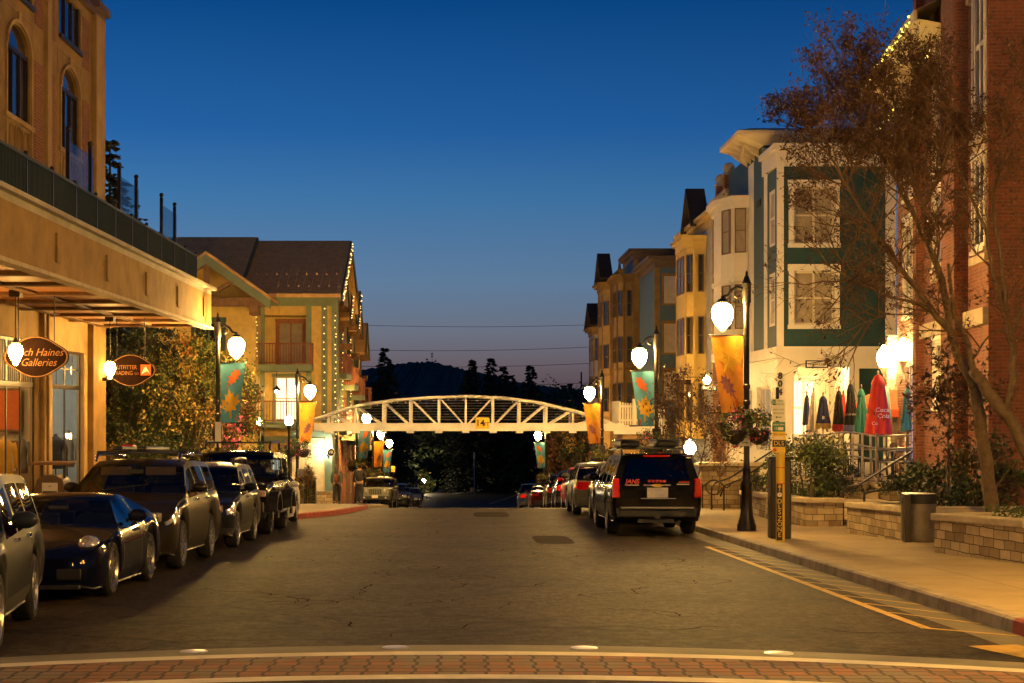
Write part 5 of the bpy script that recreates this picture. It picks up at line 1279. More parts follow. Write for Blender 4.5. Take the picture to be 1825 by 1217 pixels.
# globe lamps
def postlamp(lab, px, py, Y, mat, rad=.17, x=None, h=None, grp='globe lamps on posts'):
    x, z = PX(px, Y), PZ(py, Y); zb_ = G(Y)+.15
    r = thing('globe_lamp', lab, 'globe lamp', (x, Y, zb_), grp)
    m2 = MB(); m2.lathe([(.14,0),(.12,.1),(.07,.3),(.05,.6),(.045,z-zb_-.35),(.09,z-zb_-.25),(.1,z-zb_-.17)], 12, (x,Y,zb_)); m2.build('pole', m_dark, r, smooth=True, angle=45)
    m2 = MB(); m2.lathe([(.6*rad,-rad),(rad,-.35*rad),(rad,.25*rad),(.6*rad,.85*rad),(.3*rad,1.0*rad),(.05*rad,1.4*rad)], 14, (x,Y,z)); m2.build('globe', mat, r, smooth=True)
postlamp('globe lamp on a short black post below the left-hand orange banner', 515, 750, 66, m_globe3)
postlamp('small globe lamp behind the flowering bush on the left', 462, 752, 70, m_globe3, .13)
postlamp('low glowing globe above the pods of the black tour SUV', 1229, 798, 52.5, m_globe3, .2)
postlamp('low far globe light glaring near the ground beside the road bend', 755, 857, 210, Em('far_glare_light', (1.,.72,.4), 600), .22)
postlamp('globe lamp on a post in the planting right of the nearest stone planter', 2660, 140, 16.5, m_sodium, .2)
def lantern(lab, px, py, Y, wx):
    x, z = PX(px, Y), PZ(py, Y); r = thing('wall_lantern', lab, 'wall lantern', (x, Y, z), 'lanterns over the patio')
    m2 = MB(); m2.tube([(wx,Y,z-.55),(x+.12,Y,z-.62),(x,Y,z-.5),(x,Y,z-.25)], .025, 7); m2.lathe([(.05,-.42),(.1,-.3),(.13,-.22)], 10, (x,Y,z)); m2.box(wx-.03,wx+.03,Y-.08,Y+.08,z-.75,z-.4); m2.build('arm', m_white, r, smooth=False)
    m2 = MB(); m2.lathe([(.12,-.22),(.2,.0),(.19,.14),(.1,.28),(.03,.4)], 12, (x,Y,z)); m2.build('globe', Em('lantern_light', (1.,.62,.2), 230), r, smooth=True)
lantern('left of two glowing white lanterns above the red parasols', 1575, 640, 46.5, 12.35)
lantern('right of two glowing white lanterns, against the pale corner post', 1609, 628, 44.2, 12.0)
m2 = MB(); m2.box(PX(1584,46.9),PX(1600,46.9)+.1,46.7,47.1,-2,2.2); o = rebase(m2.build('porch_post', m_white), (12.4,46.9,-1.75)); tag(o, 'white square porch post between the two lanterns', 'post')
# closed parasols
def parasol(lab, px, py0, py1, Y, mat, wpx, flap=True, trim=None, txt=None, polem=None, n=16, grp='folded patio parasols'):
    x, zt_, zb_ = PX(px, Y), PZ(py0, Y), PZ(py1, Y); H = zt_-zb_; w_ = wpx*Y/F/2*.80
    r = thing('parasol', lab, 'parasol', (x, Y, -1.75), grp)
    m2 = MB(); m2.tube([(x,Y,-1.75),(x,Y,zt_+.06)], .022, 8); m2.ball((x,Y,zt_+.08), .028, .028, .045, n=8, m=6); m2.build('pole', polem or m_timber, r)
    m2 = MB(); rows = 12
    def P(i, k):
        v = i/rows; t = 2*PI*k/32
        rr = w_*float(np.interp(v, (0,.03,.13,.22,.6,1), (.05,.26,.44,.46,.70,.96)))*(1+.34*min(1,v*4)*math.cos(7*t+1.2*v+px)+.08*math.sin(3*t+px)) * (1 if v < .9 else 1-.12*(v-.9)*10*(.5+.5*math.cos(8*t)))
        return (x+rr*math.cos(t)*1.0, Y+rr*math.sin(t)*.9, zt_-H*v - (.03*H*math.cos(8*t+1) if i == rows else 0))
    b = len(m2.v)
    for i in range(rows+1):
        for k in range(32): m2.v.append(P(i, k))
    for i in range(rows):
        for k in range(32):
            m2.f.append([b+i*32+k, b+i*32+(k+1)%32, b+(i+1)*32+(k+1)%32, b+(i+1)*32+k]); m2.mi.append(1 if trim and i >= rows-2 else 0)
    m2.build('canopy', [mat, trim or mat], r, smooth=True)
    if flap:
        m2 = MB(); pr = [(.03,0),(.30,-.05),(.50,-.17),(.48,-.19)]
        vs = []
        for (rr, z) in pr:
            for k in range(24): t = 2*PI*k/24; vs.append((x+rr*w_*1.15*math.cos(t), Y+rr*w_*1.15*math.sin(t), zt_+.02+z*H*(1+.2*math.cos(6*t))))
        fs = [(i*24+k, i*24+(k+1)%24, (i+1)*24+(k+1)%24, (i+1)*24+k) for i in range(3) for k in range(24)]
        m2.add(vs, fs); m2.build('vent_flap', mat, r, smooth=True)
    for (s, sz, fx, fv, tm) in (txt or []):
        v = fv; rr = w_*float(np.interp(v, (0,.03,.13,.22,.6,1), (.05,.26,.44,.46,.70,.96)))*1.3
        text(s, sz, tm, r, (x+fx*w_, Y-rr*.92, zt_-H*v), (PI/2-.18, 0, 0), shear=.15)
    return r
pc = lambda n, c: Mt(n+'_parasol_cloth', c, .85, var=.12, scale=4, bump=.1)
c_navy = pc('navy', (.02,.022,.075)); c_cream = pc('cream', (.62,.52,.40)); c_blk = pc('black', (.012,.011,.011)); c_green = pc('green', (.03,.20,.14)); c_red = pc('red', (.52,.035,.02)); c_teal = pc('teal', (.04,.20,.20)); c_ltblue = pc('pale_blue', (.25,.50,.55)); c_orred = pc('orange_red', (.6,.09,.03))
parasol('plain navy parasol, leftmost before the lit porch', 1438, 704, 757, 48.5, c_navy, 17)
parasol('cream parasol folded between two navy ones', 1450, 698, 779, 47, c_cream, 24)
parasol('navy parasol with gold hem and white marks', 1467, 706, 764, 46, c_navy, 31, trim=pc('gold_hem', (.3,.2,.06)), txt=[('B', .13, -.2, .66, m_whtxt)])
parasol('black parasol with red hem left of the lettered black one', 1495, 696, 768, 46, c_blk, 26, trim=pc('crimson_hem', (.35,.02,.03)))
parasol('crimson parasol peeking out between the two black ones', 1503, 702, 768, 48.5, c_red, 16)
parasol('tall black parasol with pale lettering between black and green', 1516, 684, 772, 45.5, c_blk, 30, trim=pc('blue_red_hem', (.12,.12,.25)), txt=[('GUINNESS', .085, .05, .62, m_cream)])
parasol('green parasol left of the big red one', 1535, 693, 771, 45, c_green, 29)
parasol('big red parasol with white script lettering', 1565, 668, 776, 43.8, c_red, 52, txt=[('Coca', .17, .12, .58, m_whtxt), ('Cola', .17, .22, .68, m_whtxt), ('Co', .13, -.55, .80, m_whtxt)], polem=m_cream)
parasol('pale blue and white parasol half hidden behind the big red one', 1580, 688, 765, 45.2, c_ltblue, 22, trim=m_whpaint)
parasol('teal parasol right of the red parasols', 1618, 689, 768, 43.8, c_teal, 28)
parasol('second teal parasol against the brick wall, partly behind leaves', 1641, 695, 764, 43.2, c_teal, 24)
# open orange-red parasol
x, Y = PX(1588,47), 47; zt_ = PZ(688,47); r = thing('open_parasol', 'open orange-red parasol behind the big folded red one', 'parasol', (x,Y,-1.75))
m2 = MB(); m2.tube([(x,Y,-1.75),(x,Y,zt_+.1)], .025, 8); m2.ball((x,Y,zt_+.12), .06, n=8, m=6); m2.build('pole', m_cream, r)
m2 = MB(); n = 8
for k in range(n):
    t0, t1 = 2*PI*k/n, 2*PI*(k+1)/n
    def Q(rr, t, z): return (x+rr*math.cos(t), Y+rr*math.sin(t), z)
    m2.quad(Q(.05,t0,zt_),Q(.05,t1,zt_),Q(.75,t1,zt_-.28),Q(.75,t0,zt_-.28)); m2.quad(Q(.75,t0,zt_-.28),Q(.75,t1,zt_-.28),Q(1.25,t1,zt_-.68),Q(1.25,t0,zt_-.68)); m2.quad(Q(1.25,t0,zt_-.68),Q(1.25,t1,zt_-.68),Q(1.26,t1,zt_-.9),Q(1.26,t0,zt_-.9))
m2.build('canopy', c_orred, r)
# patio tables and chairs
def chair_set():
    r = thing('patio_chair', 'x', 'chair', (0,0,0), 'black metal chairs on the patio')
    for sx in (-1,1):
        for sy in (-1,1):
            m2 = MB(); m2.tube([(sx*.2,sy*.2,0),(sx*.19,sy*.19,.44)], .012, 6); m2.build('leg', m_dark, r)
    m2 = MB(); m2.box(-.21,.21,-.21,.21,.44,.46); m2.build('seat', m_dark, r)
    m2 = MB(); m2.tube([(-.2,.2,.44),(-.22,.26,.7),(-.16,.28,.88),(0,.29,.92),(.16,.28,.88),(.22,.26,.7),(.2,.2,.44)], .013, 6)
    for k in range(-3,4): m2.tube([(k*.05,.2,.46),(k*.055,.28,.9-.012*k*k)], .006, 5)
    m2.build('backrest', m_dark, r, smooth=True); return r
ch0 = chair_set(); first = True
def table(lab, x, y):
    r = thing('patio_table', lab, 'table', (x,y,-1.75), 'round patio tables')
    m2 = MB(); m2.lathe([(.42,.70),(.44,.715),(.42,.73)], 20, (x,y,-1.75)); m2.build('table_top', m_dark, r)
    m2 = MB(); m2.lathe([(.22,0),(.2,.03),(.03,.08),(.03,.7)], 12, (x,y,-1.75)); m2.build('pedestal', m_dark, r)
tl = ['patio table below the navy and cream parasols', 'patio table below the black parasols', 'patio table below the teal parasol by the brick wall', 'patio table below the big red parasol', 'patio table just behind the left part of the wavy railing', 'patio table just behind the middle of the wavy railing', 'patio table just behind the straight railing']
cl = {0:('left of','right of'),1:('left of','right of'),2:('left of','right of'),3:('left of','right of')}
ci = 0
for i, (px, Y) in enumerate(((1452,46.6),(1507,45.2),(1620,43.9),(1560,45.2),(1480,44.7),(1536,44.0),(1590,43.6))):
    x = PX(px, Y); table(tl[i], x, Y)
    for k, s in enumerate((-1, 1)):
        o = ch0 if ci == 0 else copy_tree(ch0); ci += 1
        place(o, (x+s*.62, Y-.1+.2*k, -1.75), -s*PI/2+rnd(-.5,.5)+PI*0, 0, 'metal chair %s the %s' % (('left of','right of')[k], tl[i].replace('just behind','behind').replace('patio table','table')))
m2 = MB(); x = PX(1610,43.85); m2.lathe([(.035,0),(.045,.12),(.04,.12)], 10, (x,43.75,-1.018)); o = rebase(m2.build('red_cup', c_red), (x,43.75,-1.018)); tag(o, 'small red cup on the patio table by the brick wall', 'cup')
# steel litter bin
x, Y = 8.66, 31.0; z = G(Y)+.15; r = thing('litter_bin', 'brushed steel round litter bin with black top band between the stone planters', 'litter bin', (x,Y,z))
m2 = MB(); m2.lathe([(.31,0),(.33,.02),(.33,.9),(.31,.92)], 28, (x,Y,z)); m2.build('drum', Mt('worn_steel', (.13,.11,.085), .38, .35, var=.3, scale=5), r, smooth=True, angle=40)
m2 = MB(); m2.lathe([(.335,.73),(.337,.74),(.337,.9),(.335,.91)], 28, (x-.002,Y,z)); m2.build('opening', m_black, r, smooth=True, angle=40)
m2 = MB(); m2.box(x-.35,x-.24,Y-.36,Y-.2,z,z+.91); m2.build('door_strip', m_iron, r, bevel=.01)
# parking pole with signs
Y = 31.0; x = PX(1388,Y); z = G(Y)+.15; r = thing('parking_sign_post', 'yellow parking sign post with stacked parking signs on the pavement edge', 'sign post', (x,Y,z))
m2 = MB(); m2.tube([(x-.02,Y+.03,z),(x-.02,Y+.03,PZ(690,Y))], .035, 8); m2.build('pole', m_dark, r)
m2 = MB(); m2.lathe([(.085,0),(.085,PZ(808,Y)-z)], 16, (x+.03,Y,z)); m2.build('yellow_sleeve', m_signy, r, smooth=True, angle=50)
for py in (833, 861): m2 = MB(); m2.lathe([(.088,-.008),(.088,.008)], 16, (x+.03,Y,PZ(py,Y))); m2.build('red_band', m_redtxt, r, smooth=True, angle=50)
m2 = MB(); m2.box(x-.06,x+.05,Y-.108,Y-.092,PZ(962,Y),PZ(862,Y)); m2.build('black_strip', m_blacktxt, r)
zc = PZ(884,Y)
for i, chx in enumerate('DLSZONE'): text(chx, .125, m_signy, r, (x-.005,Y-.112,PZ(893+i*9.6+(2 if i > 2 else 0),Y)), FACE_CAM)
m2 = MB(); m2.box(x-.012,x+.002,Y-.112,Y-.107,PZ(875,Y),PZ(864,Y)); m2.poly([(x-.04,Y-.111,PZ(868,Y)),(x+.03,Y-.111,PZ(868,Y)),(x-.005,Y-.111,PZ(862.5,Y))]); m2.build('arrow_mark', m_signy, r)
m2 = MB(); zz = PZ(881,Y); m2.prism([(x-.005+.045*math.cos(t),Y-.112,zz+.045*math.sin(t)) for t in [2*PI*i/16 for i in range(16)]], (0,-.004,0)); m2.build('round_mark', m_signw, r); text('P', .065, m_redtxt, r, (x-.005,Y-.119,zz), FACE_CAM)
def plate(px0, px1, py0, py1, Y, dy, mat, parent, name='sign_plate'):
    m2 = MB(); m2.box(PX(px0,Y),PX(px1,Y),Y-dy,Y-dy+.008,PZ(py1,Y),PZ(py0,Y)); return m2.build(name, mat, parent, bevel=.0)
def tl_(s, sz, px, py, Y, dy, m, parent, sx=1): text(s, sz, m, parent, (PX(px,Y), Y-dy-.003, PZ(py,Y)), FACE_CAM, ext=.001, sx=sx)
p1 = plate(1374,1397,711,750,Y,.11,m_signw,r); plate(1374.8,1381,712,722,Y,.114,m_signg,r)
tl_('15', .085, 1378, 717, Y, .114, m_signw, r, .8); tl_('MIN', .06, 1388.5, 715, Y, .11, m_signg, r); tl_('PARKING', .055, 1388, 720.5, Y, .11, m_signg, r, .75); tl_('8AM-12AM', .05, 1385.5, 730, Y, .11, m_signg, r, .9); tl_('MIDNIGHT', .05, 1385.5, 736.5, Y, .11, m_signg, r, .9)
m2 = MB(); m2.box(PX(1381,Y),PX(1391,Y),Y-.114,Y-.11,PZ(744,Y),PZ(742.6,Y)); m2.poly([(PX(1379.5,Y),Y-.113,PZ(743.3,Y)),(PX(1383,Y),Y-.113,PZ(741,Y)),(PX(1383,Y),Y-.113,PZ(745.6,Y))]); m2.build('arrow_mark', m_signg, r)
plate(1374.5,1397.5,752,769,Y,.11,m_signg,r); tl_('8AM-5PM', .052, 1386, 757, Y, .11, m_signw, r); tl_('15', .08, 1380.5, 763.5, Y, .11, m_signw, r, .8); plate(1384.5,1394,761,766.5,Y,.114,m_signw,r)
plate(1374.5,1397.5,769,784,Y,.11,m_signy,r); tl_('5PM-12AM', .05, 1386, 774, Y, .11, m_blacktxt, r); plate(1378,1394,778,782.5,Y,.114,m_signw,r)
plate(1374.5,1397.5,784,796,Y,.11,m_blacktxt,r); tl_('DLS', .115, 1386, 790, Y, .11, m_signy, r)
plate(1374.5,1397.5,796,807,Y,.11,m_signy,r)
m2 = MB(); zz = PZ(801.5,Y); xx = PX(1379,Y); m2.prism([(xx+.035*math.cos(t),Y-.112,zz+.035*math.sin(t)) for t in [2*PI*i/14 for i in range(14)]], (0,-.003,0)); m2.build('round_mark', m_redtxt, r)
# grey pay box behind it
Y = 32.2; x = PX(1389,Y); z = G(Y)+.15; r = thing('pay_station', 'dark grey cabinet standing behind the yellow parking sign post', 'cabinet', (x,Y,z))
m2 = MB(); m2.box(x-.2,x+.21,Y-.16,Y+.2,z+.0,z+1.55); m2.build('cabinet', Mt('grey_brown_metal', (.022,.018,.013), .45, .3), r, bevel=.03)
m2 = MB(); m2.box(x-.24,x+.25,Y-.2,Y+.24,z+1.56,z+1.62); m2.build('hood', m_iron, r, bevel=.02)
m2 = MB(); m2.box(x-.215,x-.16,Y-.17,Y-.159,z+.1,z+.85); m2.build('door', m_iron, r)
# small sign on the right-hand lamp
lx, ly = LAMPS[0][0], LAMPS[0][1]; Y = ly-.14; m2 = MB(); m2.box(PX(1318,Y),PX(1336.5,Y),Y-.006,Y+.006,PZ(795,Y),PZ(768,Y)); o = rebase(m2.build('parking_plate', m_signw), (PX(1327,Y),Y,PZ(795,Y))); tag(o, 'small pale parking plate under the flower basket on the right lamp post', 'sign')
tl_('8AM-12AM', .05, 1327.3, 775, Y, .006, m_signg, o, .8); tl_('MIDNIGHT', .055, 1327.3, 781, Y, .006, m_signg, o, .75)
m2 = MB(); m2.box(PX(1322,Y),PX(1331,Y),Y-.011,Y-.007,PZ(789.6,Y),PZ(788.2,Y)); m2.poly([(PX(1333.5,Y),Y-.011,PZ(788.9,Y)),(PX(1330,Y),Y-.011,PZ(786.6,Y)),(PX(1330,Y),Y-.011,PZ(791.2,Y))]); m2.build('arrow_mark', m_signg, o)
# left side street furniture
Y = 45.5; x = PX(389,Y); m2 = MB(); m2.box(x-.07,x+.09,Y-.12,Y-.1,PZ(797,Y),PZ(752,Y)); o = rebase(m2.build('narrow_sign', m_signw), (x,Y-.1,PZ(797,Y))); tag(o, 'tall narrow pale sign on the lamp post in front of the bushes', 'sign')
for i in range(5): pass
Y = 66.5; x = PX(538,Y); m2 = MB(); m2.box(x-.18,x+.2,Y-.1,Y+.1,PZ(851,Y),PZ(835,Y)); o = rebase(m2.build('utility_box', m_concrete), (x,Y,PZ(851,Y))); tag(o, 'small pale utility box under the left flower basket', 'box')
Y = 64; x = PX(553,Y); z = G(Y)+.15; r = thing('bollard_bin', 'grey square litter bin near the stone plinth of the bridge tower', 'litter bin', (x,Y,z)); m2 = MB(); m2.box(x-.22,x+.22,Y-.22,Y+.22,z,z+.95); m2.build('body', m_iron, r, bevel=.03); m2 = MB(); m2.box(x-.25,x+.25,Y-.25,Y+.25,z+.97,z+1.03); m2.build('lid', m_dark, r, bevel=.02)
Y = 125; x = PX(700.5,Y); z = G(Y)+.15; r = thing('yellow_warning_sign', 'small yellow warning sign beyond the jeep under the farthest left banner', 'sign', (x,Y,z)); m2 = MB(); m2.tube([(x,Y,z),(x,Y,PZ(830,Y))], .03, 6); m2.build('pole', m_iron, r); m2 = MB(); m2.box(x-.15,x+.15,Y-.05,Y-.03,PZ(841,Y),PZ(830,Y)); m2.build('plate', m_signy, r)
Y = 200; x = PX(845,Y); z = G(Y); r = thing('road_sign', 'distant thin pole with small pale sign before the dark trees', 'sign', (x,Y,z)); m2 = MB(); m2.tube([(x,Y,z),(x,Y,PZ(806,Y))], .05, 6); m2.build('pole', m_steel, r); m2 = MB(); m2.box(x-.12,x+.12,Y-.1,Y-.06,PZ(818,Y),PZ(806,Y)); m2.build('plate', m_whpaint, r)
# fence at the bend
Y = 262; pts = [(PX(p,Y), Y+.0*p, 0) for p in range(770, 1010, 33)]
r = thing('bend_fence', 'thin pale rail fence along the outside of the road bend', 'fence', (PX(880,Y),Y,G(Y)))
for i, (x, y, _) in enumerate(pts): m2 = MB(); m2.bar((x,y,G(Y)-.2),(x,y,PZ(844,Y)),.12); m2.build('post', m_steel, r)
m2 = MB(); m2.bar((pts[0][0],Y,PZ(844.5,Y)),(pts[-1][0],Y,PZ(847,Y)),.1); m2.bar((pts[0][0],Y,PZ(862,Y)),(pts[-1][0],Y,PZ(864,Y)),.12); m2.build('rail', m_steel, r)

# ------------------------------------------------------------------ vegetation
LM = [m_leafd, m_leafm, m_leaft, m_leafo, m_leafy, m_leafb]
def bush(name, lab, c, r_, n, s, weights, cat='bush', grp=None, stems=5, k=18, asp=.5, spread=.33):
    m2 = MB(); leaves(m2, c, r_, n, s, (0,1,2,3,4,5), k, spread=spread, weights=weights, asp=asp)
    root = thing(name, lab, cat, (c[0], c[1], c[2]-r_[2]), grp)
    m2.build('foliage', LM, root)
    t = MB()
    for i in range(stems):
        a = rnd(0,2*PI); t.tube([(c[0]+.12*math.cos(a),c[1]+.12*math.sin(a),c[2]-r_[2]*1.15),(c[0]+.35*r_[0]*math.cos(a),c[1]+.35*r_[1]*math.sin(a),c[2]-.2*r_[2]),(c[0]+.7*r_[0]*math.cos(a),c[1]+.7*r_[1]*math.sin(a),c[2]+.5*r_[2])], [.04,.025,.008], 5)
    t.build('stems', m_bark, root); return root
random.seed(21)
bush('shrub', 'dark bushy shrub right of the steel litter bin near the tree trunk', (10.1,32.0,-1.35), (1.0,.9,.72), 3800, .10, [.6,.3,.06,0,.02,.02], grp='shrubs in the planters')
bush('shrub', 'dark shrub behind the steel litter bin', (9.5,34.0,-1.55), (.7,.6,.45), 1700, .10, [.6,.34,.06,0,0,0], grp='shrubs in the planters')
bush('shrub', 'large grey-green shrub between the parking post and the steps handrail', (8.75,41.2,-1.5), (.95,1.1,.95), 4200, .10, [.45,.4,.15,0,0,0], grp='shrubs in the planters')
bush('shrub', 'low dark shrub in front of the patio railing', (9.5,41.6,-1.95), (.85,.8,.62), 2600, .09, [.6,.34,.06,0,0,0], grp='shrubs in the planters')
bush('shrub', 'small dark shrub behind the street lamp base', (8.7,45.5,-2.2), (.75,1.5,.5), 2000, .09, [.6,.34,.06,0,0,0], grp='shrubs in the planters')
m2 = MB(); 
for i in range(2600): leaf(m2, (rnd(8.9,13), rnd(24.9,28.2), G(26)+.15+.5+rnd(0,.22)), .09)
tag(m2.build('ground_cover', m_leafm), kind='stuff', label='low leafy ground cover inside the nearest stone planter', cat='ground cover')
# big left bushes and small trees between the two left buildings
def tree(name, lab, base, h, crowns, n, s, weights, bark=None, grp=None, tr=.16, k=22):
    root = thing(name, lab, 'tree', base, grp)
    t = MB(); bx, by, bz = base; top = crowns[0][0]
    t.tube([base, (bx+.1,by,bz+h*.3), (bx-.05,by+.1,bz+h*.6), top], [tr,tr*.8,tr*.5,tr*.15], 8)
    for (c, r_) in crowns:
        for i in range(6):
            a = rnd(0,2*PI); e = (c[0]+r_[0]*.75*math.cos(a), c[1]+r_[1]*.75*math.sin(a), c[2]+r_[2]*rnd(-.2,.6))
            t.tube([(bx,by,bz+h*rnd(.3,.5)), ((bx+e[0])/2,(by+e[1])/2,(bz+h*.4+e[2])/2+.2), e], [tr*.4,tr*.25,tr*.08], 5)
    t.build('trunk', bark or m_bark, root)
    m2 = MB()
    for (c, r_) in crowns: leaves(m2, c, r_, n//len(crowns), s, (0,1,2,3,4,5), k, weights=weights)
    m2.build('crown', LM, root); return root
def at(px, py, Y): return (PX(px,Y), Y, PZ(py,Y))
tree('bushy_tree', 'dense dark green tree right behind the far corner of the shop building', (PX(225,52),52,G(52)), 5, [(at(225,650,52),(1.2,1.2,1.5)), (at(215,725,52),(1.3,1.2,1.6)), (at(275,640,52.5),(1.0,1.1,1.0)), (at(265,735,51),(1.1,1.1,1.5))], 9000, .13, [.6,.25,.05,.03,.04,.03])
tree('bushy_tree', 'yellow-green small tree lit by the left street lamp', (PX(345,50.5),50.5,G(50)), 4.5, [(at(335,640,50.5),(.7,.8,.75)), (at(320,700,50),(1.0,.9,1.2)), (at(360,620,50.5),(.35,.4,.45)), (at(375,690,50),(.6,.8,1.0))], 8000, .12, [.12,.36,.32,.06,.1,.04])
tree('bushy_tree', 'orange leaved autumn bush behind the teal banner post', (PX(400,49),49,G(49)), 3.2, [(at(405,690,49),(.75,.7,.9)), (at(400,745,49),(1.0,.8,.95)), (at(440,735,49.5),(.55,.7,.75))], 7000, .11, [.18,.28,.14,.16,.14,.1])
bush('shrub', 'dark flower dotted bush below the teal banner', (PX(420,48.5),48.5,G(48)+1.5), (1.0,.8,.8), 3600, .09, [.35,.35,.1,.08,.08,.04])
bush('shrub', 'brown-green hedge behind the roof rack of the parked SUVs', (PX(300,49),49,G(49)+1.3), (2.2,.8,1.1), 7000, .11, [.4,.3,.1,.06,.08,.06], k=30)
bush('ornamental_grass', 'tall dry ornamental grass beside the grey bin by the bridge tower', (PX(545,62),62,G(62)+.85), (.35,.35,.7), 900, .35, [.05,.15,.2,.2,.25,.15], 'plant', asp=.06)
m2 = MB(); blos = MB()
for i in range(110): leaf(blos, (PX(rnd(395,445),48)+0, 48+rnd(-.9,-.2), PZ(rnd(735,800),48)), .08, asp=.9)
o = rebase(blos.build('flowering_sprays', m_fl_p), (PX(420,48),48,G(48)+1)); tag(o, 'pink blossoms dotted over the dark bush below the teal banner', 'blossoms')
# spruces
def spruce(mb, base, h, r0, dens, s, lay=None, sag=.25, bare=.0):
    bx, by, bz = base; lay = lay or int(h*2.3)
    for i in range(lay):
        t = (i+.5)/lay
        nb = max(5, int(dens*(1-t)+5)); a0 = rnd(0,6)
        for k in range(nb):
            if random.random() < bare: continue
            tt = min((i+rnd(0,1))/lay, .99); z = bz + h*(.08+.92*tt); rr = r0*(1-tt)**.85*rnd(.6,1.15)+.05*s
            a = rnd(0,2*PI); L = rr; m_ = max(2, int(L/s*1.7))
            for j in range(m_):
                q = (j+.6)/m_; d = L*q
                p = Vector((bx+d*math.cos(a), by+d*math.sin(a), z - sag*L*q*q + rnd(-.1,.1)*s))
                for w_ in (-1, 1, 0, .5):
                    dirv = Vector((math.cos(a+w_*.8), math.sin(a+w_*.8), -.2+rnd(-.3,.4))).normalized()
                    leaf(mb, p + dirv*s*.35, s*(1.25-.4*q), dirv, .45)
def spruce_tree(lab, px, pyt, Y, r0, dens=9, s=.5, grp='spruces beyond the bridge', sag=.25, base=None, lay=None, mats=None, bare=0):
    x = PX(px, Y); zb_ = G(min(Y, 320))-.5 if base is None else base; h = PZ(pyt, Y)-zb_
    root = thing('spruce_tree', lab, 'tree', (x,Y,zb_), grp)
    t = MB(); t.tube([(x,Y,zb_),(x,Y,zb_+h*.98)], [h*.018,.03], 7); t.build('trunk', m_bark2, root)
    m2 = MB(); spruce(m2, (x,Y,zb_), h, r0, dens, s, lay, sag, bare); m2.build('crown', mats or m_needle, root)
random.seed(5)
spruce_tree('dark spruce behind the far upper corner of the shop building', 196, 246, 55, 3.7, 20, .30, None, .12, None, 40, m_needle2)
for a in [('tall narrow spruce beside the far end of the lodge, left of the hill', 686, 620, 190, 3.4), ('thin forked spruce right of the hill antennas', 842, 640, 215, 3.0), ('tallest spruce in the middle right of the hill', 875, 638, 220, 4.6),
          ('pointed spruce between the two tall spruces', 897, 652, 225, 3.4), ('rounded lone spruce nearest the right-hand houses', 945, 650, 215, 4.2), ('short spruce right of the tallest spruce', 912, 668, 230, 3.0), ('low spruce left of the forked spruce', 833, 660, 235, 3.6)]:
    spruce_tree(a[0], a[1], a[2], a[3], a[4]*1.45, dens=15, s=.6, sag=.4)
def mass(lab, px, py, Y, rx, rz, n, s, wts, grp='dark broadleaf trees beyond the bridge'):
    x, z = PX(px, Y), PZ(py, Y); zb_ = G(min(Y,320)); z = max(z, zb_+rz*.7)
    root = thing('broadleaf_tree', lab, 'tree', (x,Y,zb_), grp)
    t = MB(); t.tube([(x,Y,zb_-.5),(x+.1,Y,(zb_+z)/2),(x,Y,z+rz*.4)], [.3,.22,.08], 7); t.build('trunk', m_bark2, root)
    m2 = MB(); leaves(m2, (x,Y,z), (rx,rx*.8,rz), n, s, (0,1,2,3,4,5), 26, weights=wts, spread=.26); m2.build('crown', LM, root)
random.seed(8)
DK = [.75,.2,.02,0,.01,.02]
spec = [(650,772,205,5.2,4.95),(690,776,215,5.8,4.52),(735,780,225,6.4,5.12),(780,773,235,5.2,4.62),(825,777,240,5.8,5.13),(870,781,245,6.4,5.66),(915,774,240,5.2,4.8),(960,778,235,5.8,5.11),(1000,782,240,6.4,5.63),(1040,775,225,5.2,4.58),(710,818,245,5.0,3.6),(770,818,255,5.0,3.6),(830,818,262,5.0,3.6),(885,818,265,5.0,3.6),(930,818,262,5.0,3.6),(990,760,262,7,5.6),(1055,760,270,7,5.77),(665,760,260,7,5.56),(850,760,280,7,5.99),(905,760,285,7,6.09)]
nm = ['first','second','third','fourth','fifth','sixth','seventh','eighth','ninth','tenth','eleventh','twelfth','thirteenth','fourteenth','fifteenth','sixteenth','seventeenth','eighteenth','nineteenth','twentieth']
order = sorted(range(len(spec)), key=lambda i: spec[i][0])
rank = {i: nm[k] for k, i in enumerate(order)}
for i, (px, py, Y, rx, rz) in enumerate(spec): mass('dark broadleaf tree beyond the bridge, %s of the row from the lodge side' % rank[i], px, py, Y, rx, rz, 2600, .62, DK)
mass('small red leaved tree by the distant right-hand banner', 1005, 800, 125, 1.6, 2.6, 2200, .24, [.2,.1,0,.3,.05,.35], None)
mass('dark autumn tree under the right end of the bridge', 1035, 800, 118, 1.7, 2.6, 2200, .24, [.4,.1,0,.15,.05,.3], None)
mass('low lit yellow-green shrub tree at the road bend under the bridge', 880, 828, 258, 4.0, 2.4, 2000, .4, [.3,.4,.25,0,.05,0], None)
mass('small lit bush beside the low glaring light at the bend', 745, 862, 216, 2.2, 1.6, 900, .35, [.3,.4,.25,0,.05,0], None)
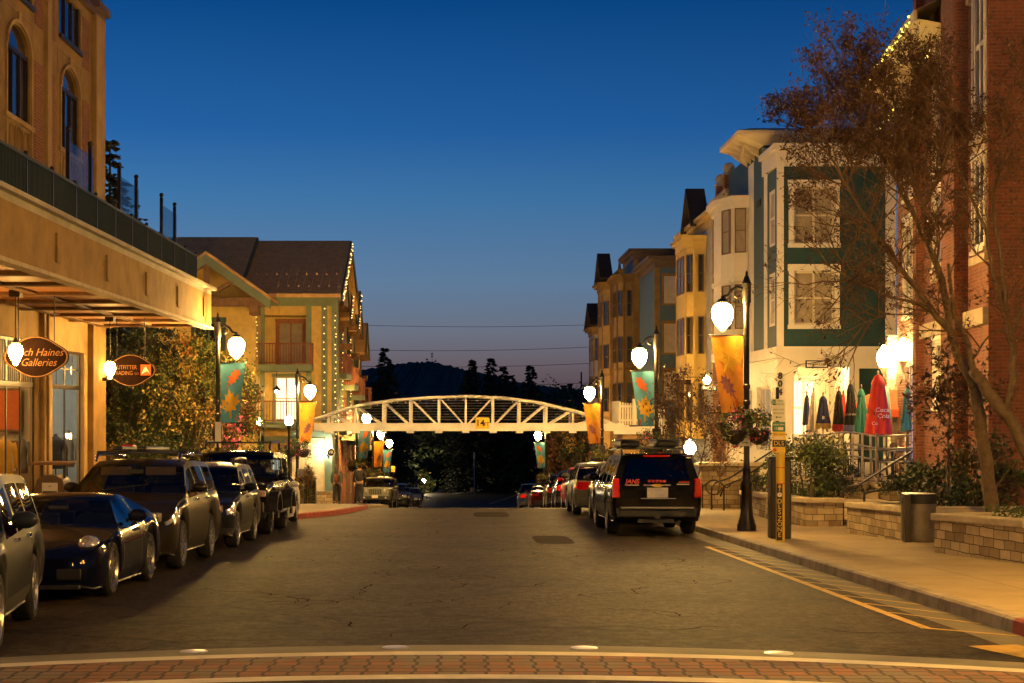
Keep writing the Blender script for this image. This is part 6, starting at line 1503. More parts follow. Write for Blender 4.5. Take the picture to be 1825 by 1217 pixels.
# hills
def hill(name, prof, Y, depth, mat, jag=0, base=-40):
    mb = MB(); xs = frange(prof[0][0], prof[-1][0], 4); prev = None; rows = []
    for t in (0, .3, .6, .85, 1.0, .6):
        row = []
        for px in xs:
            zt2 = PZ(float(np.interp(px, [p[0] for p in prof], [p[1] for p in prof])) , Y)
            yy = Y - depth*(1-t) if len(rows) < 5 else Y + depth*.5
            row.append((PX(px, Y), yy, base + (zt2-base)*t + (rnd(-jag, jag) if t > .5 else 0)))
        rows.append(row)
    for a, b in zip(rows, rows[1:]):
        for i in range(len(xs)-1): mb.quad(a[i], a[i+1], b[i+1], b[i])
    return tag(mb.build(name, mat), kind='structure')
m_hill = Mt('dark_wooded_hill', (.012,.014,.016), 1, var=.4, scale=.02); m_hill2 = Mt('dark_near_hill', (.018,.016,.012), 1, var=.4, scale=.05)
hill('hill', [(200,690),(500,672),(640,661),(690,651),(730,646),(770,644),(800,651),(830,659),(870,668),(920,680),(1000,692),(1100,700),(1500,715),(2200,720)], 2600, 1400, m_hill, 1.6)
hill('hill', [(-400,700),(400,705),(620,712),(760,715),(900,712),(980,700),(1040,692),(1080,688),(1200,690),(1500,680),(2000,690)], 520, 130, m_hill2, .35, -16)
tag(rebase((lambda m2: (m2.bar((PX(1036,500),500,PZ(692,500)),(PX(1036,500),500,PZ(663,500)),.45), m2)[1])(MB()).build('utility_pole', m_bark2), (PX(1036,500),500,PZ(692,500))), 'thin dark utility pole on the near hill left of the row houses', 'pole')
for i, (px, py, w_) in enumerate(((1059,669,1.6),(1016,687,1.2),(1005,690,1.6))):
    x, z = PX(px,505), PZ(py,505); m2 = MB(); m2.box(x-w_/2,x+w_/2,504,506,z-2.5,z); m2.box(x-w_*.7,x+w_*.7,503.8,506.2,z,z+.6)
    tag(rebase(m2.build('hilltop_structure', m_bark2), (x,505,z-2.5)), ['chimney-like silhouette on the near hill beside the far row house','second small silhouette on the near hill','lowest small silhouette on the near hill'][i], 'structure')
for i, (px, py, h) in enumerate(((761,637,8),(770,627,17),(776,640,8))):
    Y = 2590; x, zt2 = PX(px,Y), PZ(py,Y); r = thing('antenna_mast', ['left antenna mast on the hilltop','tallest antenna mast in the middle of the hilltop','right antenna mast on the hilltop'][i], 'antenna', (x,Y,PZ(646,Y)), 'antenna masts on the hilltop')
    m2 = MB(); m2.bar((x,Y,PZ(648,Y)),(x,Y,zt2),.8); m2.build('mast', m_dark, r)
    m2 = MB(); m2.box(x-2.2,x+2.2,Y-.6,Y+.6,zt2-4,zt2-2.6); m2.box(x-1.6,x+1.6,Y-.6,Y+.6,zt2-8,zt2-6.5); m2.build('dish', m_dark, r)
# overhead wires
for i, (y0, y1, Y) in enumerate(((577,575,230),(622,613,210),(651,642,205),(684,677,200))):
    n = 14; a, b = PX(560,Y), PX(1160,Y); m2 = MB(); m2.tube([(a+(b-a)*k/n, Y, PZ(y0+(y1-y0)*k/n, Y)-.5*math.sin(PI*k/n)) for k in range(n+1)], .028, 5)
    for xx, yy in ((a,y0),(b,y1)): pass
    tag(rebase(m2.build('overhead_wire', m_black), ((a+b)/2, Y, PZ((y0+y1)/2, Y))), ['topmost','second highest','third highest','lowest'][i]+' overhead wire crossing the street sky', 'wire', 'wires across the sky')

# ------------------------------------------------------------------ bare trees on the right
def grow_twigs(mb, lm, p, d, L, r, lev, maxlev, leafn, leafs, up=.12, bounds=None):
    n = 4; pts = [p]; q = p; dd = d
    for i in range(n):
        dd = (dd + Vector((random.gauss(0,.16), random.gauss(0,.16), random.gauss(0,.14)+up*.35))).normalized(); q = q + dd*L/n; pts.append(q)
    mb.tube(pts, [max(r*(1-.62*i/n), .0025) for i in range(n+1)], 5 if r > .02 else (4 if r > .008 else 3), False)
    if lev < maxlev:
        for i in range(random.choice((3,4,4))):
            t = rnd(.3, 1); k = min(int(t*n), n-1); pp = pts[k] + (pts[k+1]-pts[k])*(t*n-k)
            a = Vector((random.gauss(0,1), random.gauss(0,1), random.gauss(0,1))); a = (a - dd*a.dot(dd)).normalized()
            grow_twigs(mb, lm, pp, (dd*rnd(.5,1) + a*rnd(.5,.95) + Vector((0,0,up))).normalized(), L*rnd(.5,.78), r*rnd(.42,.6), lev+1, maxlev, leafn, leafs, up)
    if lev >= maxlev-1:
        for i in range(leafn if random.random() < .8 else 0):
            k = random.randrange(1, n+1); lm.m = random.choice((0,0,1))
            leaf(lm, pts[k] + Vector((rnd(-.06,.06), rnd(-.06,.06), rnd(-.08,.03))), leafs, asp=.36)
def guided(name, lab, limbs, seed, leafs=.09, maxlev=3, dens=1., leaf_top=None, base=None, tw=.018, L0=(.55,1.2)):
    random.seed(seed); root = thing(name, lab, 'tree', base)
    t = MB(); tw_ = MB(); lm = MB()
    for (pts, r0, r1, nb, ln, up) in limbs:
        P = [Vector(at(*q)) for q in pts]; m_ = []
        for a, b in zip(P, P[1:]):
            for k in range(4): m_.append(a.lerp(b, k/4) + Vector((rnd(-.02,.02), rnd(-.02,.02), 0)))
        m_.append(P[-1]); n = len(m_)
        t.tube(m_, [r0+(r1-r0)*(i/(n-1))**.8 for i in range(n)], 9 if r0 > .05 else 6)
        for i in range(int(nb*dens)):
            k = int(rnd(.25, 1)*(n-1)); k = min(k, n-2); d = (m_[k+1]-m_[k]).normalized()
            a = Vector((random.gauss(0,1), random.gauss(0,1), random.gauss(0,1))); a = (a-d*a.dot(d)).normalized()
            grow_twigs(tw_, lm, m_[k], (d*.7+a+Vector((0,0,up))).normalized(), rnd(*L0), tw, 0, maxlev, ln, leafs, up)
    t.build('trunk', m_bark, root, smooth=True); tw_.build('twigs', m_twig, root); lm.build('leaves', [m_leafp, m_leafb], root)
    return root
B_Y = 29.0
guided('bare_tree', 'large nearly bare tree leaning left from the nearest planter with dark sparse leaves', [
  ([(1772,925,29),(1762,850,29),(1748,760,28.9),(1738,690,28.8)], .135, .10, 0, 0, 0),
  ([(1738,690,28.8),(1710,640,28.8),(1692,590,28.7),(1655,545,28.6),(1605,478,28.5),(1585,440,28.4),(1535,405,28.2),(1490,380,28)], .095, .018, 15, 1, .1),
  ([(1692,590,28.7),(1680,500,28.8),(1655,440,28.9),(1645,370,29),(1620,300,29),(1600,220,29.1),(1585,130,29.2)], .075, .015, 28, 4, .3),
  ([(1660,450,28.9),(1625,380,29.2),(1590,310,29.4),(1550,240,29.6),(1510,180,29.8)], .05, .012, 32, 4, .3),
  ([(1655,545,28.6),(1590,530,28.3),(1520,500,28),(1490,480,27.8),(1460,465,27.6)], .035, .01, 13, 1, 0.05),
  ([(1645,370,29),(1680,300,29),(1700,230,29),(1690,140,29)], .045, .012, 24, 2, .3),
  ([(1600,478,28.5),(1560,420,28.5),(1510,330,28.6),(1470,265,28.7),(1440,215,28.8)], .04, .010, 30, 4, .2),
  ([(1640,560,28.6),(1580,560,28.3),(1530,580,28),(1490,600,27.8)], .02, .006, 8, 1, -.1),
 ], 31, base=at(1772,925,29), dens=.8)
guided('bare_tree', 'second bare tree at the right edge crossing the leaning trunk', [
  ([(1860,900,28.2),(1832,810,28.2),(1800,745,28.3),(1772,715,28.3),(1750,680,28.4),(1735,660,28.5)], .13, .09, 0, 0, 0),
  ([(1735,660,28.5),(1722,600,28.6),(1700,560,28.7),(1690,470,28.8)], .06, .03, 10, 1, .2),
  ([(1790,735,28.3),(1805,690,28.3),(1808,620,28.3),(1795,560,28.3),(1770,480,28.4),(1755,400,28.5),(1720,330,28.6),(1690,250,28.7)], .075, .015, 30, 1, .2),
  ([(1795,560,28.3),(1785,470,28.2),(1770,360,28.2),(1790,250,28.2),(1780,170,28.2)], .05, .012, 26, 2, .2),
  ([(1800,600,28.3),(1830,540,28.1),(1850,440,28),(1840,330,28),(1850,220,28)], .045, .012, 22, 1, .2),
  ([(1735,640,28.5),(1760,600,28.2),(1790,585,28)], .025, .008, 6, 2, 0),
 ], 33, base=at(1860,900,28.2), dens=.36)
guided('small_leafy_tree', 'small dark leaved tree in front of the brick wall right of the parasols', [
  ([(1690,880,30.6),(1690,800,30.6),(1692,720,30.6),(1690,640,30.6)], .03, .012, 34, 5, .1),
  ([(1692,760,30.6),(1665,720,30.5),(1645,700,30.4)], .015, .006, 14, 5, 0), ([(1692,740,30.6),(1720,700,30.5),(1740,720,30.4)], .015, .006, 14, 5, 0),
 ], 35, leafs=.12, maxlev=1, base=at(1690,880,30.6), L0=(.35,.75), tw=.008)
guided('small_bare_tree', 'small bare tree with curled dry leaves before the ochre bay house', [
  ([(1232,870,47),(1232,800,47),(1230,740,47),(1226,680,47)], .035, .01, 26, 2, .2), ([(1240,870,47.3),(1255,800,47.3),(1262,740,47.3)], .03, .008, 22, 2, .2), ([(1232,820,47),(1212,770,47),(1205,720,46.8)], .02, .006, 16, 2, .2), ([(1280,880,46),(1285,820,46),(1290,770,46)], .02, .006, 14, 1, .2)], 37, leafs=.12, maxlev=2, base=at(1232,880,47), L0=(.5,1.0), tw=.010)
guided('small_bare_tree', 'thin bare shrub on the white pilaster side behind the flower basket', [([(1372,800,49),(1374,740,49),(1378,690,49)], .015, .004, 10, 0, .4)], 39, maxlev=1, base=at(1372,830,49), L0=(.4,.8), tw=.006)
# ------------------------------------------------------------------ vehicles
def gsm(y, sig):
    if sig <= 0: return y
    k = np.exp(-.5*(np.arange(-12, 13)/sig)**2); k /= k.sum()
    return np.convolve(np.pad(y, 12, mode='edge'), k, 'valid')
def paint(name, c, metal=.0, rough=.4):
    metal = 0
    return Mt(name, c, rough, metal, var=.06, scale=2, coat=.34, coatr=.02, spec=.02)
def make_car(name, lab, cat, group, sp, pm, glass=None):
    """car in local axes: front at +x, wheels on z = 0"""
    g = lambda k, d=None: sp.get(k, d)
    L, W, H, gc, Rw = sp['L'], sp['W'], sp['H'], g('gc', .22), sp['R']
    wf, wr, ww = sp['wf'], sp['wr'], g('ww', .22)
    glass = glass or m_carglass
    r = thing(name, lab, cat, (0,0,0), group)
    fine = np.concatenate([np.arange(0, .42, .03), np.arange(.42, L-.42, .055), np.arange(L-.42, L+.001, .03), [L]])
    seams = g('seams', [])
    st = sorted(set(np.round(np.concatenate([fine] + [[s-.008, s+.008] for s in seams]), 4)))
    st = np.array([t for t in st if not any(abs(t-s) < .03 and abs(abs(t-s)-.008) > 1e-6 for s in seams)])
    uni = np.arange(0, L+.01, .02)
    def curve(pts, sig): 
        y = np.interp(uni, [p[0] for p in pts], [p[1] for p in pts]); return np.interp(st, uni, gsm(y, sig))
    top = curve(sp['top'], g('sm', 3)); belt = curve(sp['belt'], 4); belt = np.minimum(belt, top - .03)
    nr, rr_ = g('nose', .35), g('tail', .25)
    plan = np.ones_like(st); nf, rf = g('nosef', .80), g('tailf', .90)
    for i, t in enumerate(st):
        if t < nr: plan[i] = nf + (1-nf)*math.sqrt(max(0, 1-((nr-t)/nr)**2.2))
        if L-t < rr_: plan[i] = min(plan[i], rf + (1-rf)*math.sqrt(max(0, 1-((rr_-(L-t))/rr_)**2.2)))
    Ra = Rw + g('archgap', .07)
    hw = W/2; NS = 9; NG = 6; NT = 5
    rings = []
    Hb = float(np.max(belt)); roofw = g('roofw', .74)
    for i, t in enumerate(st):
        zb = gc + (.06*(1-t/.3) if t < .3 else 0) + (.10*(1-(L-t)/.4) if L-t < .4 else 0)
        for wc in (wf, wr):
            if abs(t-wc) < Ra: zb = max(zb, Rw + math.sqrt(Ra**2-(t-wc)**2))
        zb = min(zb, belt[i]-.06)
        w_ = hw*plan[i]; zt, zl = top[i], belt[i]
        f = min(1, max(0, (zt-zl)/max(H-Hb, .1)))
        wroof = w_*(1 - (1-roofw)*f); wbelt = w_*.965
        ring = [(0, zb), (w_*.93, zb)]
        for k in range(NS+1):
            q = k/NS; z = zb + .02 + (zl-zb-.02)*q
            bulge = 1 - .045*abs(q-.55)**1.6*2.2 - (.05 if z < gc+.14 else 0)*(1-(z-gc)/.14 if z < gc+.14 else 0)
            x = w_*bulge
            if q > .86: x -= w_*.02*(q-.86)/.14
            ring.append((x, z))
        wb_ = ring[-1][0]
        for k in range(1, NG+1):
            q = k/NG; z = zl + (zt-zl)*q*.93; ring.append((wb_ + (wroof-wb_)*(q**1.15), z))
        for k in range(1, NT+1):
            q = k/NT; x = wroof*(1-q); z = zt - (.07*(zt-zl)*(1-q)**2.2) ; ring.append((x, z))
        rings.append(ring)
    n = len(rings[0]); iB = 2+NS; iR = iB+NG
    verts = []
    for i, ring in enumerate(rings):
        for s in (1, -1):
            for (x, z) in ring: verts.append((L/2 - st[i], s*x, z))
    def vid(i, s, k): return (i*2 + (0 if s > 0 else 1))*n + k
    parts = {}
    def put(pname, f, m): parts.setdefault(pname, []).append((f, m))
    sg, pil = g('sg', (1,2)), g('pillars', [])
    ws, rg = g('ws'), g('rg'); doors = g('doors', [])
    clad = g('clad', 0); aw = g('archtrim', 0)
    def classify(tm, k, s, zm, ym):
        if k >= iR:   # top strip
            if ws and ws[0] < tm < ws[1] and k >= iR: return 'windshield', 3
            if rg and rg[0] < tm < rg[1]: return 'rear_window', 3
            return 'body', 0 if not g('blackroof') or not (ws[1] < tm < (rg[0] if rg else L)) else 1
        if k >= iB:
            i0 = int(np.searchsorted(st, tm)); hgt = top[min(i0, len(top)-1)] - belt[min(i0, len(top)-1)]
            if sg[0] < tm < sg[1] and iB <= k < iR-1 and hgt > .12:
                for j, (a, b) in enumerate(pil):
                    if a < tm < b: return 'body', 1
                j = sum(1 for (a, b) in pil if tm > b)
                return 'side_window|%d|%d' % (j, s), 8
            if ws and ws[0] < tm < ws[1] and hgt > .1: return 'body', 0
            return 'body', 0
        for (pn, t0, t1, z0, z1, m) in g('patches', []):
            if t0 <= tm <= t1 and z0 <= zm <= z1: return '%s|%d' % (pn, s), m
        dist = min(math.hypot(tm-wf, zm-Rw), math.hypot(tm-wr, zm-Rw))
        if aw and dist < Ra + aw and k >= 1: return 'body', 1
        if k < 2: return 'body', 1
        if clad and zm < clad: return 'body', 1
        for j, (a, b) in enumerate(doors):
            if a-.012 <= tm <= b+.012 and zm > gc+.16:
                near = min(abs(tm-a), abs(tm-b)) < .009
                return 'door|%d|%d' % (j, s), 4 if near else 0
        return 'body', 0
    for i in range(len(st)-1):
        tm = (st[i]+st[i+1])/2
        for s in (1, -1):
            for k in range(n-1):
                zm = (rings[i][k][1]+rings[i][k+1][1]+rings[i+1][k][1]+rings[i+1][k+1][1])/4
                pn, m = classify(tm, k, s, zm, 0)
                f = (vid(i,s,k), vid(i+1,s,k), vid(i+1,s,k+1), vid(i,s,k+1))
                put(pn, f if s > 0 else f[::-1], m)
    for i, side in ((0, 'front'), (len(st)-1, 'rear')):
        for k in range(n-1):
            zm = (rings[i][k][1]+rings[i][k+1][1])/2
            f = (vid(i,1,k), vid(i,1,k+1), vid(i,-1,k+1), vid(i,-1,k))
            put('body', f, 1 if zm < g('bump_'+side, .45) else 0)
    mats = [pm, m_plastic, m_dark, glass, m_black, m_headl, m_taill, m_chrome, m_sideglass]
    objs = {}
    for pn, fl in parts.items():
        used_ = sorted(set(v for f, _ in fl for v in f)); mp = {v: j for j, v in enumerate(used_)}
        me = bpy.data.meshes.new(pn.split('|')[0]); me.from_pydata([verts[v] for v in used_], [], [tuple(dict.fromkeys(mp[v] for v in f)) for f, _ in fl])
        for m in mats: me.materials.append(m)
        me.polygons.foreach_set('material_index', [m for _, m in fl]); me.polygons.foreach_set('use_smooth', [True]*len(fl))
        me.validate(); me.update(); me.set_sharp_from_angle(angle=R(38))
        o = bpy.data.objects.new(pn.split('|')[0], me); COL.objects.link(o); o.parent = r; objs[pn] = o
    # floor pan and dark cabin core so that nothing shows through
    m2 = MB(); m2.box(-L/2+.35, L/2-.4, -hw*.80, hw*.80, gc+.02, gc+.16); m2.build('underbody', m_black, r)
    # seats and dashboard seen through the glass
    if ws:
        zs = Hb - .50
        for (t, ys) in ((ws[1]+.35, (-.38, .38)), (ws[1]+1.25, (-.38, .38))):
            if t > L-1.0: continue
            for y in ys:
                m2 = MB(); m2.box(L/2-t-.12,L/2-t+.02,y-.23,y+.23,zs,Hb+.10); m2.box(L/2-t-.10,L/2-t,y-.13,y+.13,Hb+.13,min(Hb+.32,H-.12)); m2.box(L/2-t,L/2-t+.45,y-.24,y+.24,zs-.1,zs+.06); m2.build('seat', m_seat, r, bevel=.03)
        m2 = MB(); m2.box(L/2-ws[1]+.05,L/2-ws[0]-.25,-hw*.8,hw*.8,Hb-.16,Hb-.03); m2.build('dashboard', m_black, r, bevel=.02)
        m2 = MB(); m2.box(L/2-ws[1]+.22,L/2-ws[1]+.26,-.13,.13,H-.26,H-.18); m2.build('rear_view_mirror', m_black, r, bevel=.01)
    # wheels
    def wheel(x, s):
        m2 = MB(); w2 = ww/2
        pr = [(Rw*.66,-w2*.9),(Rw*.9,-w2),(Rw*.985,-w2*.75),(Rw,-w2*.4),(Rw,w2*.4),(Rw*.985,w2*.75),(Rw*.9,w2),(Rw*.66,w2*.9)]
        y0 = s*(hw-w2-.015)
        def lat(mm, prof, nn=28):
            b = len(mm.v); vs = []; fs = []
            for (q, yy) in prof:
                for k in range(nn): t = 2*PI*k/nn; vs.append((x+q*math.cos(t), y0+s*yy, Rw+q*math.sin(t)))
            for i in range(len(prof)-1):
                for k in range(nn): fs.append((i*nn+k, i*nn+(k+1)%nn, (i+1)*nn+(k+1)%nn, (i+1)*nn+k))
            mm.add(vs, fs)
        lat(m2, pr); o = m2.build('wheel', m_rubber, r, smooth=True, angle=50)
        m3 = MB(); lat(m3, [(Rw*.67,-w2*.7),(Rw*.66,w2*.75),(Rw*.71,w2*.97),(Rw*.70,w2*1.0),(Rw*.63,w2*.8),(Rw*.60,w2*.2)])
        ns = g('spokes', 10); yy = y0+s*w2*.72
        for k in range(ns):
            t = 2*PI*k/ns; dt = .16 if g('twin', 1) and k % 2 else .0
            m3.bar((x+Rw*.1*math.cos(t),yy+s*.005,Rw+Rw*.1*math.sin(t)),(x+Rw*.65*math.cos(t+.06),yy,Rw+Rw*.65*math.sin(t+.06)),.035,.03)
        lat(m3, [(.02,w2*.85),(Rw*.16,w2*.8),(Rw*.2,w2*.5)]); m3.build('rim', g('rim', m_alloy), o)
        m3 = MB(); lat(m3, [(.02,w2*.1),(Rw*.62,w2*.1)]); m3.build('brake_disc', m_black, o)
    for t in (wf, wr):
        for s in (1, -1): wheel(L/2-t, s)
    # mirrors, handles
    mt, mz = g('mirror', (ws[0]+.55, Hb+.02))
    for s in (1, -1):
        m2 = MB(); x = L/2-mt; y = s*(hw+.09); m2.ball((x,y,mz+.07), .085, .13, .085, n=12, m=8); m2.bar((x,s*(hw-.06),mz),(x,y,mz+.03),.06,.05); m2.build('mirror', g('mirrormat', pm), r, smooth=True)
    for pn, o in objs.items():
        if pn.startswith('door'):
            _, j, s = pn.split('|'); a, b = doors[int(j)]; s = int(s); m2 = MB(); x = L/2-(b-.2); z = Hb-.13
            m2.box(x-.0, x+.2, s*hw*.985-.02, s*hw*.985+.02, z, z+.035); m2.build('handle', g('handlemat', m_chrome), o, bevel=.006)
    def fb_(name, x, y0, y1, z0, z1, m, d=.03, bev=.008, parent=None, rear=False):
        m2 = MB(); sx = -1 if rear else 1; xx = sx*(L/2) ; m2.box(min(xx-sx*.1+x, xx+sx*d+x), max(xx-sx*.1+x, xx+sx*d+x), y0, y1, z0, z1); return m2.build(name, m, parent or r, bevel=bev)
    r['_L'] = L
    sp['fb'] = fb_; sp['root'] = r; sp['objs'] = objs
    for f in g('extras', []): f(sp, r, fb_, L, W, H)
    del r['_L']
    return r
def rails(sp, r, fb, L, W, H, t0=1.9, t1=4.3, m=None, cross=True, z=.10):
    y = W/2*sp.get('roofw', .74)*.93
    for s in (1, -1):
        m2 = MB(); m2.tube([(L/2-t0,s*y,H-.04),(L/2-t0-.12,s*y,H+z*.6),(L/2-(t0+t1)/2,s*y,H+z*.7),(L/2-t1+.12,s*y,H+z*.55),(L/2-t1,s*y,H-.06)], .028, 8); m2.build('roof_rail', m or m_chrome, r, smooth=True)
    if cross:
        for t in (t0+.45, t1-.6):
            m2 = MB(); m2.box(L/2-t-.04,L/2-t+.04,-y-.08,y+.08,H+z*.7,H+z*.7+.05); m2.build('crossbar', m_dark, r, bevel=.01)
def front_suv(grz=(.62,.90), plate=True, gm=None, fog=True, lights=(.70,.9,.62), chrome=True):
    def f(sp, r, fb, L, W, H):
        hw = W/2*sp.get('nosef', .8)
        g_ = fb('grille', 0, -hw*.62, hw*.62, grz[0], grz[1], gm or m_black, .02)
        if chrome:
            m2 = MB(); x = L/2+.022
            for z in (grz[0]+.03, (grz[0]+grz[1])/2, grz[1]-.03): m2.box(x,x+.02,-hw*.6,hw*.6,z-.012,z+.012)
            m2.build('grille_bar', m_chrome, g_)
        for s in (1, -1):
            if fog: m2 = MB(); m2.ball((L/2-.02,s*hw*.72,.42), .05,.07,.05,n=10,m=6); m2.build('fog_lamp', m_headl, r, smooth=True)
        for s in (1, -1):
            m2 = MB(); x = L/2; zz = lights[0]; m2.prism([(x-.30,s*hw*1.0,zz+.02),(x+.012,s*hw*.98,zz),(x+.03,s*hw*.66,zz+.02),(x+.03,s*hw*.66,zz+.13),(x+.005,s*hw*.98,zz+.16),(x-.30,s*hw*1.05,zz+.2)], (0,0,.0)) if 0 else m2.box(x-.12,x+.018,min(s*hw*.64,s*hw*1.0),max(s*hw*.64,s*hw*1.0),zz,zz+.15); m2.build('headlight', m_headl, r, bevel=.03)
            m2 = MB(); m2.box(x-.05,x+.02,min(s*hw*.6,s*hw*.98),max(s*hw*.6,s*hw*.98),.36,.55); m2.build('air_intake', m_black, r, bevel=.02)
        if plate: fb('number_plate', 0, -.16, .16, .46, .6, m_plate, .035)
        fb('bumper', 0, -hw*.98, hw*.98, sp.get('gc',.22)+.02, .40, m_plastic, .025)
        m2 = MB(); m2.tube([(L/2-sp['ws'][0]-.05,-.45,sp['belt'][0][1]*0+np.interp(sp['ws'][0],[p[0] for p in sp['top']],[p[1] for p in sp['top']])+.03),(L/2-sp['ws'][0]-.2,.25,np.interp(sp['ws'][0]+.15,[p[0] for p in sp['top']],[p[1] for p in sp['top']])+.03)], .012, 5); m2.build('wiper', m_black, r)
    return f
def rear_std(tl=(.78,1.02), plate=(.66,.80), tm=None, hatch=True):
    def f(sp, r, fb, L, W, H):
        hw = W/2*sp.get('tailf', .9)
        for s in (1, -1): fb('tail_light', 0, min(s*hw*.55,s*hw*1.0), max(s*hw*.55,s*hw*1.0), tl[0], tl[1], tm or m_taill, .02, rear=True)
        fb('number_plate', 0, -.16, .16, plate[0], plate[1], m_plate, .03, rear=True)
        fb('bumper', 0, -hw, hw, sp.get('gc',.22)+.04, .52, m_plastic, .03, rear=True)
    return f
UP = 'cars parked along the left kerb'; RP = 'cars parked along the right kerb'; FAR = 'cars parked beyond the bridge'
def put_car(r, xc, Yc, left=True):
    z = G(Yc); s = slope(Yc)
    place(r, (xc, Yc, z), -PI/2 if left else PI/2, s if left else -s)
HLP = lambda t0, t1, z0, z1: ('headlight', t0, t1, z0, z1, 5)
TLP = lambda t0, t1, z0, z1: ('tail_light', t0, t1, z0, z1, 6)
def suv(L=4.7, W=1.88, H=1.68, R_=.36, hood=1.02, **kw):
    d = dict(L=L, W=W, H=H, R=R_, gc=.24, wf=.92, wr=L-1.0, ww=.24,
      top=[(0,.80),(.08,.88),(.5,hood-.06),(1.15,hood+.03),(1.3,hood+.06),(2.1,H-.09),(2.5,H-.01),(3.0,H),(L-.75,H-.03),(L-.45,H-.08),(L-.12,hood+.05),(L-.03,.92),(L,.85)],
      belt=[(0,.74),(.5,hood-.12),(1.3,hood-.04),(3,hood+.02),(L-.5,hood+.06),(L,.86)],
      ws=(1.32,2.08), rg=(L-.46,L-.12), sg=(1.55,L-.42), pillars=[(2.42,2.50),(3.32,3.42)], doors=[(1.42,2.46),(2.46,3.45)], seams=[1.42,2.46,3.45],
      patches=[HLP(.02,.55,.66,.86), TLP(L-.22,L-.0,.84,1.02)], roofw=.76, extras=[front_suv(), rear_std()])
    d.update(kw); return d
# 1 grey crossover wagon at the left edge
r = make_car('crossover_car', 'grey crossover cut off by the left edge of the photo, nearest car', 'car', UP, suv(4.8, 1.84, 1.62, .36, 1.0, clad=.40, archtrim=.06), paint('grey_blue_car_paint', (.018,.021,.027))); put_car(r, -5.30, 16.0); r.rotation_euler.z += .15
# 2 dark blue sports coupe
Ls = 4.5
def cx_(sp, r, fb, L, W, H):
    for s in (1, -1):
        m2 = MB(); m2.ball((L/2-.52,s*.70,.655), .20,.145,.13,n=16,m=10); m2.build('headlight', m_headl, r, smooth=True)
        m2 = MB(); m2.box(L/2-.02,L/2+.015,min(s*.42,s*.72),max(s*.42,s*.72),.26,.40); m2.build('air_intake', m_black, r, bevel=.02)
    fb('number_plate', 0, -.24, .24, .30, .46, m_plate, .04); fb('bumper_lip', 0, -.7, .7, .15, .2, m_plastic, .03)
    m2 = MB(); m2.lathe([(.17,-.01),(.185,0),(.17,.01)], 20, (0,0,0)); o = m2.build('steering_wheel', m_black, r); o.location = (.35,.35,.86); o.rotation_euler = (0,1.2,0)
r = make_car('sports_car', 'dark navy blue low sports coupe with round headlights', 'car', UP, dict(L=Ls, W=1.85, H=1.29, R=.345, gc=.13, wf=.98, wr=3.43, ww=.27, archgap=.035,
  top=[(0,.50),(.1,.58),(.5,.70),(1.0,.79),(1.35,.86),(2.05,1.22),(2.4,1.285),(2.8,1.26),(3.5,1.03),(4.1,.88),(4.4,.80),(4.5,.72)], belt=[(0,.46),(.45,.72),(.95,.82),(1.4,.80),(2.6,.84),(3.5,.90),(4.3,.80),(4.5,.7)], sm=5,
  ws=(1.38,2.02), rg=(2.85,3.7), sg=(1.65,3.1), pillars=[(2.62,2.70)], doors=[(1.55,2.72)], seams=[1.55,2.72], nose=.75, nosef=.62, tail=.6, tailf=.74, roofw=.66, patches=[], spokes=10, bump_front=.2, bump_rear=.3, extras=[cx_]), paint('navy_car_paint', (.003,.004,.015), .4, .2)); put_car(r, -5.36, 21.95)
# 3 large grey SUV with roof rack
def rack(sp, r, fb, L, W, H):
    rails(sp, r, fb, L, W, H, 2.0, 4.4)
    for y in (-.45, -.05):
        m2 = MB(); m2.box(L/2-4.3,L/2-2.2,y,y+.16,H+.13,H+.2); m2.build('ski_rack', m_dark, r, bevel=.02)
    m2 = MB(); m2.box(L/2-3.2,L/2-3.0,-.47,-.27,H+.2,H+.23); m2.build('red_latch', m_taill, r)
    for s in (1,-1): m2 = MB(); m2.box(L/2-2.12,L/2-2.1,min(s*.12,s*.62),max(s*.12,s*.62),H-.28,H-.14); m2.build('sun_visor', m_stucco_lt, r)
r = make_car('large_suv', 'large bronze grey SUV with black ski rack on its roof', 'car', UP, suv(5.0, 1.93, 1.74, .385, 1.12, wf=.95, wr=3.85, spokes=10, extras=[front_suv((.60,.92), lights=(.76,)), rear_std(), rack], patches=[HLP(.02,.62,.74,.95), TLP(4.65,5.0,.8,1.1)],
   pillars=[(2.50,2.58),(3.5,3.6)], doors=[(1.45,2.54),(2.54,3.62)], seams=[1.45,2.54,3.62]), paint('bronze_grey_car_paint', (.022,.018,.013))); put_car(r, -5.38, 27.25)
# 4 smaller dark SUV with roof rails
r = make_car('small_suv', 'smaller dark blue-grey SUV with roof rails behind the rack SUV', 'car', UP, suv(4.5, 1.82, 1.66, .36, 1.02, spokes=5, clad=.42, archtrim=.06, extras=[front_suv(), rear_std(), lambda *a: rails(*a, t0=1.9, t1=3.9, m=m_dark, cross=False)]), paint('dark_slate_car_paint', (.012,.015,.022))); put_car(r, -5.3, 33.1)
